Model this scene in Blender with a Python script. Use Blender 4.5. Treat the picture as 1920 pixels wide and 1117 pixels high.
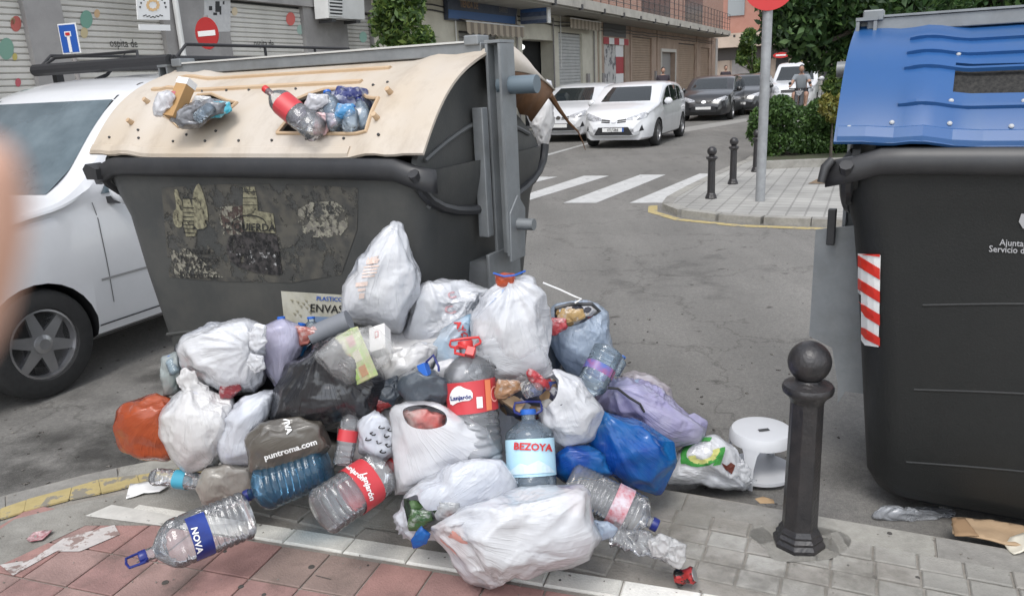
import bpy, bmesh, math, random
import numpy as np
from mathutils import Vector, Matrix
from mathutils.bvhtree import BVHTree
from mathutils.geometry import delaunay_2d_cdt

for o in list(bpy.data.objects): bpy.data.objects.remove(o)
random.seed(7); RNG = np.random.RandomState(7)
SC = bpy.context.scene
COL = SC.collection
PI = math.pi
rad = math.radians

# ------------------------------------------------------------------ camera
HCAM, FPX, PITCH, ROLL = 1.6, 1450.0, rad(15.7), rad(2.75)
_W = np.array([0, math.cos(PITCH), -math.sin(PITCH)])
_R0 = np.array([1.0, 0, 0]); _U0 = np.array([0, math.sin(PITCH), math.cos(PITCH)])
_R = _R0*math.cos(ROLL) - _U0*math.sin(ROLL)
_U = _U0*math.cos(ROLL) + _R0*math.sin(ROLL)
CAMP = np.array([0, 0, HCAM])
cd = bpy.data.cameras.new('camera'); cam = bpy.data.objects.new('camera', cd); COL.objects.link(cam)
cd.sensor_width = 36; cd.lens = FPX/1920*36; cd.clip_start = .01; cd.clip_end = 2000
m = Matrix(((_R[0], _U[0], -_W[0], 0), (_R[1], _U[1], -_W[1], 0), (_R[2], _U[2], -_W[2], HCAM), (0, 0, 0, 1)))
cam.matrix_world = m
cd.dof.use_dof = True; cd.dof.focus_distance = 3.6; cd.dof.aperture_fstop = 27.2/2.0   # phone-sized pupil, 2 mm
SC.camera = cam
# ------------------------------------------------------------------ light (overcast day)
w = bpy.data.worlds.new('World'); SC.world = w; w.use_nodes = True
nt = w.node_tree; nt.nodes.clear()
sky = nt.nodes.new('ShaderNodeTexSky'); sky.sky_type = 'NISHITA'; sky.sun_disc = False
SUN_EL, SUN_AZ = rad(58), rad(200)
sky.sun_elevation = SUN_EL; sky.sun_rotation = SUN_AZ; sky.dust_density = 1; sky.air_density = 1.0
hs = nt.nodes.new('ShaderNodeHueSaturation'); hs.inputs['Saturation'].default_value = .28
bg = nt.nodes.new('ShaderNodeBackground'); bg.inputs[1].default_value = .15
wo = nt.nodes.new('ShaderNodeOutputWorld')
nt.links.new(sky.outputs[0], hs.inputs['Color']); nt.links.new(hs.outputs[0], bg.inputs[0]); nt.links.new(bg.outputs[0], wo.inputs[0])
sd = bpy.data.lights.new('sun', 'SUN'); sd.energy = 1.0; sd.angle = rad(25); sd.color = (1, .97, .93)
so = bpy.data.objects.new('sun', sd); COL.objects.link(so)
sdir = Vector((math.sin(SUN_AZ)*math.cos(SUN_EL), math.cos(SUN_AZ)*math.cos(SUN_EL), math.sin(SUN_EL)))
so.rotation_euler = sdir.to_track_quat('Z', 'Y').to_euler()
SC.view_settings.view_transform = 'Standard'; SC.view_settings.look = 'None'
SC.view_settings.exposure = 0.95; SC.view_settings.gamma = 1; SC.view_settings.use_curve_mapping = False
SC.render.engine = 'CYCLES'
SC.cycles.use_denoising = True
SC.cycles.transparent_max_bounces = 20; SC.cycles.max_bounces = 8
SC.cycles.caustics_reflective = False; SC.cycles.caustics_refractive = False

# ------------------------------------------------------------------ pixel <-> place
def ray(x, y): return _W*FPX + _R*(x-960) - _U*(y-558.5)
def G(x, y, z=0.0):
    d = ray(x, y); return CAMP + d*((z-HCAM)/d[2])
def D(x, y, dep):
    d = ray(x, y); return CAMP + d*(dep/d[1])
def PX(p):
    q = np.asarray(p, float)-CAMP; return (960+FPX*(q@_R)/(q@_W), 558.5-FPX*(q@_U)/(q@_W))
TH = rad(25)
UU = np.array([math.cos(TH), -math.sin(TH), 0]); VV = np.array([math.sin(TH), math.cos(TH), 0])
def S(s, w_, z=0.0):                      # street frame: s along the street, w across it
    return UU*w_ + VV*s + np.array([0, 0, z])
def FW(px, py, w_):                       # point of the wall plane w=w_ behind a pixel -> (s, z)
    d = ray(px, py); t = w_/(d@UU); return (d@VV)*t, HCAM+d[2]*t
def FS(px, py, s):
    d = ray(px, py); t = s/(d@VV); return (d@UU)*t, HCAM+d[2]*t

# ------------------------------------------------------------------ materials
MATS = {}
def nodes(name):
    m = bpy.data.materials.new(name); m.use_nodes = True
    return m, m.node_tree, m.node_tree.nodes['Principled BSDF']
def mat(name, col, rough=.6, col2=None, nscale=8, bump=0.0, bscale=60, metal=0, spec=.5, dirt=0.0, dcol=(.05, .045, .04), dscale=3, coat=0, emis=None, detail=6, contrast=(.35, .65)):
    if name in MATS: return MATS[name]
    m, nt, b = nodes(name); N = nt.nodes; L = nt.links
    b.inputs['Roughness'].default_value = rough; b.inputs['Metallic'].default_value = metal
    b.inputs['Specular IOR Level'].default_value = spec
    if coat: b.inputs['Coat Weight'].default_value = coat; b.inputs['Coat Roughness'].default_value = .05
    tc = N.new('ShaderNodeTexCoord'); out = None
    if col2 is not None:
        n = N.new('ShaderNodeTexNoise'); n.inputs['Scale'].default_value = nscale; n.inputs['Detail'].default_value = detail; n.inputs['Roughness'].default_value = .65
        L.new(tc.outputs['Object'], n.inputs['Vector'])
        r = N.new('ShaderNodeValToRGB'); r.color_ramp.elements[0].position = contrast[0]; r.color_ramp.elements[1].position = contrast[1]
        r.color_ramp.elements[0].color = (*col, 1); r.color_ramp.elements[1].color = (*col2, 1)
        L.new(n.outputs[0], r.inputs[0]); out = r.outputs[0]
    if dirt:
        n2 = N.new('ShaderNodeTexNoise'); n2.inputs['Scale'].default_value = dscale; n2.inputs['Detail'].default_value = 8; n2.inputs['Roughness'].default_value = .7
        L.new(tc.outputs['Object'], n2.inputs['Vector'])
        mr = N.new('ShaderNodeMapRange'); mr.inputs[1].default_value = .45; mr.inputs[2].default_value = .75; mr.inputs[4].default_value = dirt
        L.new(n2.outputs[0], mr.inputs[0])
        mx = N.new('ShaderNodeMix'); mx.data_type = 'RGBA'
        if out: L.new(out, mx.inputs[6])
        else: mx.inputs[6].default_value = (*col, 1)
        mx.inputs[7].default_value = (*dcol, 1); L.new(mr.outputs[0], mx.inputs[0]); out = mx.outputs[2]
    if out: L.new(out, b.inputs['Base Color'])
    else: b.inputs['Base Color'].default_value = (*col, 1)
    if emis: b.inputs['Emission Color'].default_value = (*col, 1); b.inputs['Emission Strength'].default_value = emis
    if bump:
        n3 = N.new('ShaderNodeTexNoise'); n3.inputs['Scale'].default_value = bscale; n3.inputs['Detail'].default_value = 5
        L.new(tc.outputs['Object'], n3.inputs['Vector'])
        bp = N.new('ShaderNodeBump'); bp.inputs['Strength'].default_value = bump; bp.inputs['Distance'].default_value = .01
        L.new(n3.outputs[0], bp.inputs['Height']); L.new(bp.outputs[0], b.inputs['Normal'])
    MATS[name] = m; return m

def film(name, col, clear=.1, transl=.3, rough=.3, crease=.5, tint2=None, tscale=5, cscale=14):
    """thin crumpled plastic film: glossy skin, light coming through it, a little see-through"""
    if name in MATS: return MATS[name]
    m, nt, b = nodes(name); N = nt.nodes; L = nt.links; o = N['Material Output']
    tc = N.new('ShaderNodeTexCoord')
    b.inputs['Roughness'].default_value = rough; b.inputs['Specular IOR Level'].default_value = .6; b.inputs['Coat Weight'].default_value = .8; b.inputs['Coat Roughness'].default_value = .13
    n = N.new('ShaderNodeTexNoise'); n.inputs['Scale'].default_value = tscale; n.inputs['Detail'].default_value = 3; n.inputs['Distortion'].default_value = .6
    L.new(tc.outputs['Object'], n.inputs['Vector'])
    r = N.new('ShaderNodeValToRGB'); r.color_ramp.elements[0].position = .38; r.color_ramp.elements[1].position = .62
    r.color_ramp.elements[0].color = (*col, 1); r.color_ramp.elements[1].color = (*(tint2 or tuple(c*.86 for c in col)), 1)
    L.new(n.outputs[0], r.inputs[0]); L.new(r.outputs[0], b.inputs['Base Color'])
    # creases
    nz = N.new('ShaderNodeTexNoise'); nz.inputs['Scale'].default_value = 9; nz.inputs['Detail'].default_value = 3
    L.new(tc.outputs['Object'], nz.inputs['Vector'])
    ad = N.new('ShaderNodeVectorMath'); ad.operation = 'MULTIPLY_ADD'; ad.inputs[1].default_value = (.12, .12, .12)
    L.new(nz.outputs['Color'], ad.inputs[0]); L.new(tc.outputs['Object'], ad.inputs[2])
    vo = N.new('ShaderNodeTexVoronoi'); vo.feature = 'SMOOTH_F1'; vo.inputs['Smoothness'].default_value = .25; vo.inputs['Scale'].default_value = cscale
    L.new(ad.outputs[0], vo.inputs['Vector'])
    n4 = N.new('ShaderNodeTexNoise'); n4.noise_type = 'RIDGED_MULTIFRACTAL'; n4.inputs['Scale'].default_value = cscale*1.1; n4.inputs['Detail'].default_value = 4
    L.new(ad.outputs[0], n4.inputs['Vector'])
    bp = N.new('ShaderNodeBump'); bp.inputs['Strength'].default_value = crease; bp.inputs['Distance'].default_value = .02
    L.new(vo.outputs['Distance'], bp.inputs['Height']); bp.inputs['Strength'].default_value = crease*.35
    um = N.new('ShaderNodeUVMap'); um.uv_map = 'pleat'
    mp = N.new('ShaderNodeMapping'); mp.inputs['Scale'].default_value = (9, 2.2, 1); L.new(um.outputs[0], mp.inputs[0])
    n6 = N.new('ShaderNodeTexNoise'); n6.noise_type = 'RIDGED_MULTIFRACTAL'; n6.inputs['Scale'].default_value = 1.6; n6.inputs['Detail'].default_value = 3; n6.inputs['Distortion'].default_value = .7; L.new(mp.outputs[0], n6.inputs['Vector'])
    bp3 = N.new('ShaderNodeBump'); bp3.inputs['Strength'].default_value = crease*.8; bp3.inputs['Distance'].default_value = .006
    L.new(n6.outputs[0], bp3.inputs['Height']); L.new(bp.outputs[0], bp3.inputs['Normal']); bp = bp3
    bp2 = N.new('ShaderNodeBump'); bp2.inputs['Strength'].default_value = crease*.5; bp2.inputs['Distance'].default_value = .004
    L.new(n4.outputs[0], bp2.inputs['Height']); L.new(bp.outputs[0], bp2.inputs['Normal']); L.new(bp2.outputs[0], b.inputs['Normal'])
    tl = N.new('ShaderNodeBsdfTranslucent'); L.new(r.outputs[0], tl.inputs[0]); L.new(bp2.outputs[0], tl.inputs['Normal'])
    mx = N.new('ShaderNodeMixShader'); mx.inputs[0].default_value = transl
    L.new(b.outputs[0], mx.inputs[1]); L.new(tl.outputs[0], mx.inputs[2])
    tp = N.new('ShaderNodeBsdfTransparent')
    mr = N.new('ShaderNodeMapRange'); mr.inputs[1].default_value = .4; mr.inputs[2].default_value = .75; mr.inputs[3].default_value = clear*.5; mr.inputs[4].default_value = min(1, clear*1.5)
    n5 = N.new('ShaderNodeTexNoise'); n5.inputs['Scale'].default_value = 4; L.new(tc.outputs['Object'], n5.inputs['Vector']); L.new(n5.outputs[0], mr.inputs[0])
    m2 = N.new('ShaderNodeMixShader'); L.new(mr.outputs[0], m2.inputs[0]); L.new(mx.outputs[0], m2.inputs[1]); L.new(tp.outputs[0], m2.inputs[2])
    L.new(m2.outputs[0], o.inputs[0])
    MATS[name] = m; return m

def pet(name, tint=(.975, .98, .99), body=.12, bcol=(.86, .89, .93), rough=.06):
    """thin blown plastic: mostly see-through, bright where it turns edge-on"""
    if name in MATS: return MATS[name]
    m, nt, b = nodes(name); N = nt.nodes; L = nt.links; o = N['Material Output']
    b.inputs['Base Color'].default_value = (*bcol, 1); b.inputs['Roughness'].default_value = .3
    tc = N.new('ShaderNodeTexCoord'); nz = N.new('ShaderNodeTexNoise'); nz.inputs['Scale'].default_value = 22; nz.inputs['Detail'].default_value = 3; nz.inputs['Distortion'].default_value = 1
    L.new(tc.outputs['Object'], nz.inputs['Vector'])
    bp = N.new('ShaderNodeBump'); bp.inputs['Strength'].default_value = .4; bp.inputs['Distance'].default_value = .008; L.new(nz.outputs[0], bp.inputs['Height'])
    gl = N.new('ShaderNodeBsdfGlossy'); gl.inputs['Roughness'].default_value = rough; L.new(bp.outputs[0], gl.inputs['Normal'])
    tp = N.new('ShaderNodeBsdfTransparent'); tp.inputs[0].default_value = (*tint, 1)
    lw = N.new('ShaderNodeFresnel'); lw.inputs[0].default_value = 1.5; L.new(bp.outputs[0], lw.inputs['Normal'])
    m1 = N.new('ShaderNodeMixShader'); m1.inputs[0].default_value = body; L.new(tp.outputs[0], m1.inputs[1]); L.new(b.outputs[0], m1.inputs[2])
    m2 = N.new('ShaderNodeMixShader'); L.new(lw.outputs[0], m2.inputs[0]); L.new(m1.outputs[0], m2.inputs[1]); L.new(gl.outputs[0], m2.inputs[2])
    L.new(m2.outputs[0], o.inputs[0]); MATS[name] = m; return m

# ------------------------------------------------------------------ object helpers
def tag(o, label=None, cat=None, group=None, kind=None):
    if label: o['label'] = label
    if cat: o['category'] = cat
    if group: o['group'] = group
    if kind: o['kind'] = kind
    return o
def empty(name, loc=(0, 0, 0), rz=0.0, label=None, cat=None, group=None):
    o = bpy.data.objects.new(name, None); COL.objects.link(o); o.empty_display_size = .1
    o.location = tuple(loc); o.rotation_euler = (0, 0, rz)
    return tag(o, label, cat, group)
def link(name, me, m=None, parent=None):
    o = bpy.data.objects.new(name, me); COL.objects.link(o)
    if m is not None and not me.materials:
        for k in (m if isinstance(m, (list, tuple)) else [m]): me.materials.append(k)
    if parent is not None: o.parent = parent
    return o
def pydata(name, v, f, m=None, parent=None, smooth=False, mi=None):
    me = bpy.data.meshes.new(name); me.from_pydata([tuple(map(float, p)) for p in v], [], [tuple(map(int, q)) for q in f])
    if smooth: me.polygons.foreach_set('use_smooth', [True]*len(me.polygons))
    o = link(name, me, m, parent)
    if mi is not None: me.polygons.foreach_set('material_index', mi)
    me.update(); return o
def fixn(o):
    bm = bmesh.new(); bm.from_mesh(o.data); bmesh.ops.recalc_face_normals(bm, faces=bm.faces); bm.to_mesh(o.data); bm.free(); return o
class MB:
    """collects simple shapes into one mesh"""
    def __init__(s): s.v = []; s.f = []
    def add(s, v, f):
        n = len(s.v); s.v += [tuple(map(float, p)) for p in v]; s.f += [tuple(i+n for i in q) for q in f]; return s
    def box(s, c, d, rz=0, M=None):
        x, y, z = [k/2 for k in d]; pts = [Vector((a*x, b*y, e*z)) for e in (-1, 1) for b in (-1, 1) for a in (-1, 1)]
        R_ = Matrix.Rotation(rz, 3, 'Z') if M is None else M
        pts = [R_@p+Vector(c) for p in pts]
        return s.add(pts, [(0, 2, 3, 1), (4, 5, 7, 6), (0, 1, 5, 4), (2, 6, 7, 3), (0, 4, 6, 2), (1, 3, 7, 5)])
    def tube(s, pts, r, n=8, cap=True):
        pts = [Vector(p) for p in pts]; rs = r if isinstance(r, (list, tuple)) else [r]*len(pts)
        V = []; up = None
        for i, p in enumerate(pts):
            t = (pts[min(i+1, len(pts)-1)]-pts[max(i-1, 0)]).normalized()
            if up is None: up = Vector((0, 0, 1)) if abs(t.z) < .9 else Vector((1, 0, 0))
            a = t.cross(up)
            if a.length < 1e-4: a = t.cross(Vector((1, 0, 0)))
            a.normalize(); b = a.cross(t).normalized(); up = b
            for k in range(n):
                q = 2*PI*k/n; V.append(p+(a*math.cos(q)+b*math.sin(q))*rs[i])
        F = [(i*n+k, i*n+(k+1) % n, (i+1)*n+(k+1) % n, (i+1)*n+k) for i in range(len(pts)-1) for k in range(n)]
        if cap: F += [tuple(range(n))[::-1], tuple((len(pts)-1)*n+k for k in range(n))]
        return s.add(V, F)
    def lathe(s, prof, n=24, c=(0, 0, 0), M=None):
        V = [Vector((r*math.cos(2*PI*k/n), r*math.sin(2*PI*k/n), z)) for r, z in prof for k in range(n)]
        if M is not None: V = [M@p for p in V]
        V = [p+Vector(c) for p in V]
        F = [(i*n+k, i*n+(k+1) % n, (i+1)*n+(k+1) % n, (i+1)*n+k) for i in range(len(prof)-1) for k in range(n)]
        F += [tuple(range(n))[::-1], tuple((len(prof)-1)*n+k for k in range(n))]
        return s.add(V, F)
    def prism(s, poly, ax, a, b):
        """polygon in the two other axes, pushed along axis ax from a to b"""
        n = len(poly)
        def P(u, v, t): return (t, u, v) if ax == 0 else (u, t, v) if ax == 1 else (u, v, t)
        V = [P(u, v, a) for u, v in poly]+[P(u, v, b) for u, v in poly]
        F = [tuple(range(n)), tuple(range(2*n-1, n-1, -1))]+[(i, i+n, (i+1) % n+n, (i+1) % n) for i in range(n)]
        return s.add(V, F)
    def build(s, name, m=None, parent=None, smooth=False, bevel=0):
        o = pydata(name, s.v, s.f, None, parent); fixn(o)
        if bevel:
            bm = bmesh.new(); bm.from_mesh(o.data)
            es = [e for e in bm.edges if len(e.link_faces) == 2 and e.calc_face_angle(0) > .5]
            bmesh.ops.bevel(bm, geom=es, offset=bevel, segments=2, affect='EDGES', profile=.5); bm.to_mesh(o.data); bm.free()
        if m is not None:
            for k in (m if isinstance(m, (list, tuple)) else [m]): o.data.materials.append(k)
        if smooth: smooth_by_angle(o, 40)
        return o
def smooth_by_angle(o, deg=40):
    me = o.data; me.polygons.foreach_set('use_smooth', [True]*len(me.polygons))
    bm = bmesh.new(); bm.from_mesh(me)
    for e in bm.edges: e.smooth = not (len(e.link_faces) == 2 and e.calc_face_angle(0) > rad(deg))
    bm.to_mesh(me); bm.free()
def copy_thing(o, parent=None):
    c = o.copy(); COL.objects.link(c); c.parent = parent
    for ch in list(o.children): copy_thing(ch, c)
    return c
def world_bvh(objs):
    V = []; F = []
    bpy.context.view_layer.update()
    for o in (objs if isinstance(objs, (list, tuple)) else [objs]):
        n = len(V); M = o.matrix_world
        V += [M@v.co for v in o.data.vertices]; F += [tuple(i+n for i in p.vertices) for p in o.data.polygons]
    return BVHTree.FromPolygons(V, F)
def to_local(parent, pts):
    bpy.context.view_layer.update(); M = parent.matrix_world.inverted(); return [M@Vector(p) for p in pts]

def inpoly(P, poly):
    x, y = P[:, 0], P[:, 1]; c = np.zeros(len(P), bool); n = len(poly)
    for i in range(n):
        x0, y0 = poly[i]; x1, y1 = poly[(i+1) % n]
        if y0 == y1: continue
        k = ((y0 > y) != (y1 > y)) & (x < (x1-x0)*(y-y0)/(y1-y0)+x0); c ^= k
    return c
def dens(poly, step):
    out = []
    for i in range(len(poly)):
        a = np.array(poly[i], float); b = np.array(poly[(i+1) % len(poly)], float); k = max(1, int(np.linalg.norm(b-a)/step))
        out += [tuple(a+(b-a)*j/k) for j in range(k)]
    return out
def smoothpoly(poly, it=2):
    p = np.array(poly, float)
    for _ in range(it):
        q = np.roll(p, -1, 0); a = p*.75+q*.25; b = p*.25+q*.75; p = np.empty((2*len(a), 2)); p[0::2] = a; p[1::2] = b
    return [tuple(k) for k in p]
def tri(poly, step, holes=()):
    """triangulated polygon with inner points -> verts2d, faces"""
    P = dens(poly, step); H = [dens(h, step) for h in holes]
    A = np.array(P); x0, y0 = A.min(0); x1, y1 = A.max(0)
    gx, gy = np.meshgrid(np.arange(x0+step/2, x1, step), np.arange(y0+step/2, y1, step)); g = np.stack([gx.ravel(), gy.ravel()], 1)
    if len(g):
        g = g[inpoly(g, P)]
        for h in H: g = g[~inpoly(g, h)]
        if len(g):
            allb = np.concatenate([A]+[np.array(h) for h in H]); d = np.min(np.linalg.norm(g[:, None]-allb[None], axis=2), 1) if len(g)*len(allb) < 4e7 else np.ones(len(g))
            g = g[d > step*.45]
    pts = [Vector(p) for p in P]; E = [(i, (i+1) % len(P)) for i in range(len(P))]
    for h in H:
        n = len(pts); pts += [Vector(p) for p in h]; E += [(n+i, n+(i+1) % len(h)) for i in range(len(h))]
    pts += [Vector(p) for p in g]
    v, e, f, *_ = delaunay_2d_cdt(pts, E, [], 0, 1e-6)
    v = np.array([tuple(p) for p in v]); f = [tuple(q) for q in f]
    if not f: return v, []
    c = np.array([v[list(q)].mean(0) for q in f]); k = inpoly(c, P)
    for h in H: k &= ~inpoly(c, h)
    return v, [q for q, ok in zip(f, k) if ok]

def px_patch(name, poly, target, m, parent=None, off=.0015, step=8, verts=None, faces=None, origin=None):
    """a flat print or sticker lying on target's surface (polygon in picture pixels, dropped onto the surface it is stuck on)"""
    bvh = target if isinstance(target, BVHTree) else world_bvh(target)
    if verts is None: verts, faces = tri(poly, step)
    out = []; hit = []
    for p in verts:
        d = Vector(ray(*p)).normalized(); h = bvh.ray_cast(Vector(CAMP), d)
        if h[0] is None: out.append(None); hit.append(False)
        else:
            n = h[1] if h[1].dot(d) < 0 else -h[1]
            out.append(h[0]+n*off-d*off); hit.append(True)
    F = [f for f in faces if all(hit[i] for i in f)]
    F = [f for f in F if max((out[a]-out[b]).length for a in f for b in f) < .12]
    use = sorted({i for f in F for i in f}); ix = {k: i for i, k in enumerate(use)}
    V = [out[i] for i in use]
    if not V: return None
    if parent is not None: V = to_local(parent, V)
    return pydata(name, V, [tuple(ix[i] for i in f) for f in F], m, parent)
def text_mesh(s, bold=0.0, space=1.0):
    cu = bpy.data.curves.new('t', 'FONT'); cu.body = s; cu.align_x = 'CENTER'; cu.align_y = 'CENTER'; cu.offset = bold; cu.space_character = space; cu.resolution_u = 2
    o = bpy.data.objects.new('t', cu); COL.objects.link(o); bpy.context.view_layer.update()
    me = bpy.data.meshes.new_from_object(o.evaluated_get(bpy.context.evaluated_depsgraph_get()))
    v = np.array([tuple(p.co)[:2] for p in me.vertices]); f = [tuple(p.vertices) for p in me.polygons]
    bpy.data.objects.remove(o); bpy.data.curves.remove(cu); bpy.data.meshes.remove(me)
    return v, f
def px_text(name, s, cx, cy, size, ang, target, m, parent=None, off=.003, bold=.02, sx=1.0, shear=0, space=1.0):
    v, f = text_mesh(s, bold, space); a = rad(ang)
    v = v*[size*sx, -size]; v = np.stack([v[:, 0]+shear*v[:, 1], v[:, 1]], 1)
    q = np.stack([cx+v[:, 0]*math.cos(a)-v[:, 1]*math.sin(a), cy+v[:, 0]*math.sin(a)+v[:, 1]*math.cos(a)], 1)
    return px_patch(name, None, target, m, parent, off, verts=q, faces=f)
def wall_text(name, s, org, ux, uz, size, m, parent, bold=.01, sx=1.0):
    """lettering laid flat: org centre, ux/uz unit directions"""
    v, f = text_mesh(s, bold); org = np.array(org, float)
    V = [org+ux*p[0]*size*sx+uz*p[1]*size for p in v]
    if parent is not None: V = to_local(parent, V)
    return pydata(name, V, f, m, parent)

# ------------------------------------------------------------------ crumpled bags
_ICO = {}
def ico(n):
    if n not in _ICO:
        bm = bmesh.new(); bmesh.ops.create_icosphere(bm, subdivisions=n, radius=1)
        v = np.array([tuple(p.co) for p in bm.verts]); f = np.array([[q.index for q in p.verts] for p in bm.faces]); e = np.array([[q.index for q in p.verts] for p in bm.edges]); bm.free()
        _ICO[n] = (v, f, e)
    return _ICO[n]
def fnoise(P, sc, seed):
    """smooth pseudo-noise from a few random waves, vectorised"""
    r = np.random.RandomState(seed); out = np.zeros(len(P))
    for k in range(9):
        d = r.normal(size=3); d /= np.linalg.norm(d); f = sc*r.uniform(.6, 1.6); out += np.sin(P@d*f+r.uniform(0, 6.28)+1.3*np.sin(P@r.normal(size=3)*f*.6))
    return out/9**.5/1.2
def relax(X, E, rest, X0, it, pull, bend, floor, damp=1.0):
    n = len(X); deg = np.bincount(E.ravel(), minlength=n).astype(float)
    i, j = E[:, 0], E[:, 1]; rest2 = rest
    for k in range(it):
        d = X[j]-X[i]; L = np.linalg.norm(d, axis=1)+1e-9; c = (.5*(L-rest2)/L)[:, None]*d
        D_ = np.stack([np.bincount(i, c[:, a], n)-np.bincount(j, c[:, a], n) for a in range(3)], 1)
        X = X+D_/deg[:, None]*1.6
        if bend:
            S_ = np.stack([np.bincount(i, X[j, a], n)+np.bincount(j, X[i, a], n) for a in range(3)], 1)/deg[:, None]
            X = X+(S_-X)*bend
        X = X+(X0-X)*pull
        if floor is not None: X[:, 2] = np.maximum(X[:, 2], floor)
    return X
def bag_surface(outline, dep, thick, seed, tie=None, excess=1.14, tilt=0.0, floor=.004, level=5, fold=1.0, flat=.75, crk=1.0):
    """outline: bag silhouette; dep: its distance; thick: half thickness in metres; the film has more cloth than the shape needs, so it buckles into folds"""
    ol = np.array(outline, float); c = (ol.min(0)+ol.max(0))/2
    dd = np.array(dens([tuple(p) for p in ol], 2.0)); ang = np.arctan2(dd[:, 1]-c[1], dd[:, 0]-c[0]); rr = np.linalg.norm(dd-c, axis=1)
    o = np.argsort(ang); ang, rr = ang[o], rr[o]; ang = np.r_[ang[-1]-2*PI, ang, ang[0]+2*PI]; rr = np.r_[rr[-1], rr, rr[0]]
    def build(n, fd):
        r = np.hypot(n[:, 0], n[:, 2]); a = np.arctan2(-n[:, 2], n[:, 0])
        rho = np.interp(a, ang, rr)*np.clip(r, 0, 1)**.8
        px = c[0]+rho*np.cos(a); py = c[1]+rho*np.sin(a)
        th = thick*np.sign(n[:, 1])*np.abs(n[:, 1])**flat
        de = dep+th+tilt*(c[1]-py)/100.0
        d = _W[None]*FPX+_R[None]*(px-960)[:, None]-_U[None]*(py-558.5)[:, None]
        P = CAMP+d*(de/d[:, 1])[:, None]
        if fd:
            nn = P-P.mean(0); nn /= np.linalg.norm(nn, axis=1)[:, None]
            size = np.linalg.norm(P.max(0)-P.min(0))
            h = .024*size*(1-1.6*np.abs(fnoise(n, 2.4, seed)))+.006*size*fnoise(n, 7, seed+1)
            for (tx, ty, st) in (tie or []):
                # radial pleats running into the knot
                dx, dy = px-tx, py-ty; dist = np.hypot(dx, dy); aa = np.arctan2(dy, dx); R_ = rr.max()*1.3
                w_ = np.exp(-(dist/R_)**2*2.5)*(n[:, 1] < .3); h = h+w_*st*.016*size*(np.abs(np.sin(aa*5.5+seed+.8*fnoise(n, 3, seed+3)))-.5)
            P = P+nn*h[:, None]*fold
        return P
    X = None
    for lv in range(3, level+1):
        n, f, e = ico(lv); T = build(n, True)
        base = build(n, False); rest = np.linalg.norm(base[e[:, 0]]-base[e[:, 1]], axis=1)
        r = np.random.RandomState(seed+lv)
        if X is None: X1 = T+r.normal(size=T.shape)*.002
        else:
            # carry the coarser folds up: nearest parents are the first verts of the finer icosphere
            X1 = _upsample(X, lv, T)+r.normal(size=T.shape)*.0008
        ex = excess if lv == 3 else (1+(excess-1)*.8)
        it = {3: 60, 4: 50, 5: 26}.get(lv, 20)
        X = relax(X1, e, rest*ex, T, it, {3: .04, 4: .022, 5: .02}.get(lv, .02), {3: .0, 4: .03, 5: .045}.get(lv, .05), floor)
    # sharp pleats: ridges that run away from the gathered points, broken up along their length
    n, f, e = ico(level); r_ = np.hypot(n[:, 0], n[:, 2]); a_ = np.arctan2(-n[:, 2], n[:, 0]); rho = np.interp(a_, ang, rr)*np.clip(r_, 0, 1)**.8
    px = c[0]+rho*np.cos(a_); py = c[1]+rho*np.sin(a_); size = np.linalg.norm(X.max(0)-X.min(0))
    q = X[f]; fn_ = np.cross(q[:, 1]-q[:, 0], q[:, 2]-q[:, 0]); N_ = np.zeros_like(X)
    for k in range(3): np.add.at(N_, f[:, k], fn_)
    N_ /= np.linalg.norm(N_, axis=1)[:, None]+1e-9
    rs = np.random.RandomState(seed+77); uv = None; H = np.zeros(len(X)); ties = list(tie or [])
    if not ties: ties = [(c[0]+rs.uniform(-.5, .5)*rr.max(), c[1]-rr.max()*1.1, .6)]
    for (tx, ty, st) in ties:
        R_ = rr.max(); dist = np.hypot(px-tx, py-ty)/R_; aa = np.arctan2(py-ty, px-tx)+.25*n[:, 1]
        w_ = np.exp(-(dist/1.25)**2)*st
        g = np.zeros(len(X))
        for k in (4, 7, 12, 19, 29, 41): g += (1-2*np.abs(np.sin(k*aa*.5+rs.uniform(0, 6)+.9*fnoise(n, 2.2, seed+k))))*(5/k)**.6*rs.uniform(.5, 1.1)*np.clip(.65+.7*fnoise(n, 2.5, seed+k+7), 0, 1.3)
        H += w_*g*.0075*size
        if uv is None: uv = np.stack([aa*2.2, dist*.55], 1)
    cr = 1-2*np.abs(fnoise(n+.25*np.stack([fnoise(n, 4, seed+51+k) for k in range(3)], 1), 7, seed+50)); cr2 = 1-2*np.abs(fnoise(n+.2*np.stack([fnoise(n, 6, seed+61+k) for k in range(3)], 1), 14, seed+60))
    H += (np.clip(cr, -.2, 1)*.0042*(.55+.5*fnoise(n, 3, seed+9))+np.clip(cr2, -.1, 1)*.0015*(.5+.6*fnoise(n, 3.5, seed+19)))*size*fold*crk
    X = X+N_*H[:, None]
    if floor is not None: X[:, 2] = np.maximum(X[:, 2], floor)
    return X, ico(level)[1], (n, px, py, uv)
_UP = {}
def _upsample(X, lv, T):
    if lv not in _UP:
        a = ico(lv-1); b = ico(lv)
        mid = (a[0][a[2][:, 0]]+a[0][a[2][:, 1]])/2; mid /= np.linalg.norm(mid, axis=1)[:, None]
        from mathutils.kdtree import KDTree
        kd = KDTree(len(b[0])); [kd.insert(Vector(p), i) for i, p in enumerate(b[0])]; kd.balance()
        m0 = np.array([kd.find(Vector(p))[1] for p in a[0]])
        m1 = np.array([kd.find(Vector(p))[1] for p in mid]); _UP[lv] = (m0, m1, a[2])
    m0, m1, e = _UP[lv]; Y = T.copy(); Y[m0] = X; Y[m1] = (X[e[:, 0]]+X[e[:, 1]])/2; return Y

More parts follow.
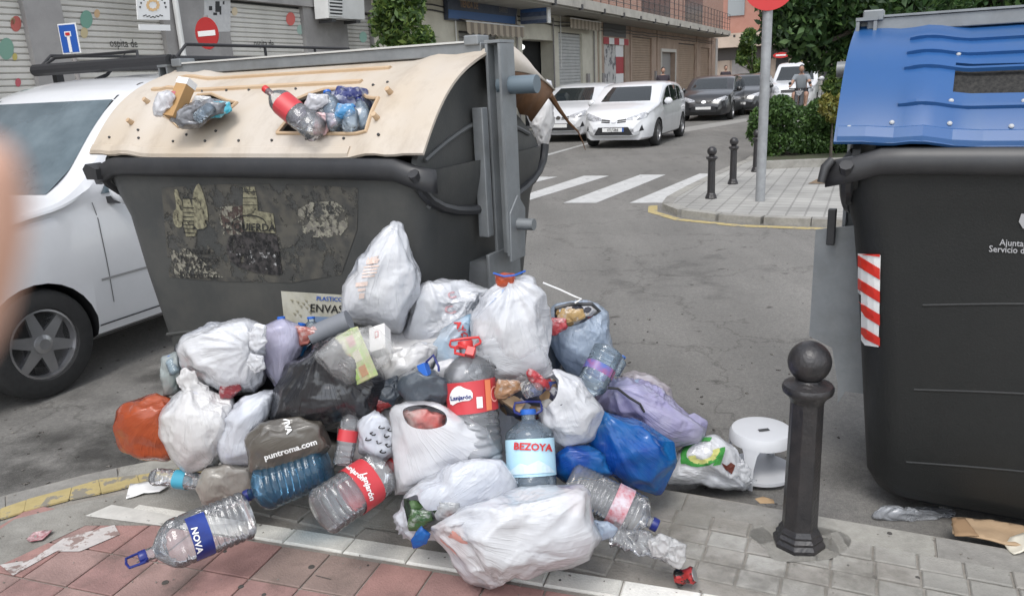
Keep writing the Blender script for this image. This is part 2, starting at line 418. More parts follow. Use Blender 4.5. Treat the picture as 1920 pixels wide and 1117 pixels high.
# ================================================================== GROUND
M_asph = mat('asphalt', (.085, .083, .080), .88, (.135, .130, .125), 1.1, bump=.5, bscale=260, dirt=.55, dcol=(.05, .048, .046), dscale=.9, detail=10)
RZ = -.08
# speckle and oil stains on the asphalt
def asphalt():
    m, nt, b = nodes('asphalt_road'); N = nt.nodes; L = nt.links; tc = N.new('ShaderNodeTexCoord')
    b.inputs['Roughness'].default_value = .85
    def noise(sc, det=6, vec=None, rough=.6):
        n = N.new('ShaderNodeTexNoise'); n.inputs['Scale'].default_value = sc; n.inputs['Detail'].default_value = det; n.inputs['Roughness'].default_value = rough; L.new(vec or tc.outputs['Object'], n.inputs['Vector']); return n
    def ramp(src, a, b_, ca, cb):
        r = N.new('ShaderNodeValToRGB'); r.color_ramp.elements[0].position = a; r.color_ramp.elements[1].position = b_; r.color_ramp.elements[0].color = (*ca, 1); r.color_ramp.elements[1].color = (*cb, 1); L.new(src, r.inputs[0]); return r.outputs[0]
    def mul(a, b_, f=1):
        x = N.new('ShaderNodeMix'); x.data_type = 'RGBA'; x.blend_type = 'MULTIPLY'; x.inputs[0].default_value = f; L.new(a, x.inputs[6]); L.new(b_, x.inputs[7]); return x.outputs[2]
    base = ramp(noise(.55, 8).outputs[0], .3, .7, (.185, .180, .170), (.255, .247, .234))
    mp = N.new('ShaderNodeMapping'); mp.inputs['Rotation'].default_value = (0, 0, TH); mp.inputs['Scale'].default_value = (1.6, .22, 1); L.new(tc.outputs['Object'], mp.inputs[0])
    streak = ramp(noise(1.3, 5, mp.outputs[0]).outputs[0], .35, .65, (.86, .86, .86), (1.04, 1.04, 1.04))
    midn = ramp(noise(55, 6, rough=.75).outputs[0], .3, .7, (.72, .72, .72), (1.2, 1.19, 1.17))
    vo = N.new('ShaderNodeTexVoronoi'); vo.feature = 'DISTANCE_TO_EDGE'; vo.inputs['Scale'].default_value = .55; dn = noise(2.5, 6); av = N.new('ShaderNodeVectorMath'); av.operation = 'MULTIPLY_ADD'; av.inputs[1].default_value = (.8, .8, .8); L.new(dn.outputs['Color'], av.inputs[0]); L.new(tc.outputs['Object'], av.inputs[2]); L.new(av.outputs[0], vo.inputs['Vector'])
    crack = ramp(vo.outputs['Distance'], .002, .009, (.55, .54, .53), (1, 1, 1))
    spots = ramp(noise(5.5, 5, rough=.55).outputs[0], .66, .72, (1, 1, 1), (.45, .43, .42))
    grain = ramp(noise(420, 2).outputs[0], .35, .7, (.62, .62, .62), (1.25, 1.24, 1.22))
    c = mul(mul(mul(mul(mul(base, streak), spots), grain), midn), crack, .7); L.new(c, b.inputs['Base Color'])
    bp = N.new('ShaderNodeBump'); bp.inputs['Strength'].default_value = .6; bp.inputs['Distance'].default_value = .004; L.new(noise(260, 3).outputs[0], bp.inputs['Height']); L.new(bp.outputs[0], b.inputs['Normal'])
    return m
me_v = [(-400, -200, RZ), (400, -200, RZ), (400, 600, RZ), (-400, 600, RZ)]
road = tag(pydata('road', me_v, [(0, 1, 2, 3)], asphalt()), kind='structure', label='grey worn asphalt of the street crossing')

M_mortar = mat('mortar', (.25, .232, .205), .95, (.33, .31, .28), 6, bump=.5, bscale=90)
# near pavement: outline of its road edge
EDGE = [(-6, .2), (-4.2, 1.55), (-3.2, 2.32), (-2.45, 2.84), (-1.95, 3.14), (-1.5, 3.33), (-1.05, 3.36), (-.6, 3.26), (-.1, 3.07), (.66, 2.735), (1.45, 2.365), (4, 1.165), (8, -.77)]
E2 = [np.array(p, float) for p in EDGE]
def edge_offset(d):
    out = []
    for i, p in enumerate(E2):
        t = E2[min(i+1, len(E2)-1)]-E2[max(i-1, 0)]; t /= np.linalg.norm(t); out.append(p+np.array([-t[1], t[0]])*d)
    return out
inner = [tuple(p) for p in E2]
slab = MB(); slab.prism(inner+[(8, -6), (-6, -6)], 2, RZ-.05, -.007)
pave = slab.build('pavement', M_mortar); tag(pave, kind='structure', label='near pavement of grey pavers and red tiles with a white band')
def stone_mats(name, cols, **k): return [mat(name+str(i), c, .85, tuple(x*1.22 for x in c), 30, bump=.35, bscale=160, dirt=.75, dscale=3.5, dcol=tuple(x*.5 for x in c), **k) for i, c in enumerate(cols)]
M_grey = stone_mats('paver_grey', [(.30, .29, .265), (.27, .262, .24), (.335, .325, .30), (.29, .275, .25)])
M_red = stone_mats('tile_red', [(.32, .185, .165), (.29, .175, .16), (.335, .195, .175), (.30, .20, .18), (.27, .20, .175)])
M_white = stone_mats('band_white', [(.66, .65, .60), (.60, .59, .545), (.70, .69, .65)])
M_kerb = stone_mats('kerb_stone', [(.285, .275, .25), (.26, .25, .23), (.31, .30, .27)])
def rrect(sx, sy, h, r=.006):
    """paver with a small chamfer"""
    a, b = sx/2, sy/2
    V = [(x*a, y*b, 0) for x, y in ((-1, -1), (1, -1), (1, 1), (-1, 1))]+[(x*a, y*b, h-r) for x, y in ((-1, -1), (1, -1), (1, 1), (-1, 1))]+[(x*(a-r), y*(b-r), h) for x, y in ((-1, -1), (1, -1), (1, 1), (-1, 1))]
    F = [(8, 9, 10, 11)]+[(i, (i+1) % 4, 4+(i+1) % 4, 4+i) for i in range(4)]+[(4+i, 4+(i+1) % 4, 8+(i+1) % 4, 8+i) for i in range(4)]
    return V, F
_PM = {}
def piece(name, sx, sy, h, mt, x, y, z, rz, parent, r=.006):
    k = (round(sx, 4), round(sy, 4), h, mt.name)
    if k not in _PM:
        V, F = rrect(sx, sy, h, r); me = bpy.data.meshes.new(name); me.from_pydata(V, [], F); me.materials.append(mt); _PM[k] = me
    o = bpy.data.objects.new(name, _PM[k]); COL.objects.link(o); o.parent = parent
    o.location = (x, y, z); o.rotation_euler = (random.uniform(-.004, .004), random.uniform(-.004, .004), rz); return o
# the white band runs between two lines; red tiles on the camera side, grey pavers on the road side
BA = np.array(G(465, 1006)[:2]); BD = np.array(G(1110, 1112)[:2])-BA; BD /= np.linalg.norm(BD); BN = np.array([-BD[1], BD[0]])
BW = .095; byaw = math.atan2(BD[1], BD[0])
def bco(x, y): q = np.array([x, y])-BA; return q@BD, q@BN
def bpt(a, b_): return BA+BD*a+BN*b_
def in_pave(x, y, mrg=.0):
    P = np.array([[x, y]]); poly = [tuple(p) for p in edge_offset(-mrg)]+[(8, -6), (-6, -6)]
    return bool(inpoly(P, poly)[0])
for k in range(-3, 16):
    if -.62 < -.25*0+k*.25-.62: pass
    a = -.60+k*.25
    if a < -.75 or a > 2.6: continue
    x, y = bpt(a+.125, BW/2); piece('band_paver', .246, BW-.004, .016, random.choice(M_white), x, y, -.0145+random.uniform(0, .0015), byaw, pave)
# red tiles
T0 = np.array(G(467, 1084)[:2]); t0a, t0b = bco(*T0); TS = .2
for i in range(-9, 12):
    for j in range(-3, 2):
        a = t0a+(i+.5)*TS; b_ = t0b+(j+.5)*TS; bt = t0b+(j+1)*TS; bb = t0b+j*TS
        if bb > -.012: continue
        bt = min(bt, -.006)
        if bt-bb < .02: continue
        x, y = bpt(a, (bb+bt)/2); q = PX((x, y, 0))
        if not (-260 < q[0] < 1500 and q[1] < 1300): continue
        if not in_pave(x, y, .3): continue
        piece('red_tile', TS-.007, bt-bb-.007, .014, random.choice(M_red), x, y, -.0145+random.uniform(0, .002), byaw, pave, .003)
# grey pavers, courses run along the kerb
KD = np.array([math.cos(TH), -math.sin(TH)]); KN = np.array([math.sin(TH), math.cos(TH)]); K0 = np.array([.66, 2.755])
PW, PH = .135, .098
for j in range(0, 14):
    n_ = -.158-(j+.5)*PH
    for i in range(-16, 26):
        a = (i+.5+(.5 if False else 0))*PW+.006*(j % 3)
        x, y = K0+KD*a+KN*n_
        ba, bb = bco(x, y)
        if bb < BW+.055 and ba < 3: continue
        q = PX((x, y, 0))
        if not (100 < q[0] < 2150 and q[1] < 1230): continue
        if not in_pave(x, y, .175): continue
        piece('grey_paver', PW-.008, PH-.008, .016, random.choice(M_grey), x, y, -.0155+random.uniform(0, .003), -TH, pave, .004)
# kerb stones follow the edge
for d0, d1, nm, ms in ((0.0, -.145, 'kerb_stone', M_kerb),):
    o0, o1 = edge_offset(-.002), edge_offset(-.145)
    L0 = []; 
    # resample both lines
    def resample(line, step):
        line = np.array(line); s_ = np.r_[0, np.cumsum(np.linalg.norm(np.diff(line, axis=0), axis=1))]; n = int(s_[-1]/step); t = np.linspace(0, s_[-1], n+1)
        return np.stack([np.interp(t, s_, line[:, k]) for k in (0, 1)], 1), n
    mid = [(a+b)/2 for a, b in zip(o0, o1)]
    C_, n = resample(mid, .42)
    for i in range(n):
        a, b = C_[i], C_[i+1]; t = (b-a); Ln = np.linalg.norm(t); t = t/Ln; nn = np.array([-t[1], t[0]])
        a2 = a+t*.004; b2 = b-t*.004
        hw = .0715
        mb = MB(); r = .012
        P4 = [a2-nn*hw, b2-nn*hw, b2+nn*hw, a2+nn*hw]; Pi = [a2-nn*hw, b2-nn*hw, b2+nn*(hw-r), a2+nn*(hw-r)]
        zz = random.uniform(-.002, .001)
        V = [(*p, RZ-.03) for p in P4]+[(*p, (-.02 if k > 1 else zz)) for k, p in enumerate(P4)]+[(*p, zz) for p in Pi]
        o = MB().add(V, [(8, 9, 10, 11), (0, 1, 5, 4), (1, 2, 6, 5), (2, 3, 7, 6), (3, 0, 4, 7), (7, 6, 10, 11), (4, 5, 9, 8), (6, 5, 9, 10), (4, 7, 11, 8)]).build('kerb_stone', random.choice(ms), pave)
# concrete apron at the dropped corner + white corner paint
M_conc = mat('concrete_patch', (.24, .23, .205), .9, (.34, .33, .30), 5, bump=.4, bscale=120, dirt=.5, dscale=4)
ap = [G(-200, 1120)[:2], G(-120, 1010)[:2], G(160, 940)[:2], G(470, 880)[:2], G(760, 905)[:2], G(760, 1000)[:2], G(480, 958)[:2], G(330, 985)[:2], G(160, 985)[:2], G(0, 1060)[:2]]
v2, f2 = tri([tuple(p) for p in ap], .2)
tag(pydata('concrete_apron', [(p[0], p[1], .0015) for p in v2], f2, M_conc, pave), label='worn grey concrete strip behind the white band')
def worn_paint(name, col, dark, cover=.5, sc=9):
    """paint with flaked-off gaps"""
    m, nt, b = nodes(name); N = nt.nodes; L = nt.links; tc = N.new('ShaderNodeTexCoord')
    n = N.new('ShaderNodeTexNoise'); n.inputs['Scale'].default_value = sc; n.inputs['Detail'].default_value = 9; n.inputs['Roughness'].default_value = .68; L.new(tc.outputs['Object'], n.inputs['Vector'])
    r = N.new('ShaderNodeValToRGB'); r.color_ramp.elements[0].position = cover; r.color_ramp.elements[1].position = cover+.04; r.color_ramp.elements[0].color = (*col, 1); r.color_ramp.elements[1].color = (*dark, 1)
    e = r.color_ramp.elements.new(cover*.7); e.color = (*[c*.84 for c in col], 1)
    L.new(n.outputs[0], r.inputs[0]); L.new(r.outputs[0], b.inputs['Base Color']); b.inputs['Roughness'].default_value = .8
    bp = N.new('ShaderNodeBump'); bp.inputs['Strength'].default_value = .3; bp.inputs['Distance'].default_value = .005; L.new(n.outputs[0], bp.inputs['Height']); L.new(bp.outputs[0], b.inputs['Normal'])
    return m
M_wp = worn_paint('worn_white_paint', (.62, .61, .57), (.26, .25, .23), .60)
M_wp2 = worn_paint('flaked_white_paint', (.55, .52, .50), (.27, .2, .18), .50, 14)
M_yp = worn_paint('worn_yellow_paint', (.46, .37, .17), (.24, .22, .18), .53)
M_zeb = worn_paint('zebra_paint', (.56, .56, .55), (.2, .2, .19), .62, 6)
def flat(name, pts, z, m, parent=None, step=.2, **k):
    v, f = tri([tuple(p[:2]) for p in pts], step); o = pydata(name, [(p[0], p[1], z) for p in v], f, m, parent); return tag(o, **k) if k else o
flat('white_corner_stone', [G(160, 968), G(210, 947), G(300, 963), G(400, 985), G(480, 978), G(475, 1012), G(330, 990)], .004, M_wp, pave)
flat('paint_patch', [G(60, 1050), G(120, 1010), G(215, 985), G(225, 1003), G(150, 1035), G(105, 1035), G(25, 1080), G(0, 1060)], .0045, M_wp2, pave)
# yellow painted kerb blocks at the corner (left)
yk = empty('yellow_edge_line', label='worn yellow painted edging stones along the corner kerb at the left', cat='road marking')
ypts = [(-240, 1035), (-110, 993), (0, 955), (50, 938), (135, 915), (185, 900), (258, 892), (330, 880), (400, 872)]
ybot = [(-240, 1075), (-110, 1028), (0, 974), (45, 960), (130, 937), (190, 925), (262, 908), (330, 896), (400, 886)]
for i in range(len(ypts)-1):
    def lerp(a, b, t): return (a[0]+(b[0]-a[0])*t, a[1]+(b[1]-a[1])*t)
    a, b = ypts[i], ypts[i+1]; c, d = ybot[i], ybot[i+1]
    P4 = [G(*lerp(a, b, .006), .0)[:2], G(*lerp(a, b, .994), .0)[:2], G(*lerp(c, d, .994), .0)[:2], G(*lerp(c, d, .006), .0)[:2]]
    sm = smoothpoly([tuple(p) for p in dens([tuple(p) for p in P4], .02)], 1)
    mb = MB(); mb.prism(sm, 2, -.002, .005+.001*(i % 2)); mb.build('edging_stone', M_yp, yk)
# far corner island: pavement with fine patterned tiles, curved kerb and yellow line
isl_edge = [G(1412, 300, 0), G(1360, 322, 0), G(1300, 352, 0), G(1262, 374, 0), G(1262, 384, 0), G(1300, 394, 0), G(1400, 403, 0), G(1560, 408, 0), G(1900, 420, 0)]
def tiles_mat(name, c1, c2, size):
    m, nt, b = nodes(name); N = nt.nodes; L = nt.links; tc = N.new('ShaderNodeTexCoord'); mp = N.new('ShaderNodeMapping'); mp.inputs['Rotation'].default_value = (0, 0, TH); L.new(tc.outputs['Object'], mp.inputs[0])
    br = N.new('ShaderNodeTexBrick'); br.offset = 0; br.inputs['Scale'].default_value = 1; br.inputs['Brick Width'].default_value = size; br.inputs['Row Height'].default_value = size; br.inputs['Mortar Size'].default_value = size*.06
    br.inputs['Color1'].default_value = (*c1, 1); br.inputs['Color2'].default_value = (*[x*1.12 for x in c1], 1); br.inputs['Mortar'].default_value = (*c2, 1); L.new(mp.outputs[0], br.inputs['Vector'])
    n = N.new('ShaderNodeTexNoise'); n.inputs['Scale'].default_value = 1.5; n.inputs['Detail'].default_value = 7; L.new(tc.outputs['Object'], n.inputs['Vector'])
    x = N.new('ShaderNodeMix'); x.data_type = 'RGBA'; x.blend_type = 'MULTIPLY'; x.inputs[0].default_value = .7; L.new(br.outputs[0], x.inputs[6]); L.new(n.outputs[0], x.inputs[7]); L.new(x.outputs[2], b.inputs['Base Color']); b.inputs['Roughness'].default_value = .85; return m
M_tile = tiles_mat('far_tiles', (.50, .49, .46), (.36, .35, .33), .2)
far_back = [S(9.0, 9), S(14, 7), S(60, 7), S(60, -3.05)]
island = flat('corner_pavement', list(isl_edge)+[G(2300, 430, 0), S(16, 30), S(60, 30), S(60, -2.4), S(17, -1.7)], 0.0, M_tile, None, 4, kind='structure', label='tiled pavement of the far street corner')
kb = [p for p in isl_edge]
def ribbon(name, pts, w0, w1, z0, z1, m, parent=None):
    """strip beside a line: offset w0..w1 to its outer side"""
    P = np.array([p[:2] for p in pts]); V = []; 
    for i in range(len(P)):
        t = P[min(i+1, len(P)-1)]-P[max(i-1, 0)]; t /= np.linalg.norm(t); n = np.array([t[1], -t[0]]); V += [(*(P[i]+n*w0), z0), (*(P[i]+n*w1), z1)]
    return pydata(name, V, [(2*i, 2*i+1, 2*i+3, 2*i+2) for i in range(len(P)-1)], m, parent)
P_ = [kb[0]+VV*40]+list(kb)+[G(2300, 430, 0)]
C_ = [np.array(p) for p in P_]
Cs, n_ = resample([p[:2] for p in C_[1:]], .5)
for i in range(min(n_, 44)):
    a, b = Cs[i], Cs[i+1]; t = b-a; Ln = np.linalg.norm(t); t /= Ln; nn = np.array([t[1], -t[0]])
    q = [a+t*.006, b-t*.006, b-t*.006+nn*.14, a+t*.006+nn*.14]
    MB().prism([tuple(p) for p in q], 2, RZ-.01, .004).build('kerb_stone', random.choice(M_kerb), island)
ribbon('yellow_line', [kb[k] for k in range(3, 8)]+[G(2300, 430, 0)], .2, .32, RZ+.004, RZ+.004, M_yp, island)['label'] = 'yellow line painted beside the far corner kerb'
ribbon('kerb_stone', [kb[0]+VV*40-UU*.3, kb[0]+VV*12-UU*.1, kb[0]], 0, .14, .004, .004, M_kerb[0], island)
flat('tree_pit', [G(1515, 345), G(1545, 330), G(1620, 330), G(1620, 345)], .006, mat('pit_earth', (.16, .11, .07), .95, (.22, .16, .1), 20), island)
# zebra crossing
zb = empty('zebra_crossing', label='white worn stripes of the pedestrian crossing', cat='road marking')
for q in [((1056, 381), (1118, 381), (1248, 328), (1200, 328)), ((1180, 381), (1246, 381), (1362, 326), (1312, 326)), ((930, 383), (985, 378), (1142, 330), (1095, 330)), ((780, 383), (850, 380), (1045, 332), (1000, 332)), ((640, 383), (710, 380), (935, 334), (890, 334))]:
    flat('stripe', [G(*p, RZ) for p in q], RZ+.004, M_zeb, zb, 1.0)
# parking-lane line left of the street
M_lane = worn_paint('lane_paint', (.45, .45, .44), (.17, .17, .16), .58, 8)
flat('lane_line', [S(9, -6.75), S(9, -6.6), S(40, -6.6), S(40, -6.75)], RZ+.004, M_lane, zb, 3)['label'] = 'pale line along the parking lane'
flat('gutter_strip', [G(1278, 240, RZ), G(1400, 222, RZ), G(1400, 228, RZ), G(1285, 248, RZ)], RZ+.004, mat('gutter', (.27, .265, .25), .9, (.34, .33, .31), 6), zb, 2)['label'] = 'paler concrete strip by the parked cars'
# left pavement below the facades
WF = -9.8
lp = MB(); lp.prism([tuple(S(-30, -8.55)[:2]), tuple(S(75, -8.55)[:2]), tuple(S(75, -14)[:2]), tuple(S(-30, -14)[:2])], 2, RZ-.05, .04)
tag(lp.build('left_pavement', M_tile), kind='structure', label='pavement in front of the shops')

def finish_bag(name, X, f, info, m, parent=None, keep=None):
    n, px, py, uv = info
    if keep is not None: f = f[keep]
    c = X.mean(0); c = np.array([c[0], c[1], X[:, 2].min()])
    V = X-c if parent is None else np.array([tuple(p) for p in to_local(parent, X)])
    if keep is not None:                      # even out the torn rim of an open bag
        e = np.sort(np.concatenate([f[:, [0, 1]], f[:, [1, 2]], f[:, [2, 0]]]), 1); u_, cn = np.unique(e, axis=0, return_counts=True); be = u_[cn == 1]
        for _ in range(14):
            S_ = np.zeros_like(V); C_ = np.zeros(len(V)); np.add.at(S_, be[:, 0], V[be[:, 1]]); np.add.at(S_, be[:, 1], V[be[:, 0]]); np.add.at(C_, be.ravel(), 1); k = C_ > 0
            V[k] = V[k]*.5+S_[k]/C_[k][:, None]*.5
    o = pydata(name, V, f, m, parent, True)
    if parent is None: o.location = tuple(c)
    lay = o.data.uv_layers.new(name='pleat'); vi = np.zeros(len(o.data.loops), np.int32); o.data.loops.foreach_get('vertex_index', vi)
    lay.data.foreach_set('uv', uv[vi].ravel().astype(np.float32)); return o
def bag(name, outline, dep, thick, m, seed, parent=None, hole=None, **k):
    X, f, info = bag_surface(outline, dep, thick, seed, **k); keep = None
    if hole is not None:
        n, px, py, uv = info; vin = inpoly(np.stack([px, py], 1), hole) & (n[:, 1] < .15); keep = ~(vin[f].sum(1) >= 2)
    return finish_bag(name, X, f, info, m, parent, keep)

# damp and oily patches, plus shade painted under the heap and containers
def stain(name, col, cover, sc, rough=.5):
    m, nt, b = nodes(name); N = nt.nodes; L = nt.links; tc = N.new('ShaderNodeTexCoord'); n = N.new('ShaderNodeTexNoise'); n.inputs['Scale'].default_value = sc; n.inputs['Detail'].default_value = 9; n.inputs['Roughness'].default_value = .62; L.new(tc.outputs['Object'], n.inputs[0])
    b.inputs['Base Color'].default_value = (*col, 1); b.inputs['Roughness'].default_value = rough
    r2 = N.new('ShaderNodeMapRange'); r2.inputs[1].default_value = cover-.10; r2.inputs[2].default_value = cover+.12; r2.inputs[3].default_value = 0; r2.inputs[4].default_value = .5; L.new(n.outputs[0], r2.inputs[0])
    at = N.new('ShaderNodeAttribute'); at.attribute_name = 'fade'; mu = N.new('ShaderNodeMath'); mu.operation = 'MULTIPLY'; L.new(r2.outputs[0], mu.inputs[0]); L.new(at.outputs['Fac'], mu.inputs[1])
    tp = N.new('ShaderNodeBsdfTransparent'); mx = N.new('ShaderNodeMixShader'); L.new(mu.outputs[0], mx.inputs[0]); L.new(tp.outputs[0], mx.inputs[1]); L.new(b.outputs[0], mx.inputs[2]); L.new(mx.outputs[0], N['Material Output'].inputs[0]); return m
M_oil_shade = stain('stain_and_shade', (.035, .033, .030), .46, 3.2); M_damp = stain('damp_patch', (.13, .125, .117), .60, 2.6, .7); M_dustg = stain('dust', (.34, .32, .28), .52, 5, .9)
def stain_patch(name, px, z, m, parent, zz=.003):
    P = [G(*p, z)[:2] for p in px]; c = np.mean(P, 0); v, f = tri([tuple(p) for p in P], .12)
    A = np.array(dens([tuple(p) for p in P], .05)); d = np.min(np.linalg.norm(v[:, None]-A[None], axis=2), 1); d = np.clip(d/.18, 0, 1)
    o = pydata(name, [(p[0], p[1], z+zz) for p in v], f, m, parent); at = o.data.attributes.new('fade', 'FLOAT', 'POINT'); at.data.foreach_set('value', d.astype(np.float32)); return o
stain_patch('stain_and_shade', [(-60, 850), (60, 800), (230, 780), (400, 760), (420, 860), (330, 885), (120, 905), (-60, 950)], RZ, M_oil_shade, road)
stain_patch('stain_and_shade', [(200, 700), (500, 600), (1000, 640), (1330, 780), (1400, 930), (1000, 920), (400, 860)], RZ, M_oil_shade, road, .0055)  # contact shade under the heap and container, painted as a dark patch
stain_patch('stain_and_shade', [(1480, 900), (1650, 800), (1960, 850), (1980, 1000), (1700, 960)], RZ, M_oil_shade, road)  # painted shade on the asphalt around the blue-lidded container
stain_patch('damp_patch', [(1100, 500), (1350, 470), (1480, 500), (1450, 560), (1250, 580), (1120, 550)], RZ, M_damp, road, .008)
stain_patch('damp_patch', [(0, 730), (250, 690), (300, 780), (120, 850), (-60, 860)], RZ, M_damp, road, .0105)
stain_patch('dust_film', [(300, 950), (700, 900), (1300, 930), (1900, 1080), (1700, 1160), (1100, 1090), (500, 1010)], 0, M_dustg, pave, .0045)
stain_patch('stain_and_shade', [(-60, 1010), (300, 980), (700, 1030), (900, 1150), (300, 1180), (-80, 1150)], 0, stain('pavement_grime', (.17, .145, .125), .60, 4.5, .8), pave, .005)
stain_patch('stain_and_shade', [(1150, 960), (1500, 990), (1900, 1080), (1940, 1160), (1300, 1160), (1150, 1060)], 0, MATS.get('x') or stain('pavement_grime', (.17, .16, .145), .60, 5, .8), pave, .0075)

# ================================================================== BUILDINGS (left side of the street)
FACE = Matrix(((VV[0], 0, UU[0], 0), (VV[1], 0, UU[1], 0), (0, 1, 0, 0), (0, 0, 0, 1)))
def W3(s, z, out=0.0): return S(s, WF+out, z)
def wbox(mb, s0, s1, z0, z1, o0, o1):
    """box on the facade: along s, up z, out from the wall"""
    P = [S(s, WF+o, z) for z in (z0, z1) for o in (o0, o1) for s in (s0, s1)]
    mb.add(P, [(0, 2, 3, 1), (4, 5, 7, 6), (0, 1, 5, 4), (2, 6, 7, 3), (0, 4, 6, 2), (1, 3, 7, 5)]); return mb
M_gw = mat('grey_render', (.27, .26, .255), .9, (.33, .32, .31), 2, bump=.3, bscale=50, dirt=.4, dscale=.8)
M_cw = mat('cream_render', (.57, .54, .45), .9, (.64, .61, .51), 2.5, bump=.25, bscale=40, dirt=.35, dscale=.9, dcol=(.3, .27, .2))
M_bw = mat('brown_render', (.38, .28, .215), .85, (.43, .325, .255), 2.5, bump=.25, bscale=40, dirt=.35, dscale=.9)
M_slat = mat('white_slat', (.56, .545, .50), .55, (.62, .60, .56), 4, dirt=.35, dscale=2)
M_slatg = mat('grey_slat', (.30, .30, .29), .55, (.36, .36, .35), 4, dirt=.3, dscale=2)
M_slatb = mat('brown_slat', (.34, .25, .18), .6, (.40, .30, .22), 4, dirt=.3, dscale=2)
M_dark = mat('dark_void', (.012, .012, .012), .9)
M_dk = mat('dark_metal', (.035, .035, .038), .5, (.05, .05, .05), 12)
M_wm = mat('white_metal', (.72, .72, .70), .4, (.66, .66, .64), 5)
M_red = mat('sign_red', (.55, .03, .03), .4); M_blue = mat('sign_blue', (.02, .10, .42), .35); M_pw = mat('print_white', (.8, .8, .79), .5); M_pk = mat('print_black', (.02, .02, .02), .6)
def shutter(b, s0, s1, z0, z1, m, pitch=.075, stuff=False, rec=-.1):
    n = int((z1-z0)/pitch)
    sl = MB()
    def one(mb, z):
        P = []
        for s in (s0, s1):
            for (o, dz) in ((rec, 0), (rec+.018, pitch*.2), (rec+.018, pitch*.8), (rec, pitch*.96)): P.append(S(s, WF+o, z+dz))
        mb.add(P, [(0, 1, 5, 4), (1, 2, 6, 5), (2, 3, 7, 6)])
    if stuff:
        for i in range(n): one(sl, z0+i*pitch)
        o = sl.build('shutter_slats', m, b); o['kind'] = 'stuff'
    else:
        first = MB(); one(first, z0); fo = first.build('shutter_slat', m, b)
        for i in range(1, n):
            c = fo.copy(); COL.objects.link(c); c.location = (0, 0, i*pitch)
    bk = MB(); wbox(bk, s0, s1, z0, z1, rec-.05, rec-.01); bk.build('shutter_back', M_dk, b)
# --- grey building with printed shutters, openings cut as gaps between wall pieces
def wall_with_openings(name, b, s0, s1, z0, z1, ops, m, depth=.5):
    """ops: (s0,s1,z0,z1) openings sorted along s"""
    cur = s0
    for (a, c, q0, q1) in sorted(ops):
        if a > cur: wbox(MB(), cur, a, z0, z1, -depth, 0).build(name, m, b)
        if q1 < z1: wbox(MB(), a, c, q1, z1, -depth, 0).build(name, m, b)
        if q0 > z0: wbox(MB(), a, c, z0, q0, -depth, 0).build(name, m, b)
        cur = c
    if cur < s1: wbox(MB(), cur, s1, z0, z1, -depth, 0).build(name, m, b)
def sx(px, py=100): return FW(px, py, WF)[0]
def sz(px, py): return FW(px, py, WF)[1]
gb = empty('grey_building', label='grey building with closed white shutters printed with coloured dots', cat='building')
sc = [(sx(-420), sx(62)), (sx(132), sx(316)), (sx(437), sx(577)), (sx(656), sx(712))]
ztop = max(sz(300, -60), 3.0)
SE = sx(704)
wall_with_openings('wall', gb, -14, SE, .04, 8, [(a, min(c, SE-.05), .1, 3.1) for a, c in sc], M_gw)
for a, c in sc: shutter(gb, a, min(c, SE-.05), .1, 3.1, M_slat, .078)
wbox(MB(), -14, SE, 3.1, 3.25, .0, .05).build('ledge', M_gw, gb)
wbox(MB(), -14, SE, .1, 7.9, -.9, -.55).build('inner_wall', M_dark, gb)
def on_wall(px, py, out=.0): s, z = FW(px, py, WF+out); return S(s, WF+out, z)
gb_bvh = None
dots = [(30, 45, 13, (.45, .12, .10)), (12, 92, 18, (.18, .32, .25)), (28, 107, 6, (.45, .38, .12)), (34, 155, 7, (.45, .10, .12)), (162, 37, 15, (.16, .32, .25)), (182, 26, 7, (.55, .38, .22)), (158, 62, 9, (.5, .42, .25)), (545, 36, 11, (.6, .14, .12)), (563, 56, 8, (.35, .48, .42)), (440, 22, 7, (.6, .5, .35)), (681, 70, 9, (.30, .50, .42)), (24, 40, 6, (.5, .42, .25))]
for i, (x, y, r, c) in enumerate(dots):
    poly = [(x+r*.78*math.cos(q), y+r*1.15*math.sin(q)) for q in np.linspace(0, 2*PI, 20, endpoint=False)]
    V = [on_wall(px, py, -.078) for px, py in poly]; pydata('printed_dot', to_local(gb, V), [tuple(range(20))], mat('dot%d' % i, c, .7), gb)
def wtext(name, s, px, py, sizepx, m, par, out=-.075, bold=.0, sx_=1.0, ang=0.0):
    o = on_wall(px, py, out); p2 = on_wall(px, py+sizepx, out); h = o[2]-p2[2]
    a = rad(ang); ux = VV*math.cos(a)+np.array([0, 0, 1])*math.sin(a); uz = -VV*math.sin(a)+np.array([0, 0, 1])*math.cos(a)
    return wall_text(name, s, o, ux, uz, h*1.3, m, par, bold, sx_)
wtext('lettering', 'ospita de', 232, 82, 17, M_pk, gb, sx_=.8)
wtext('lettering', 'ospita de', 495, 82, 15, M_pk, gb, sx_=.8)
wtext('lettering', 'V', 195, 122, 14, M_pk, gb)
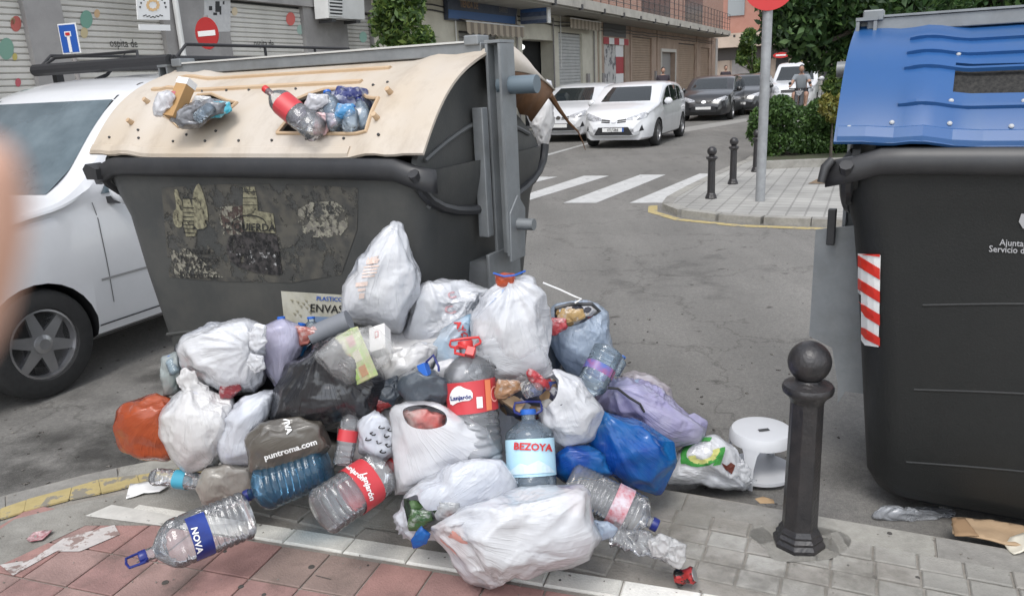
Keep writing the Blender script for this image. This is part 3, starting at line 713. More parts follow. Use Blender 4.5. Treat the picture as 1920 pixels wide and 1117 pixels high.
# white printed poster, drainpipe, AC, air grille
t = tag(MB().build('x') if False else empty('hanging_poster', label='white poster sign with orange emblem hanging before the grey building', cat='sign'))
def wpanel(name, quad, out, th, m, parent):
    P = []
    for o in (out, out+th):
        for (x, y) in quad: s, z = FW(x, y, WF+out+th); P.append(S(s, WF+o, z))
    n = len(quad)
    if parent is not None: P = to_local(parent, P)
    return MB().add(P, [tuple(range(n)), tuple(range(2*n-1, n-1, -1))]+[(i, (i+1) % n, (i+1) % n+n, i+n) for i in range(n)]).build(name, m, parent)
wpanel('poster_panel', [(254, -30), (316, -28), (319, 38), (259, 37)], .35, .02, M_pw, t)
wpanel('lower_strip', [(261, 46), (319, 47), (320, 58), (262, 57)], .35, .02, M_pw, t)
em = [(287+14*math.cos(q), 12+13*math.sin(q)) for q in np.linspace(0, 2*PI, 18, endpoint=False)]
M_or = mat('emblem_orange', (.75, .5, .25), .6)
for q in range(0, 12):
    a = q*PI/6; x, y = 287+10*math.cos(a), 10+9*math.sin(a)
    wpanel('emblem_petal', [(x-2.5, y-2.5), (x+2.5, y-2.5), (x+2.5, y+2.5), (x-2.5, y+2.5)], .372, .004, M_or, t)
for q in range(-5, 6):
    x, y = 287+q*3.4, 32-abs(q)*.7+(q % 2)*2
    wpanel('emblem_scroll', [(x-1.6, y-1), (x+1.6, y-1.5), (x+1.6, y+.3), (x-1.6, y+.6)], .372, .004, M_pk, t)
for q in range(9):
    a = PI+q*PI/8; x, y = 287+24*math.cos(a), 14+22*math.sin(a)*.9
    wpanel('emblem_letter', [(x-1.5, y-2), (x+1.5, y-2), (x+1, y+2), (x-1, y+1.5)], .372, .004, M_pk, t)
pip = MB(); pip.tube([W3(sx(338), 6, .06), W3(sx(338), .05, .06)], .045, 8); pip.build('drainpipe', M_wm, gb)
for (x, y, w_, h_) in [(392, 12, 6, 8), (404, 3, 8, 20), (400, 24, 7, 5), (412, 12, 3, 16), (418, 3, 3, 6)]:
    wpanel('notice', [(x, y), (x+w_, y), (x+w_, y+h_), (x, y+h_)], .0, .006, M_pk, gb)
wpanel('notice_board', [(383, -20), (432, -18), (432, 60), (383, 60)], -.0, .003, mat('pale_board', (.5, .5, .49), .7, (.42, .42, .42), 12), gb)
ac = empty('air_conditioner', label='white air conditioning unit on the grey wall beside the small tree', cat='air conditioner')
wpanel('housing', [(613, -20), (682, -12), (684, 37), (617, 34)], .08, .32, M_wm, ac)
wpanel('grille', [(618, -14), (642, -12), (642, 28), (620, 27)], .402, .01, M_dk, ac)
for k in range(7): wpanel('grille_bar', [(618, -12+k*6.5), (643, -10+k*6.5), (643, -7+k*6.5), (618, -9+k*6.5)], .413, .008, M_wm, ac)
wpanel('bracket', [(622, 36), (630, 36), (630, 42), (622, 42)], .1, .3, M_dk, ac); wpanel('bracket', [(668, 38), (676, 38), (676, 44), (668, 44)], .1, .3, M_dk, ac)
# --- cream building
cb = empty('cream_building', label='long cream and brown building with awnings, shutters and balconies', cat='building')
SC2 = sx(1120); SEND = sx(1345, 60)
def op(x0, x1, yt, yb=None, z0=.1): return (sx(x0), sx(x1), z0, sz((x0+x1)/2, yt))
o1 = op(862, 936, 60); o2 = op(980, 1040, 75); o3 = op(1048, 1092, 62); o4 = op(1133, 1172, 84); o5 = op(1186, 1222, 70); o6 = op(1240, 1266, 98); o7 = op(1272, 1304, 82); o8 = op(1314, 1330, 90)
HZ = 3.65
wall_with_openings('wall', cb, SE+.003, SC2, .04, HZ, [o1, o2, o3], M_cw)
wall_with_openings('wall', cb, SC2+.003, SEND, .04, HZ, [o4, o5, o6, o7, o8], M_bw)
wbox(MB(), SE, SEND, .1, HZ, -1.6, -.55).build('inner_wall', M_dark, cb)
for o_, m_ in ((o1, M_slatg), (o3, mat('pale_slat', (.42, .43, .42), .5, (.5, .5, .49), 4)), (o5, M_slatb), (o7, M_slatb), (o8, M_slatb)): shutter(cb, o_[0], o_[1], o_[2], o_[3], m_, .11, True)
wbox(MB(), o2[0], o2[1], .1, .12, -.5, 0).build('door_sill', M_gw, cb)
lamp = MB(); lamp.lathe([(.02, -.09), (.09, -.03), (.09, .03), (.02, .09)], 12, tuple(W3(sx(990), sz(990, 88), -.2))); lamp.build('globe_lamp', mat('lamp_globe', (.9, .93, .9), .3, emis=.9), cb, True)
M_wf_ = mat('white_frame', (.62, .60, .55), .6)
wbox(MB(), o6[0]-.12, o6[0], .05, o6[3]+.15, .0, .04).build('door_frame', M_wf_, cb); wbox(MB(), o6[1], o6[1]+.12, .05, o6[3]+.15, .0, .04).build('door_frame', M_wf_, cb); wbox(MB(), o6[0], o6[1], o6[3], o6[3]+.15, .0, .04).build('door_frame', M_wf_, cb)
wbox(MB(), o6[0], o6[1], .1, o6[3], -.3, -.25).build('door_panel', mat('grey_door', (.30, .29, .28), .6), cb)
wbox(MB(), o4[0], o4[1], .1, o4[3], -.12, -.08).build('scribbled_panel', mat('scribble', (.55, .54, .52), .7, (.16, .16, .17), 3.2, contrast=(.52, .56), detail=9), cb)
M_rp = mat('panel_red', (.42, .05, .06), .6)
dz = (o4[3]-.1)/4; o4w = (o4[1]-o4[0])
for k in (0, 2): wbox(MB(), o4[0]+o4w*.62, o4[1], .1+dz*(k+.3), .1+dz*(k+1.3), -.08, -.07).build('red_check', M_rp, cb)
wbox(MB(), o4[0]+o4w*.62, o4[1], .1, o4[3], -.085, -.075).build('white_check', M_pw, cb)
for k in range(5): wbox(MB(), o4[0]-.1+o4w*k*.24, o4[0]-.1+o4w*(k+1)*.24, o4[3], o4[3]+.25, .0, .02).build('check_header', M_rp if k % 2 == 0 else M_pw, cb)
wbox(MB(), o4[0]-.1, o4[1]+.1, o4[3]+.3, o4[3]+1.0, .0, .02).build('dark_fascia', mat('fascia', (.07, .075, .08), .5), cb)
# pilasters between the shops
for x in (1124, 1182, 1232, 1306, 1334): wbox(MB(), sx(x)-.12, sx(x)+.12, .05, HZ, .0, .05).build('pilaster', M_bw if x > 1180 else M_cw, cb)
wbox(MB(), sx(1345)-.7, sx(1345), .05, HZ, .0, .03).build('pilaster', mat('pale_stone', (.45, .44, .41), .7, (.5, .49, .46), 5), cb)
# awnings
def awning(px0, px1, py, name_lab, m, drop, out):
    a = empty('awning', label=name_lab, cat='awning'); s0, s1 = sx(px0), sx(px1); z = sz(px0, py)
    n = max(6, int((s1-s0)/.16)); V = []; F = []
    for i in range(n+1):
        s = s0+(s1-s0)*i/n
        V += [S(s, WF+.03, z+.12), S(s, WF+out, z), S(s, WF+out+.01, z-drop*(1 if i % 2 else .82)), S(s, WF+out+.002, z-drop*.75)]
    for i in range(n): b_ = i*4; F += [(b_, b_+1, b_+5, b_+4), (b_+1, b_+3, b_+7, b_+5), (b_+3, b_+2, b_+6, b_+7)]
    pydata('fabric', V, F, m, a)
    MB().tube([S(s0, WF+out, z), S(s1, WF+out, z)], .02, 6).build('front_bar', M_wm, a); MB().tube([S(s0-.02, WF+.05, z-1.6), S(s0-.02, WF+.05, z+.1)], .02, 6).build('side_bar', M_wm, a)
def stripes(name, c1, c2, n):
    m, nt, b = nodes(name); N = nt.nodes; L = nt.links; tc = N.new('ShaderNodeTexCoord'); mp = N.new('ShaderNodeMapping'); mp.inputs['Rotation'].default_value = (0, 0, -PI/2+TH); L.new(tc.outputs['Object'], mp.inputs[0])
    w = N.new('ShaderNodeTexWave'); w.inputs['Scale'].default_value = n; w.inputs['Distortion'].default_value = .3; L.new(mp.outputs[0], w.inputs[0]); r = N.new('ShaderNodeValToRGB'); r.color_ramp.elements[0].position = .4; r.color_ramp.elements[1].position = .6
    r.color_ramp.elements[0].color = (*c1, 1); r.color_ramp.elements[1].color = (*c2, 1); L.new(w.outputs[0], r.inputs[0]); L.new(r.outputs[0], b.inputs[0]); b.inputs['Roughness'].default_value = .9; return m
M_aw = stripes('awning_cloth', (.42, .36, .28), (.24, .20, .16), .8)
awning(855, 964, 42, 'striped brown awning with scalloped edge below the blue shop sign', M_aw, .33, .35)
awning(1050, 1108, 36, 'small striped awning with scalloped edge above the grey shutter', M_aw, .35, .4)
# blue shop signs
bs = empty('shop_sign', label='long blue shop sign with faded orange letters above the striped awning', cat='sign')
wpanel('sign_board', [(838, -22), (972, -2), (966, 49), (841, 37)], .02, .12, mat('sign_navy', (.07, .085, .12), .5, (.05, .06, .09), 6), bs)
wpanel('sign_stripe', [(841, 18), (966, 32), (966, 46), (841, 34)], .142, .01, mat('sign_stripe_blue', (.04, .11, .28), .5), bs)
lm = mat('sign_letters', (.30, .20, .13), .6)
wtext('lettering', 'TIENDA DE', 880, 10, 14, lm, bs, .16, .03, .85); wtext('lettering', 'BARRIO', 944, 20, 11, mat('sign_letters_dim', (.2, .18, .17), .6), bs, .16, .01, .8)
bs2 = empty('projecting_sign', label='small blue box sign projecting from the wall beside the long blue sign', cat='sign')
s_ = sx(975); z0_, z1_ = sz(975, 47), sz(975, 6)
q = [S(s_, WF+.1, 0), S(s_, WF+1.0, 0)]
wb = MB(); wbox(wb, s_-.1, s_+.1, z0_, z1_, .1, .95); wb.build('sign_box', mat('sign_navy2', (.10, .13, .2), .5, (.05, .07, .13), 9), bs2)
wbox(MB(), s_-.11, s_+.11, z0_-.02, z1_+.02, .95, .99).build('white_edge', M_wm, bs2)
for k, c in ((.15, (.2, .22, .26)), (.5, (.05, .12, .3))): wbox(MB(), s_-.105, s_-.1, z0_+(z1_-z0_)*k, z0_+(z1_-z0_)*(k+.15), .14, .94).build('sign_band', mat('band%d' % int(k*100), c, .5), bs2)
wbox(MB(), s_-.105, s_-.1, z0_+(z1_-z0_)*.72, z0_+(z1_-z0_)*.92, .7, .85).build('sign_emblem', M_or, bs2)
# balconies: overhanging slab and brick upper floor
s0b = sx(985, 0)
M_slab = mat('balcony_edge', (.46, .43, .37), .85, (.52, .49, .43), 2, dirt=.4, dscale=1.5)
OUT = 1.35
wbox(MB(), s0b-9, 52.6, HZ, HZ+.28, -.5, OUT).build('balcony_slab', M_slab, cb)
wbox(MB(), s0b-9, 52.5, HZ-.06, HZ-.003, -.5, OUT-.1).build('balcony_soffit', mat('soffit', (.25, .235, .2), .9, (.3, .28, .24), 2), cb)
M_brk = None
def brick_mat(name, c, c2, sc):
    m, nt, b = nodes(name); N = nt.nodes; L = nt.links; tc = N.new('ShaderNodeTexCoord'); sp = N.new('ShaderNodeSeparateXYZ'); L.new(tc.outputs['Object'], sp.inputs[0])
    dt = N.new('ShaderNodeVectorMath'); dt.operation = 'DOT_PRODUCT'; dt.inputs[1].default_value = tuple(VV+UU); L.new(tc.outputs['Object'], dt.inputs[0])
    cx = N.new('ShaderNodeCombineXYZ'); L.new(dt.outputs['Value'], cx.inputs[0]); L.new(sp.outputs[2], cx.inputs[1])
    br = N.new('ShaderNodeTexBrick'); br.inputs['Scale'].default_value = sc; br.inputs['Color1'].default_value = (*c, 1); br.inputs['Color2'].default_value = (*[x*1.2 for x in c], 1); br.inputs['Mortar'].default_value = (*c2, 1); br.inputs['Mortar Size'].default_value = .012
    br.inputs['Brick Width'].default_value = .26; br.inputs['Row Height'].default_value = .075; L.new(cx.outputs[0], br.inputs[0]); L.new(br.outputs[0], b.inputs[0]); b.inputs['Roughness'].default_value = .9; return m
M_brk = brick_mat('pink_brick', (.36, .19, .145), (.42, .33, .27), 1)
wbox(MB(), SE+.01, SEND, HZ+.28, HZ+6, -.5, .35).build('brick_wall', M_brk, cb)
# railings (cream mesh above the slab) and dark doorways with plants
for x0, x1 in ((1188, 1242), (1272, 1306)):
    a_, b_ = sx(x0, 10), sx(x1, 10); wbox(MB(), a_, b_, HZ+.3, HZ+2.4, .35, .37).build('balcony_door', mat('door_glass', (.06, .065, .07), .2), cb)
rl = MB()
for s in np.arange(s0b-2, 52.5, .9): rl.tube([S(s, WF+OUT-.06, HZ+.1), S(s, WF+OUT-.06, HZ+1.25)], .018, 5)
for z in (.45, .7, .95, 1.25): rl.tube([S(s0b-2, WF+OUT-.06, HZ+z), S(52.5, WF+OUT-.06, HZ+z)], .012, 5)
o_ = rl.build('balcony_railing', M_dk, cb)
rn = MB()
for s in np.arange(s0b-1, SEND, 2.3): rn.box(tuple(S(s, WF+OUT-.03, HZ+.03)), (.12, .12, .16), -TH)
rn.build('slab_spouts', M_dk, cb)['kind'] = 'stuff'
# --- terracotta building closing the street
SB = 62.0
tb = empty('terracotta_building', label='terracotta and beige building closing the far end of the street', cat='building')
def eb(mb, w0, w1, z0, z1, d0, d1):
    P = [S(SB+d, w, z) for z in (z0, z1) for d in (d0, d1) for w in (w0, w1)]
    return mb.add(P, [(0, 2, 3, 1), (4, 5, 7, 6), (0, 1, 5, 4), (2, 6, 7, 3), (0, 4, 6, 2), (1, 3, 7, 5)])
def ew(px, py=100): return FS(px, py, SB)
wl = ew(1335)[0]-3; wr = ew(1700)[0]
M_beige = mat('beige_render', (.46, .37, .30), .9, (.52, .42, .34), 1.2, dirt=.25, dscale=.7); M_terra = mat('terracotta_render', (.34, .17, .13), .9, (.38, .20, .155), 1.5)
M_gray2 = mat('shop_grey', (.26, .24, .235), .8, (.32, .30, .29), 2)
zc = ew(1400, 88)[1]
eb(MB(), wl, wr, .0, zc, .3, 8).build('ground_floor', M_beige, tb)
eb(MB(), wl, wr, zc, ew(1400, 62)[1], -.9, 8).build('balcony_front', M_beige, tb)
eb(MB(), wl, wr, ew(1400, 62)[1], 14, .2, 8).build('upper_wall', M_terra, tb)
eb(MB(), ew(1440)[0], wr, ew(1480, 50)[1], ew(1480, 10)[1], -.3, .19).build('beige_bay', M_beige, tb)
for x0, x1, yt, m_, nm in ((1372, 1408, 104, M_gray2, 'shop_shutter'), (1410, 1444, 104, M_gray2, 'shop_shutter'), (1455, 1478, 108, M_dk, 'dark_doorway'), (1500, 1528, 112, mat('yellow_front', (.55, .40, .12), .6), 'yellow_shopfront'), (1350, 1368, 110, M_beige, 'pillar'), (1535, 1560, 112, M_dk, 'dark_doorway')):
    eb(MB(), ew(x0)[0], ew(x1)[0], .05, ew((x0+x1)/2, yt)[1], .22, .298).build(nm, m_, tb)
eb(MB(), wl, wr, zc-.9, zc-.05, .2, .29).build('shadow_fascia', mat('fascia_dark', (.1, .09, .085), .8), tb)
for x in (1512, 1520, 1542): eb(MB(), ew(x)[0], ew(x+5)[0], 1.2, 2.2, .2, .215).build('window', M_dk, tb)
for x, y in ((1462, 20), (1380, 8), (1500, 5)):
    w_, z_ = ew(x, y); eb(MB(), w_-.6, w_+.6, z_-.8, z_+.8, .1, .19).build('window', mat('far_glass', (.25, .27, .28), .2), tb)
w_, z_ = ew(1466, 104); rs = empty('lit_shop_sign', S(SB-.6, w_, z_), -TH, 'oval red shop sign with white letters under the far balcony', 'sign')
MB().prism([(.55*math.cos(q), .2*math.sin(q)) for q in np.linspace(0, 2*PI, 20, endpoint=False)], 1, -.05, .05).build('sign_face', M_red, rs)
MB().box((0, -.06, 0), (.7, .02, .11)).build('white_lettering', M_pw, rs)
w_, z_ = ew(1489, 130)
def round_sign(name, loc, rz, R, bar, lab, tilt=0):
    t = empty(name, loc, rz, lab, 'road sign'); n = 40
    MB().prism([(R*math.cos(q), R*math.sin(q)) for q in np.linspace(0, 2*PI, n, endpoint=False)], 1, -.004, .004).build('sign_disc', mat('sign_red2', (.45, .035, .035), .4, (.40, .03, .03), 3), t)
    MB().box((0, -.006, 0), (R*1.5*bar, .003, R*.33)).build('white_bar', M_pw, t)
    MB().box((0, .02, -.0), (R*.3, .03, R*2.2)).build('bracket', M_gray2, t); return t
round_sign('no_entry_sign', S(SB-4, w_*.92, z_), -TH, .36, 1, 'distant red no entry sign beside the yellow shopfront')

# ================================================================== ROAD SIGNS ON THE LEFT
dp = .25
t = round_sign('no_entry_sign', D(388, 63, 11.3), -TH, .21, 1, 'red no entry sign on the grey building above the van roof rack')
p = D(130, 73, 10.2); t = empty('dead_end_sign', p, -TH+.12, 'blue and white dead end sign rising behind the roof rack', 'road sign')
MB().box((0, 0, 0), (.29, .008, .36)).build('sign_plate', M_pw, t, bevel=.003); MB().box((0, -.0065, 0), (.255, .004, .325)).build('blue_field', M_blue, t)
MB().box((0, -.011, -.06), (.045, .004, .2)).build('white_stem', M_pw, t); MB().box((0, -.011, .055), (.10, .004, .06)).build('white_cap', M_pw, t); MB().box((0, -.0145, .055), (.07, .003, .035)).build('red_bar', M_red, t)
MB().tube([(0, .02, -2.3), (0, .02, .12)], .025, 8).build('sign_post', M_gray2, t)
# big pole on the far corner
gp = G(1425, 377); t = empty('sign_pole', gp, -TH+.25, 'grey galvanised pole with red no entry disc on the far corner', 'road sign')
M_galv = mat('galvanised', (.30, .31, .32), .55, (.38, .39, .40), 9, metal=.3, dirt=.3, dscale=4)
zt = 3.1
MB().lathe([(.058, 0), (.058, zt)], 16).build('pole', M_galv, t, True)
zs = D(1440, -30, gp[1])[2]
n = 48; MB().prism([(.30*math.cos(q), zs+.30*math.sin(q)) for q in np.linspace(0, 2*PI, n, endpoint=False)], 1, -.075, -.068).build('sign_disc', M_red, t)
MB().box((0, -.078, zs), (.44, .003, .1)).build('white_bar', M_pw, t)

# ================================================================== BOLLARDS
M_iron = mat('cast_iron', (.014, .014, .016), .36, (.028, .026, .027), 22, bump=.25, bscale=90, dirt=.3, dcol=(.07, .055, .05), dscale=9, spec=.6)
def bollard(loc, H, lab, rz=.2, det=True):
    t = empty('bollard', loc, rz, lab, 'bollard', 'cast iron bollards'); k = H/.74; n = 8
    b = MB(); b.lathe([(.088*k, 0), (.088*k, .018), (.078*k, .030), (.080*k, .040), (.070*k, .050), (.070*k, .058), (.060*k, .074)], n); b.build('base_ring', M_iron, t)
    b = MB(); b.lathe([(.060*k, .07), (.054*k, .54*k), (.054*k, .546*k)], n); b.build('shaft', M_iron, t, bevel=.003)
    b = MB(); b.lathe([(.054*k, .540*k), (.060*k, .556*k), (.080*k, .575*k), (.083*k, .590*k), (.078*k, .600*k), (.045*k, .612*k), (.040*k, .62*k)], 24); b.build('collar', M_iron, t, True)
    r = .069*k; zc_ = .62*k+r*.86
    b = MB(); b.lathe([(max(.002, r*math.sin(q)), zc_-r*math.cos(q)) for q in np.linspace(.35, PI, 16)], 28); b.build('ball_finial', M_iron, t, True)
    return t
gbl = G(1497, 1018); bollard(gbl, .735, 'large black iron bollard with ball top in front of the stool', .25)
pt = MB(); 
rr_ = [(gbl[0]+(.16+.03*math.sin(3*q+1))*math.cos(q), gbl[1]+(.13+.02*math.cos(2*q))*math.sin(q)) for q in np.linspace(0, 2*PI, 30, endpoint=False)]
flat('mortar_patch', rr_, .0045, M_conc, pave, .05)
bollard(G(1333, 372), .66, 'far left black bollard at the corner by the zebra crossing')
bollard(G(1374, 345), .66, 'far black bollard between the pole and the first corner bollard')
bollard(G(1417, 322), .66, 'far black bollard half hidden behind the grey sign pole')

def rebase(t, base):
    """put a thing's own origin at its base without moving its parts"""
    bpy.context.view_layer.update()
    for c in t.children: c.location = Vector(c.location)-Vector(base)
    t.location = tuple(base)
for z_, o_ in ((3.42, .05), (3.30, .04)):
    P = [S(s, WF+o_, z_-.04*math.sin((s-SE)*1.3)**2) for s in np.arange(SE+.1, SEND-1, .8)]; MB().tube(P, .018, 5).build('cable', M_dk, cb)
for x_ in (1112, 1036, 968): MB().tube([S(sx(x_), WF+.05, 3.5), S(sx(x_), WF+.05, .1)], .03, 6).build('downpipe', M_gray2, cb)
for x_ in (1100, 1128, 1228): wbox(MB(), sx(x_)-.12, sx(x_)+.12, 1.3, 1.7, .0, .08).build('meter_box', M_gray2, cb)
rebase(gb, S(0, WF, .04)); rebase(cb, S(SE, WF, .04)); rebase(tb, S(SB, -6, .04))

# ================================================================== VEHICLES
M_tyre = mat('tyre', (.02, .02, .02), .85, (.03, .03, .03), 20)
M_rim = mat('alloy', (.42, .42, .43), .35, (.36, .36, .37), 8, metal=.8)
M_glass = None
def carglass():
    m, nt, b = nodes('car_glass'); b.inputs['Base Color'].default_value = (.02, .025, .027, 1); b.inputs['Roughness'].default_value = .03; b.inputs['Specular IOR Level'].default_value = .9; return m
M_glass = carglass()
def paint(name, c): return mat(name, c, .3, tuple(x*.95 for x in c), 1.2, coat=.8, dirt=.08, dscale=2)
M_head = mat('headlamp', (.55, .57, .6), .08, (.2, .2, .22), 18, coat=1, spec=.9); M_trim = mat('black_trim', (.02, .02, .022), .5); M_chrome = mat('chrome', (.6, .6, .62), .15, metal=1); M_tail = mat('tail_lamp', (.4, .02, .02), .2, coat=1)
def interp(tab, x):
    xs = [a for a, _ in tab]; ys = [b for _, b in tab]
    # smooth (monotone-ish) interpolation
    return float(np.mean([np.interp(x+d, xs, ys) for d in (-.07, -.045, -.02, 0, .02, .045, .07)])) if .09 < x < xs[-1]-.09 else float(np.interp(x, xs, ys))
def car(name, lab, cat_, L, Wd, top, belt, hw, zb, body_m, loc, heading, wheels, wr, sidew, wind, rear, front=None, group=None, tumb=.2, mirror=None, doors=(), det=True, spokes=5):
    """x forward from the tail (0) to the nose (L). top: roof/bonnet line, belt: shoulder line, hw: half width along x"""
    t = empty(name, loc, heading, lab, cat_, group); bpy.context.view_layer.update()
    nx = 72; xs = (1-np.cos(np.linspace(0, PI, nx)))/2*L
    xs = np.unique(np.concatenate([xs, [a for a, _ in top], np.linspace(0, L, 50)])); xs.sort()
    V = []; ns = 15
    for x in xs:
        zt = interp(top, x); ze = min(interp(belt, x), zt-.01); w_ = interp(hw, x); g = max(0, zt-ze)
        wt = w_-tumb*g/.5*.55-.0; rr = min(.09, g*.5+.02); zlo = zb+ (.1 if x < .12 or x > L-.12 else 0)
        half = [(0, zlo), (w_*.86, zlo), (w_*.955, zlo+.05), (w_*.99, zlo+.16), (w_, zlo+(ze-zlo)*.55), (w_*.992, ze-.06), (w_*.965-.0, ze), (w_*.965+(wt-w_*.965)*.3, ze+(zt-ze)*.3), (w_*.965+(wt-w_*.965)*.62, ze+(zt-ze)*.62), (wt, zt-rr*.75 if g > .05 else zt-.008), (wt-rr*.35, zt-rr*.22 if g > .05 else zt-.004), (wt-rr*1.1, zt), (wt*.6, zt+.018), (wt*.3, zt+.026), (0, zt+.028)]
        ring = [(x, y, z) for y, z in half]+[(x, -y, z) for y, z in half[-2:0:-1]]
        V += ring
    nr = len(ring); F = [(i*nr+k, i*nr+(k+1) % nr, (i+1)*nr+(k+1) % nr, (i+1)*nr+k) for i in range(len(xs)-1) for k in range(nr)]
    F += [tuple(range(nr))[::-1], tuple((len(xs)-1)*nr+k for k in range(nr))]
    b = pydata('body', V, F, body_m, t); fixn(b)
    cut = MB()
    for x in wheels:
        for s in (-1, 1):
            cut.lathe([(wr*1.12, 0), (wr*1.12, .34)], 28, (x, s*(Wd/2-.30) if s > 0 else -(Wd/2+.04), wr*.98), Matrix.Rotation(-PI/2, 3, 'X'))
    cut.box((L/2, 0, zb-.3), (L*2, Wd*2, .52))if False else None
    co = cut.build('cut', M_trim)
    co.matrix_world = t.matrix_world
    md = b.modifiers.new('b', 'BOOLEAN'); md.object = co; md.operation = 'DIFFERENCE'; md.solver = 'EXACT'; md.material_mode = 'TRANSFER'
    bpy.context.view_layer.update(); dg = bpy.context.evaluated_depsgraph_get()
    me = bpy.data.meshes.new_from_object(b.evaluated_get(dg)); b.modifiers.clear(); old = b.data
    if len(me.polygons) > 100: b.data = me
    bpy.data.objects.remove(co); smooth_by_angle(b, 32)
    bv = BVHTree.FromPolygons([v.co for v in old.vertices], [tuple(p.vertices) for p in old.polygons])
    def patch(nm, poly, axis, m, step=.12, off=.004, sgn=1, parent=t, x0=None):
        """poly in side view (x,z) for axis y, front view (y,z) for axis x, plan (x,y) for z"""
        v, f = tri(poly, step); out = []
        for p in v:
            if axis == 'y': o, d = Vector((p[0], 3*sgn, p[1])), Vector((0, -sgn, 0))
            elif axis == 'x': o, d = Vector((L+2 if sgn > 0 else -2, p[0], p[1])), Vector((-sgn, 0, 0))
            else: o, d = Vector((p[0], p[1], 4)), Vector((0, 0, -1))
            h = bv.ray_cast(o, d); out.append(h[0]-d*off if h[0] else None)
        F = [q for q in f if all(out[i] is not None for i in q)]
        V = [tuple(o) if o is not None else (0, 0, 0) for o in out]
        if F:
            o = pydata(nm, V, F, m, parent, True)
            bm = bmesh.new(); bm.from_mesh(o.data); bmesh.ops.delete(bm, geom=[v for v in bm.verts if not v.link_faces], context='VERTS'); bmesh.ops.recalc_face_normals(bm, faces=bm.faces); bm.to_mesh(o.data); bm.free(); return o
    for s in (1, -1):
        for poly in sidew: patch('side_window', poly, 'y', M_glass, .15, .005, s)
        for (x, z0, z1) in doors:
            patch('door_seam', [(x-.003, z0), (x+.003, z0), (x+.003, z1), (x-.003, z1)], 'y', mat('seam_dark', (.12, .12, .125), .6), .1, .003, s)
    if wind: patch('windscreen', wind, 'x', M_glass, .1, .006, 1)
    if rear: patch('rear_window', rear, 'x', M_glass, .1, .006, -1)
    for (nm, poly, m_) in (front or []): patch(nm, poly, 'x', m_, .06, .008 if nm not in ('number_plate', 'badge') else .02, 1)
    # wheels
    for x in wheels:
        for s in (-1, 1):
            w = empty('wheel', (x, s*(Wd/2-.115), wr), 0 if s > 0 else PI); w.parent = t
            MT = Matrix.Rotation(-PI/2, 3, 'X'); r = wr
            MB().lathe([(r*.60, -.09), (r*.86, -.10), (r*.97, -.08), (r, -.05), (r, .05), (r*.97, .085), (r*.88, .105), (r*.66, .10), (r*.63, .085), (r*.60, .05)], 36, (0, 0, 0), MT).build('tyre', M_tyre, w, True)
            rim = MB(); rim.lathe([(r*.635, .05), (r*.635, .088), (r*.60, .090), (r*.575, .05), (r*.57, -.03)], 30, (0, 0, 0), MT)
            ro = rim.build('rim', M_rim, w, True)
            sp = MB(); ns_ = spokes
            for k in range(ns_):
                a = 2*PI*k/ns_+.3
                for (rr0, rr1, w0, w1) in ((r*.10, r*.6, r*.13, r*.075),):
                    ca, sa = math.cos(a), math.sin(a); P = []
                    for (q, ww, yy) in ((rr0, w0, .075), (rr1, w1, .068)):
                        for sg in (-1, 1):
                            for yv in (yy, yy-.03): P.append((q*ca-sg*ww*sa, yv, q*sa+sg*ww*ca))
                    sp.add(P, [(0, 2, 6, 4), (1, 5, 7, 3), (0, 4, 5, 1), (2, 3, 7, 6), (4, 6, 7, 5), (0, 1, 3, 2)])
            sp.lathe([(r*.17, .05), (r*.17, .082), (r*.10, .09)], 16, (0, 0, 0), MT)
            sp.build('spokes', M_rim, w); MB().lathe([(r*.58, -.02), (r*.58, -.01)], 20, (0, 0, 0), MT).build('brake_disc', M_dk, w)
    if mirror:
        mx, mz = mirror
        for s in (-1, 1):
            mb = MB(); mb.lathe([(.02, -.10), (.075, -.06), (.09, 0), (.075, .06), (.02, .10)], 14, (mx, s*(Wd/2+.09), mz), Matrix.Rotation(PI/2, 3, 'X')@Matrix.Diagonal((.75, 1, 1)).to_3x3()); mb.build('mirror', body_m, t, True)
            MB().box((mx, s*(Wd/2-.0), mz-.06), (.07, .14, .04)).build('mirror_arm', M_trim, t)
    return t, bv, patch
HD = -PI/2-TH      # heading of a vehicle that faces down the street towards the camera: local +x -> -VV
HD = math.atan2(-VV[1], -VV[0])
def car_loc(px, py, L, Wd, side_near=True, front=True):
    """front-bumper centre ground pixel -> origin (tail centre)"""
    g = G(px, py, RZ); g[2] = RZ; return g+VV*L
HATCH = dict(L=4.25, Wd=1.78,
    top=[(0, .62), (.04, .85), (.12, 1.02), (.35, 1.2), (.62, 1.36), (1.1, 1.44), (1.7, 1.475), (2.2, 1.46), (2.55, 1.40), (2.95, 1.20), (3.28, 1.01), (3.6, .95), (3.95, .86), (4.12, .74), (4.22, .58), (4.25, .48)],
    belt=[(0, .60), (.3, .97), (1.5, .96), (3.0, .93), (3.3, .90), (3.9, .78), (4.25, .45)],
    hw=[(0, .66), (.1, .78), (.4, .86), (1, .89), (3.3, .885), (3.75, .85), (4.0, .77), (4.15, .66), (4.22, .56), (4.25, .50)], zb=.20)
SW = [[(.72, 1.02), (1.35, 1.0), (1.35, 1.36), (1.05, 1.33), (.85, 1.22)], [(1.4, 1.0), (2.05, .985), (2.05, 1.38), (1.4, 1.37)], [(2.1, .985), (2.95, .965), (2.75, 1.12), (2.4, 1.32), (2.1, 1.38)]]
WS = [(-.62, 1.055), (.62, 1.055), (.56, 1.25), (.50, 1.385), (-.50, 1.385), (-.56, 1.25)]
RW = [(-.55, 1.02), (.55, 1.02), (.48, 1.3), (-.48, 1.3)]
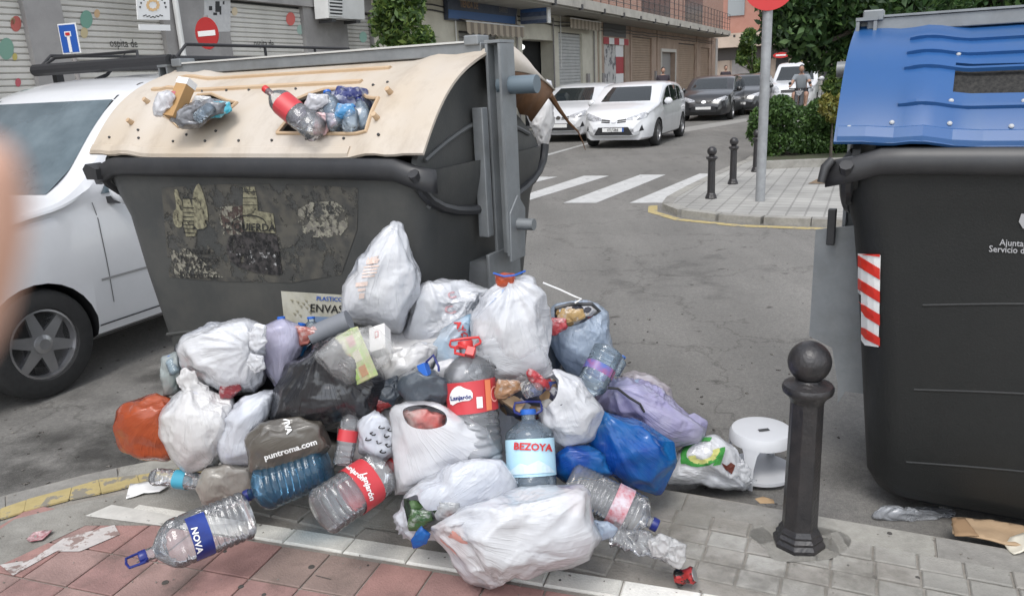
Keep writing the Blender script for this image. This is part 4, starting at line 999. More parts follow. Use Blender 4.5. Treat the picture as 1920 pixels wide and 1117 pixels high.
def frontset(plate=True):
    f = [('headlamp', [(.30, .66), (.52, .64), (.74, .70), (.78, .80), (.70, .83), (.5, .77), (.32, .71)], M_head), ('headlamp', [(-.30, .66), (-.52, .64), (-.74, .70), (-.78, .80), (-.70, .83), (-.5, .77), (-.32, .71)], M_head),
         ('grille', [(.09, .635), (.30, .655), (.30, .69), (.09, .665)], M_trim), ('grille', [(-.09, .635), (-.30, .655), (-.30, .69), (-.09, .665)], M_trim), ('grille', [(.09, .60), (.30, .615), (.30, .64), (.09, .625)], M_trim), ('grille', [(-.09, .60), (-.30, .615), (-.30, .64), (-.09, .625)], M_trim),
         ('badge', [(.07*math.cos(q), .65+.045*math.sin(q)) for q in np.linspace(0, 2*PI, 14, endpoint=False)], M_chrome),
         ('air_intake', [(-.48, .32), (.48, .32), (.36, .505), (-.36, .505)], M_trim), ('fog_lamp', [(.60, .40), (.70, .42), (.66, .55)], M_trim), ('fog_lamp', [(-.60, .40), (-.70, .42), (-.66, .55)], M_trim), ('lower_lip', [(-.46, .285), (.46, .285), (.46, .305), (-.46, .305)], M_chrome),
         ('number_plate', [(-.26, .40), (.26, .40), (.26, .49), (-.26, .49)], M_pw)]
    return f
DS = ((1.375, .35, .98), (2.08, .30, .97), (2.93, .35, .95))
P_white = paint('white_paint', (.74, .75, .77)); P_white2 = paint('white_paint_b', (.70, .71, .73)); P_black = paint('black_paint', (.018, .019, .022)); P_dark = paint('dark_grey_paint', (.03, .032, .036))
t1, bv1, pt1 = car('white_hatchback', 'white hatchback with slatted grille driving towards the zebra crossing', 'car', body_m=P_white, loc=car_loc(1150, 280, 4.25, 1.78), heading=HD, wheels=(.78, 3.38), wr=.32, sidew=SW, wind=WS, rear=RW, front=frontset(), mirror=(2.88, 1.02), doors=DS, spokes=7, **HATCH)
pl = pt1('plate_blue_band', [(.22, .40), (.26, .40), (.26, .49), (.22, .49)], 'x', M_blue, .1, .024)
def plate_text(t, s):
    v, f = text_mesh(s, .02); V = [(4.285, -p[0]*.085*.85-.0, .445+p[1]*.085) for p in v]; V = [(4.29, -x[1]*-1, x[2]) for x in V]
    pydata('plate_digits', V, f, M_pk, t)
plate_text(t1, '6457 JTV')
t2, _, _ = car('white_hatchback', 'white hatchback partly hidden behind the container lid and nearer hatchback', 'car', body_m=P_white2, loc=car_loc(1047, 268, 4.25, 1.78), heading=HD, wheels=(.78, 3.38), wr=.32, sidew=SW, wind=WS, rear=RW, front=frontset(), mirror=(2.88, 1.02), doors=DS, **HATCH)
t3, _, _ = car('black_hatchback', 'black hatchback parked facing the camera before the brown shutters', 'car', body_m=P_black, loc=car_loc(1318, 228, 4.25, 1.78), heading=HD, wheels=(.78, 3.38), wr=.32, sidew=SW, wind=WS, rear=RW, front=frontset(), mirror=(2.88, 1.02), doors=DS, **HATCH)
t4, _, _ = car('dark_estate_car', 'dark grey car parked behind the black hatchback', 'car', body_m=P_dark, loc=car_loc(1384, 217, 4.25, 1.78), heading=HD, wheels=(.78, 3.38), wr=.32, sidew=SW, wind=WS, rear=RW, front=frontset(), mirror=(2.88, 1.02), doors=DS, **HATCH)
# small van far off and the near van share a boxier shape
VAN = dict(L=4.2, Wd=1.83,
    top=[(0, .6), (.02, 1.2), (.06, 1.66), (.16, 1.78), (.6, 1.82), (1.5, 1.83), (2.0, 1.80), (2.27, 1.72), (2.55, 1.50), (2.85, 1.22), (3.05, 1.12), (3.5, 1.06), (3.95, .97), (4.1, .84), (4.18, .62), (4.2, .5)],
    belt=[(0, .58), (.1, 1.08), (2.0, 1.08), (2.75, 1.06), (3.3, 1.02), (3.9, .85), (4.2, .48)],
    hw=[(0, .72), (.06, .84), (.3, .90), (1, .915), (3.3, .912), (3.7, .89), (3.95, .82), (4.1, .70), (4.18, .58), (4.2, .5)], zb=.22)
VSW = [[(.35, 1.16), (1.0, 1.16), (1.0, 1.62), (.4, 1.62)], [(1.07, 1.16), (1.85, 1.15), (1.85, 1.63), (1.07, 1.63)], [(1.92, 1.14), (2.77, 1.12), (2.60, 1.32), (2.27, 1.60), (1.92, 1.63)]]
VWS = [(-.72, 1.15), (.72, 1.15), (.66, 1.4), (.60, 1.68), (-.60, 1.68), (-.66, 1.4)]
g = G(105, 742, RZ)
vloc = g+VV*3.32-UU*(.915-.03); vloc[2] = RZ
M_glass_keep = M_glass; M_glass = mat('van_glass', (.055, .085, .105), .05, (.16, .21, .24), 1.3, spec=.9, coat=1)  # pale blue-grey mottling paints bright reflection into the glass colour
tv, bvv, ptv = car('white_van', 'white van with black roof rack passing behind the yellow container', 'van', body_m=P_white, loc=vloc, heading=HD, wheels=(.62, 3.32), wr=.325, sidew=VSW, wind=VWS, rear=[(-.6, 1.15), (.6, 1.15), (.55, 1.6), (-.55, 1.6)], front=[('headlamp', [(.45, .72), (.78, .72), (.80, .92), (.6, .98), (.46, .85)], M_head), ('headlamp', [(-.45, .72), (-.78, .72), (-.80, .92), (-.6, .98), (-.46, .85)], M_head), ('grille', [(-.4, .7), (.4, .7), (.4, .82), (-.4, .82)], M_trim), ('air_intake', [(-.5, .35), (.5, .35), (.5, .5), (-.5, .5)], M_trim)], mirror=(2.70, 1.14), doors=((1.88, .35, 1.6), (1.03, .4, 1.6), (2.84, .45, 1.08)), spokes=6, **VAN)
for s in (1, -1): ptv('sill_trim', [(.95, .235), (2.95, .235), (2.95, .33), (.95, .33)], 'y', M_trim, .2, .006, s); ptv('side_moulding', [(1.0, .60), (2.9, .60), (2.9, .615), (1.0, .615)], 'y', mat('seam_grey', (.3, .3, .3), .5), .2, .004, s); ptv('door_handle', [(1.42, .98), (1.6, .98), (1.6, 1.02), (1.42, 1.02)], 'y', M_trim, .1, .02, s); ptv('door_handle', [(2.32, .96), (2.5, .96), (2.5, 1.0), (2.32, 1.0)], 'y', M_trim, .1, .02, s)
ptv('roof_seam', [(.3, .60), (2.5, .60), (2.5, .615), (.3, .615)], 'z', M_trim, .2, .003); ptv('roof_seam', [(.3, -.60), (2.5, -.60), (2.5, -.615), (.3, -.615)], 'z', M_trim, .2, .003)
MB().tube([(1.95, 0, 1.82), (1.85, 0, 1.86), (1.65, 0, 2.02)], [.02, .012, .003], 6).build('antenna', M_trim, tv)
M_glass = M_glass_keep
# roof rack
rk = empty('roof_rack'); rk.parent = tv
sA, zA = FW(333, 88, 0)[0], 0
wn = (g@UU)-.17                                  # near side of the rack
def vloc_x(px): d = ray(px, 80); tt = wn/(d@UU); s = (d@VV)*tt; return (vloc@VV)-s, HCAM+d[2]*tt
xf, zf = vloc_x(322); xr, zr = vloc_x(652)
zl = 1.93; zu = 2.03; y0, y1 = -.70, .70
yn = -.70 if True else .7
# near side in local y: local +y = left of the car; the camera sees the side towards +UU
loc_n = (UU@np.array([math.cos(HD+PI/2), math.sin(HD+PI/2), 0])); yn = .72*(1 if loc_n > 0 else -1)
r_ = MB()
for y in (yn, -yn): r_.tube([(xr, y, zl), (xf, y, zl)], .022, 8)
for x in (xf, xr): r_.tube([(x, -yn, zl), (x, yn, zl)], .03 if x == xf else .022, 8)
r_.build('lower_frame', M_trim, rk)
for y in (yn, -yn): MB().tube([(xr, y, zl), (xr, y, zu), (xf-.12, y, zu), (xf, y, zl)], .012, 8).build('side_rail', M_trim, rk)
MB().tube([(xf, -yn, zl), (xf-.1, -yn*.9, zu-.02), (xf-.1, yn*.35, zu-.02), (xf, yn*.5, zl)], .012, 8).build('front_rail', M_trim, rk)
MB().tube([(xf+.03, -yn*1.0, zl-.01), (xf+.03, yn*.98, zl-.01)], .045, 10).build('wind_deflector', M_trim, rk)
for x in np.linspace(xr+.2, xf-.2, 6): MB().box((x, 0, zl-.01), (.05, abs(yn)*2, .015)).build('cross_slat', M_trim, rk)
for x in (xr, xr+.5, (xr+xf)/2+.1): MB().tube([(x, yn, zl), (x, yn, zu)], .012, 6).build('rail_post', M_trim, rk)
for x in (xf-.15, xr+.2):
    for y in (yn, -yn): MB().box((x, y, 1.86), (.06, .05, .14)).build('rack_foot', M_trim, rk)
# distant white van
d_ = G(1478, 192, RZ); vl2 = S(34, 0, 0)
dd_ = ray(1483, 190); tt = 33/(dd_@VV); c_ = dd_*tt; 
tv2, _, _ = car('white_van', 'distant white van coming down the street behind the moped rider', 'van', body_m=P_white2, loc=(*(c_+VV*4.2)[:2], RZ), heading=HD, wheels=(.62, 3.32), wr=.325, sidew=VSW, wind=VWS, rear=None, front=[('headlamp', [(.45, .72), (.78, .72), (.80, .92), (.6, .98), (.46, .85)], M_head), ('headlamp', [(-.45, .72), (-.78, .72), (-.80, .92), (-.6, .98), (-.46, .85)], M_head), ('grille', [(-.4, .7), (.4, .7), (.4, .82), (-.4, .82)], M_trim), ('air_intake', [(-.5, .35), (.5, .35), (.5, .5), (-.5, .5)], M_trim)], mirror=(2.98, 1.18), **VAN)

# ================================================================== PEOPLE
def skin_body(name, joints, edges, radii, m, parent, sub=2):
    me = bpy.data.meshes.new(name); me.from_pydata([Vector(j) for j in joints], edges, []); o = link(name, me, None, parent)
    md = o.modifiers.new('skin', 'SKIN'); md.use_smooth_shade = True
    for i, r in enumerate(radii): me.skin_vertices[0].data[i].radius = (r, r) if not isinstance(r, tuple) else r
    me.skin_vertices[0].data[0].use_root = True
    s = o.modifiers.new('sub', 'SUBSURF'); s.levels = sub; s.render_levels = sub
    bpy.context.view_layer.update(); n = bpy.data.meshes.new_from_object(o.evaluated_get(bpy.context.evaluated_depsgraph_get())); o.modifiers.clear(); o.data = n
    n.materials.clear(); n.materials.append(m); n.polygons.foreach_set('use_smooth', [True]*len(n.polygons)); return o
M_skin = mat('skin', (.42, .25, .18), .55, (.45, .27, .2), 10); M_hair = mat('dark_hair', (.02, .017, .015), .7); M_shirt = mat('grey_shirt', (.30, .33, .36), .9, (.26, .29, .32), 9); M_shorts = mat('dark_shorts', (.02, .02, .025), .9); M_tee = mat('dark_tee', (.05, .04, .05), .9)
def head(parent, c, s=1.0, helmet=None):
    """head with nose, ears and hair, facing local -y"""
    c = Vector(c); n, f, _ = ico(3); P = np.array(n)*[.078*s, .098*s, .118*s]
    P[:, 0] *= 1-.22*np.clip(-n[:, 2], 0, 1); P[:, 1] -= .018*s*np.clip(-n[:, 2], 0, 1)
    ns = np.exp(-((n[:, 0]/.16)**2+((n[:, 2]+.08)/.22)**2))*(n[:, 1] < 0); P[:, 1] -= .03*s*ns
    ey = np.exp(-(((np.abs(n[:, 0])-.36)/.14)**2+((n[:, 2]-.12)/.1)**2))*(n[:, 1] < 0); P[:, 1] += .012*s*ey
    h = pydata('head', P+np.array(c), f, M_skin, parent, True)
    hp = np.array(n)*[.085*s, .105*s, .122*s]; keep = [q for q in f if all(n[i][2] > -.25+.9*max(0, -n[i][1]) for i in q)]
    pydata('hair' if helmet is None else 'helmet', hp+np.array(c)+[0, .004, .008], keep, helmet or M_hair, parent, True)
    for sg in (-1, 1): MB().lathe([(.004, -.006), (.016, 0), (.004, .006)], 10, tuple(c+Vector((sg*.08*s, .012, -.01))), Matrix.Rotation(PI/2, 3, 'Y')).build('ear', M_skin, parent, True)
    for sg in (-1, 1): MB().lathe([(.003, -.004), (.009, 0), (.003, .004)], 8, tuple(c+Vector((sg*.029*s, -.083*s, .014*s))), Matrix.Rotation(PI/2, 3, 'X')).build('eye', M_pk, parent)
# rider on a moped
dr = ray(1500, 185); tr = 27.5/(dr@VV); lr = dr*tr; lr = np.array([lr[0], lr[1], RZ])
mo = empty('moped', lr, -TH, 'dark moped ridden down the middle of the street', 'moped')
M_mp = mat('moped_plastic', (.05, .05, .055), .35, coat=.5)
for y in (-.62, .62):
    w = MB(); w.lathe([(.15, -.05), (.24, -.05), (.26, 0), (.24, .05), (.15, .05)], 24, (0, y, .26), Matrix.Rotation(PI/2, 3, 'Y')); w.build('wheel', M_tyre, mo, True)
MB().tube([(0, -.60, .28), (0, -.45, .75), (0, -.38, .98)], .035, 8).build('fork', M_chrome, mo)
b = MB(); b.prism([(-.48, .45), (-.40, .92), (-.30, .95), (-.30, .42), (.1, .36), (.16, .68), (.72, .72), (.78, .52), (.5, .34), (-.2, .28)], 0, -.14, .14); b.build('fairing', M_mp, mo, bevel=.03)
MB().box((0, .38, .76), (.26, .62, .09)).build('seat', M_trim, mo, bevel=.03)
MB().tube([(-.34, -.22, 1.0), (-.12, -.36, 1.0), (.12, -.36, 1.0), (.34, -.22, 1.0)], .016, 8).build('handlebar', M_trim, mo)
MB().lathe([(.02, -.04), (.08, 0), (.08, .03)], 16, (0, -.47, .86), Matrix.Rotation(PI/2, 3, 'X')).build('headlight', M_head, mo)
for sg in (-1, 1): MB().lathe([(.01, 0), (.05, .01), (.01, .02)], 12, (sg*.3, -.3, 1.16), Matrix.Rotation(PI/2, 3, 'X')).build('mirror', M_trim, mo)
rd = empty('person', lr, -TH, 'person in a pale grey t-shirt and dark shorts riding the moped', 'person')
J = [(0, .30, .86), (0, .26, 1.08), (0, .20, 1.30), (0, .17, 1.42), (0, .15, 1.50), (-.19, .17, 1.36), (-.27, .0, 1.16), (-.33, -.20, 1.04), (.19, .17, 1.36), (.27, .0, 1.16), (.33, -.20, 1.04), (-.11, .28, .83), (-.20, -.08, .82), (-.17, -.10, .46), (-.17, -.22, .40), (.11, .28, .83), (.20, -.08, .82), (.17, -.10, .46), (.17, -.22, .40)]
E_ = [(0, 1), (1, 2), (2, 3), (3, 4), (2, 5), (5, 6), (6, 7), (2, 8), (8, 9), (9, 10), (0, 11), (11, 12), (12, 13), (13, 14), (0, 15), (15, 16), (16, 17), (17, 18)]
R = [.15, .14, .15, .08, .055, .07, .05, .035, .07, .05, .035, .10, .075, .05, .04, .10, .075, .05, .04]
skin_body('body', J, E_, R, M_skin, rd)
skin_body('t_shirt', [J[0], J[1], J[2], (0, .175, 1.40), J[5], (-.25, .05, 1.21), J[8], (.25, .05, 1.21)], [(0, 1), (1, 2), (2, 3), (2, 4), (4, 5), (2, 6), (6, 7)], [.172, .168, .175, .10, .09, .07, .09, .07], M_shirt, rd)
skin_body('shorts', [(0, .30, .84), (-.11, .27, .83), (-.19, -.02, .83), (.11, .27, .83), (.19, -.02, .83)], [(0, 1), (1, 2), (0, 3), (3, 4)], [.165, .13, .1, .13, .1], M_shorts, rd)
head(rd, (0, .13, 1.60), 1.05, M_mp)
def stander(px, py, s_, lab, tee):
    d = ray(px, py); tt = s_/(d@VV); l = d*tt; p = empty('person', (l[0], l[1], .04), -TH+.4, lab, 'person')
    J = [(0, 0, .95), (0, 0, 1.15), (0, 0, 1.36), (0, .0, 1.48), (0, -.01, 1.54), (-.19, 0, 1.42), (-.23, .02, 1.14), (-.22, -.06, .90), (.19, 0, 1.42), (.23, .02, 1.14), (.22, -.06, .90), (-.1, 0, .90), (-.1, -.02, .50), (-.1, .02, .08), (-.1, -.13, .04), (.1, 0, .90), (.1, -.02, .50), (.1, .02, .08), (.1, -.13, .04)]
    skin_body('body', J, E_, [.15, .13, .15, .07, .05, .065, .045, .035, .065, .045, .035, .095, .07, .045, .04, .095, .07, .045, .04], M_skin, p)
    skin_body('t_shirt', [J[0], J[1], J[2], (0, 0, 1.46), J[5], (-.21, .01, 1.25), J[8], (.21, .01, 1.25)], [(0, 1), (1, 2), (2, 3), (2, 4), (4, 5), (2, 6), (6, 7)], [.165, .15, .172, .09, .085, .065, .085, .065], tee, p)
    skin_body('trousers', [(0, 0, .95), (-.1, 0, .88), (-.1, -.02, .5), (-.1, .02, .12), (.1, 0, .88), (.1, -.02, .5), (.1, .02, .12)], [(0, 1), (1, 2), (2, 3), (0, 4), (4, 5), (5, 6)], [.16, .12, .085, .065, .12, .085, .065], M_shorts, p)
    head(p, (0, -.015, 1.65), 1.0)
stander(1243, 170, 30.5, 'dark haired person standing before the pale doorway behind the white hatchback', M_tee)
stander(1360, 158, 40, 'dark haired person standing beyond the parked dark cars', M_tee)

# ================================================================== GREENERY
def leafmat(name, c1, c2, c3):
    m, nt, b = nodes(name); N = nt.nodes; L = nt.links; g_ = N.new('ShaderNodeNewGeometry'); r = N.new('ShaderNodeValToRGB')
    r.color_ramp.elements[0].color = (*c1, 1); r.color_ramp.elements[1].color = (*c3, 1); e = r.color_ramp.elements.new(.5); e.color = (*c2, 1)
    L.new(g_.outputs['Random Per Island'], r.inputs[0]); L.new(r.outputs[0], b.inputs[0]); b.inputs['Roughness'].default_value = .5
    tl = N.new('ShaderNodeBsdfTranslucent'); L.new(r.outputs[0], tl.inputs[0]); mx = N.new('ShaderNodeMixShader'); mx.inputs[0].default_value = .3; L.new(b.outputs[0], mx.inputs[1]); L.new(tl.outputs[0], mx.inputs[2]); L.new(mx.outputs[0], N['Material Output'].inputs[0]); return m
L_dark = leafmat('leaf_dark', (.022, .05, .02), (.045, .10, .03), (.11, .19, .055)); L_mid = leafmat('leaf_mid', (.03, .065, .018), (.075, .14, .03), (.19, .26, .06)); L_hedge = leafmat('leaf_hedge', (.03, .065, .02), (.06, .12, .03), (.11, .20, .05)); L_yel = leafmat('leaf_yellow', (.12, .12, .03), (.25, .22, .05), (.12, .16, .04))
M_bark = mat('bark', (.06, .05, .04), .9, (.10, .085, .07), 18, bump=.8, bscale=40)
def leaves(name, C, size, m, parent, seed, droop=.3):
    """C: n x 3 centres; each leaf a bent pair of triangles"""
    r = np.random.RandomState(seed); n = len(C); a = r.normal(size=(n, 3)); a[:, 2] -= droop; a /= np.linalg.norm(a, axis=1)[:, None]; b = np.cross(a, r.normal(size=(n, 3))); b /= np.linalg.norm(b, axis=1)[:, None]
    s = size*r.uniform(.4, 1.6, (n, 1)); V = np.stack([C-a*s, C+b*s*.42, C+a*s, C-b*s*.42], 1).reshape(-1, 3)
    me = bpy.data.meshes.new(name); me.vertices.add(4*n); me.vertices.foreach_set('co', V.ravel()); me.loops.add(4*n); me.loops.foreach_set('vertex_index', np.arange(4*n)); me.polygons.add(n); me.polygons.foreach_set('loop_start', np.arange(n)*4); me.polygons.foreach_set('loop_total', np.full(n, 4)); me.update(calc_edges=True); me.validate()
    return link(name, me, m, parent)
def clumps(n, blobs, seed, hollow=.55):
    """points spread through ragged clumps: blobs (x,y,z,r)"""
    r = np.random.RandomState(seed); out = []; tot = sum(b[3]**2 for b in blobs)
    for b in blobs:
        k = int(n*b[3]**2/tot); sub = r.normal(size=(9, 3)); sub = sub/np.linalg.norm(sub, axis=1)[:, None]*b[3]*.62; j = np.minimum(8, (r.uniform(0, 1, k)**1.6*9).astype(int))
        d = r.normal(size=(k, 3)); d /= np.linalg.norm(d, axis=1)[:, None]; q = (hollow+(1-hollow)*r.uniform(0, 1, k))[:, None]*b[3]*.52
        out.append(np.array(b[:3])+sub[j]+d*q)
    return np.concatenate(out)
def tree(name, base, h_trunk, blobs, nleaf, size, m, lab, seed, tr=.14, lean=(0, 0)):
    t = empty(name, base, 0, lab, 'tree'); r = np.random.RandomState(seed); tk = MB(); top = Vector((lean[0], lean[1], h_trunk))
    tk.tube([(0, 0, -.1), (lean[0]*.3, lean[1]*.3, h_trunk*.4), tuple(top)], [tr, tr*.8, tr*.6], 10); tk.build('trunk', M_bark, t, True)
    for b in blobs:
        mid = top.lerp(Vector(b[:3]), .5)+Vector(r.normal(size=3)*.12); MB().tube([tuple(top-Vector((0, 0, .15))), tuple(mid), tuple(b[:3]), tuple(Vector(b[:3])+Vector(r.normal(size=3)*b[3]*.4))], [tr*.5, tr*.3, tr*.15, tr*.04], 6).build('limb', M_bark, t, True)
    leaves('crown', clumps(nleaf, blobs, seed), size, m, t, seed); return t
def at_s(px, py, s): d = ray(px, py); tt = s/(d@VV); return CAMP+d*tt
# small orange tree before the grey building
def blobs_px(lst, s_, base):
    out = []
    for (x, y, rp, ds) in lst:
        p = at_s(x, y, s_+ds); rr = rp/FPX*(p@_W-CAMP@_W); out.append((p[0]-base[0], p[1]-base[1], p[2]-base[2], rr))
    return out
b0 = at_s(752, 130, 13.2); b0 = np.array([b0[0], b0[1], .04])
tree('street_tree', b0, 1.5, blobs_px([(745, 20, 48, 0), (720, 60, 34, .1), (775, 65, 40, -.1), (748, -20, 40, 0), (790, 82, 28, .1), (735, 90, 36, 0)], 13.2, b0), 5200, .062, L_mid, 'small leafy tree between the grey and the cream building', 3, .06)
b1 = at_s(1408, 190, 38); b1 = np.array([b1[0], b1[1], .04])
tree('street_tree', b1, 1.6, blobs_px([(1405, 75, 18, 0), (1400, 100, 18, .2), (1415, 125, 14, 0), (1390, 112, 10, 0)], 38, b1), 3500, .10, L_mid, 'thin young tree just left of the grey sign pole', 5, .05)
b2 = G(1575, 322); b2 = at_s(1600, 250, 19); b2 = np.array([b2[0], b2[1], 0])
tree('large_tree', b2, 2.6, blobs_px([(1560, 20, 110, 0), (1480, 30, 60, .3), (1650, -10, 150, 1), (1575, 60, 30, .5), (1440, 45, 22, 0), (1425, 75, 10, 0), (1490, 105, 14, 0), (1470, 15, 26, .3), (1540, -60, 120, 0)], 19, b2), 20000, .095, L_dark, 'large dark green tree overhanging the far corner', 8, .16, (.2, 0))
b3 = at_s(1850, 240, 24); b3 = np.array([b3[0], b3[1], 0])
tree('large_tree', b3, 3.0, blobs_px([(1850, 0, 170, 0), (1700, 10, 120, 1), (1950, -40, 180, 0), (1760, -80, 180, 0)], 24, b3), 22000, .11, L_dark, 'large dark tree behind the blue container', 11, .2)
b4 = at_s(1590, 200, 33); b4 = np.array([b4[0], b4[1], 0])
tree('ivy_tree', b4, 1.8, blobs_px([(1600, 140, 42, 0), (1650, 110, 60, 0), (1605, 175, 36, 0), (1565, 165, 20, 0)], 33, b4), 12000, .12, L_mid, 'dense pale green tree at the end of the hedge', 13, .12)
b5 = at_s(1690, 200, 45); b5 = np.array([b5[0], b5[1], 0])
tree('large_tree', b5, 3, blobs_px([(1700, 60, 130, 0), (1850, 60, 140, 0), (1590, 10, 60, 6), (2000, 40, 160, 0)], 46, b5), 15000, .2, L_dark, 'farthest dark tree closing the view on the right', 17, .25)
# hedge of clipped shrubs
def shrub(px, py, s_, rp, m, lab, seed, n=7000, size=.04, extra=()):
    base = at_s(px, py+rp, s_); base = np.array([base[0], base[1], 0.0]); t = empty('shrub', base, 0, lab, 'shrub', 'shrubs behind the far corner pavement')
    bl = [(b[0], b[1], max(b[2], b[3]*.7), b[3]) for b in blobs_px([(px, py, rp, 0)]+[(px+a, py+b_, rp*c_, d_) for a, b_, c_, d_ in extra], s_, base)]
    leaves('foliage', clumps(n, bl, seed, .75), size, m, t, seed)
    st = MB(); [st.tube([(0, 0, 0), (b[0]*.6, b[1]*.6, b[2]*.8)], [.03, .012], 5) for b in bl]; st.build('stems', M_bark, t)
shrub(1462, 238, 15.5, 52, L_hedge, 'round green shrub nearest the grey sign pole', 21, 12000, .035, ((-28, 10, .6, 0), (0, 25, .8, 0)))
shrub(1530, 232, 16.0, 55, L_hedge, 'middle green shrub in the row behind the corner', 22, 12000, .035, ((30, 20, .8, 0), (-10, 28, .8, 0)))
shrub(1600, 228, 16.2, 58, L_hedge, 'green shrub beside the blue container', 24, 9000, .035, ((0, 30, .8, 0),))
shrub(1562, 202, 15.0, 26, L_yel, 'yellowish variegated shrub on top of the green shrub row', 23, 3500, .045)
bd = [G(1420, 300), G(1600, 300), G(1900, 300), S(30, 9), S(22, -1.2)]
flat('planting_bed', [G(1415, 303), G(1700, 303), S(14, 12), S(24, 8), S(24, -1.6)], .008, mat('bed_earth', (.06, .05, .035), .95, (.05, .07, .03), 6), island, 1)
mbk = MB(); a, b_ = G(1412, 318), G(1720, 306)
mbk.add([(*a[:2], 0), (*b_[:2], 0), (*(b_[:2]+VV[:2]*.18), 0), (*(a[:2]+VV[:2]*.18), 0), (*a[:2], .12), (*b_[:2], .12), (*(b_[:2]+VV[:2]*.18), .12), (*(a[:2]+VV[:2]*.18), .12)], [(4, 5, 6, 7), (0, 1, 5, 4), (1, 2, 6, 5), (2, 3, 7, 6), (3, 0, 4, 7)])
mbk.build('bed_kerb', M_conc, island)
# white car bonnet beyond the shrubs, right
tp_ = at_s(1576, 165, 24)
if False: t6, _, _ = car('silver_car', 'silver car roof showing between the shrubs and the blue container', 'car', body_m=paint('silver_paint', (.5, .52, .55)), loc=(tp_[0]+1.0, tp_[1]+1, RZ), heading=HD+1.2, wheels=(.78, 3.38), wr=.32, sidew=SW, wind=WS, rear=RW, **HATCH)

# ================================================================== RUBBISH CONTAINERS
CY = rad(28)
def cont_frame(cx, cy): return Matrix.Translation((cx, cy, RZ))@Matrix.Rotation(-CY, 4, 'Z')
M_hull = mat('hull_grey', (.060, .062, .060), .5, (.046, .048, .048), 1.6, bump=.12, bscale=140, dirt=.55, dcol=(.115, .11, .10), dscale=2.6, spec=.45)
M_hull2 = mat('hull_dark', (.017, .018, .018), .5, (.013, .014, .014), 1.4, bump=.12, bscale=140, dirt=.12, dcol=(.04, .038, .035), dscale=3, spec=.4)
M_rub = mat('rubber', (.022, .023, .026), .42, (.032, .033, .036), 5, dirt=.3, dcol=(.08, .075, .07), dscale=4)
def lidmat(name, c1, c2, d, amt, rough=.45, coat=0):
    m, nt, b = nodes(name); N = nt.nodes; L = nt.links; tc = N.new('ShaderNodeTexCoord')
    n = N.new('ShaderNodeTexNoise'); n.inputs['Scale'].default_value = 2.2; n.inputs['Detail'].default_value = 5; L.new(tc.outputs['Object'], n.inputs[0])
    mp = N.new('ShaderNodeMapping'); mp.inputs['Scale'].default_value = (2.5, 1.5, 1.5); L.new(tc.outputs['Object'], mp.inputs[0])
    n2 = N.new('ShaderNodeTexNoise'); n2.inputs['Scale'].default_value = 2; n2.inputs['Detail'].default_value = 9; n2.inputs['Roughness'].default_value = .7; L.new(mp.outputs[0], n2.inputs[0])
    r = N.new('ShaderNodeValToRGB'); r.color_ramp.elements[0].position = .35; r.color_ramp.elements[1].position = .62; r.color_ramp.elements[0].color = (*c1, 1); r.color_ramp.elements[1].color = (*c2, 1); L.new(n.outputs[0], r.inputs[0])
    mr = N.new('ShaderNodeMapRange'); mr.inputs[1].default_value = .5; mr.inputs[2].default_value = .78; mr.inputs[4].default_value = amt; L.new(n2.outputs[0], mr.inputs[0])
    mx = N.new('ShaderNodeMix'); mx.data_type = 'RGBA'; L.new(mr.outputs[0], mx.inputs[0]); L.new(r.outputs[0], mx.inputs[6]); mx.inputs[7].default_value = (*d, 1); L.new(mx.outputs[2], b.inputs[0]); b.inputs['Roughness'].default_value = rough
    bp = N.new('ShaderNodeBump'); bp.inputs['Strength'].default_value = .08; bp.inputs['Distance'].default_value = .005; L.new(n2.outputs[0], bp.inputs['Height']); L.new(bp.outputs[0], b.inputs['Normal']); return m
M_beig = lidmat('faded_beige_lid', (.50, .42, .325), (.545, .49, .425), (.30, .235, .17), .65, .5)
M_beig2 = mat('lid_rib_beige', (.50, .35, .215), .5, (.54, .40, .26), 6)
M_brn = mat('lid_underside', (.12, .055, .022), .6, (.20, .10, .045), 9)
M_blul = lidmat('blue_lid', (.018, .080, .225), (.023, .092, .26), (.055, .12, .215), .4, .32)
M_stl = mat('post_steel', (.21, .225, .235), .5, (.27, .285, .295), 7, metal=.35, dirt=.35, dcol=(.12, .11, .10), dscale=6)
M_rust = mat('rusty', (.22, .10, .05), .8, (.12, .06, .03), 20)
LW, LD, LZ0, LZ1 = .97, .575, 1.415, 1.795     # lid half width, half depth, rim and ridge heights above the road
def lid_yz(t, off=0.0, sgn=-1):
    """t 0 at the rim .. 1 at the ridge; bulging profile"""
    y = -LD*(1-t); z = LZ0+(LZ1-LZ0)*t; nb = .20*math.sin(PI*min(1, t*1.02))*.38
    ny, nz = -.58, .81
    return ((y+ny*(nb+off))*(-sgn), z+nz*(nb+off)*.9)
def sstep(x, a, b): q = min(1, max(0, (x-a)/(b-a))); return q*q*(3-2*q)
def lid_off(x): return .026*sstep(abs(x), .58, .72)-.008*sstep(abs(x), .74, .78)+.008*sstep(abs(x), .82, .88)
def lid_pt(x, t, off=0, sgn=-1): y, z = lid_yz(t, off+lid_off(x), sgn); return (x, y, z)
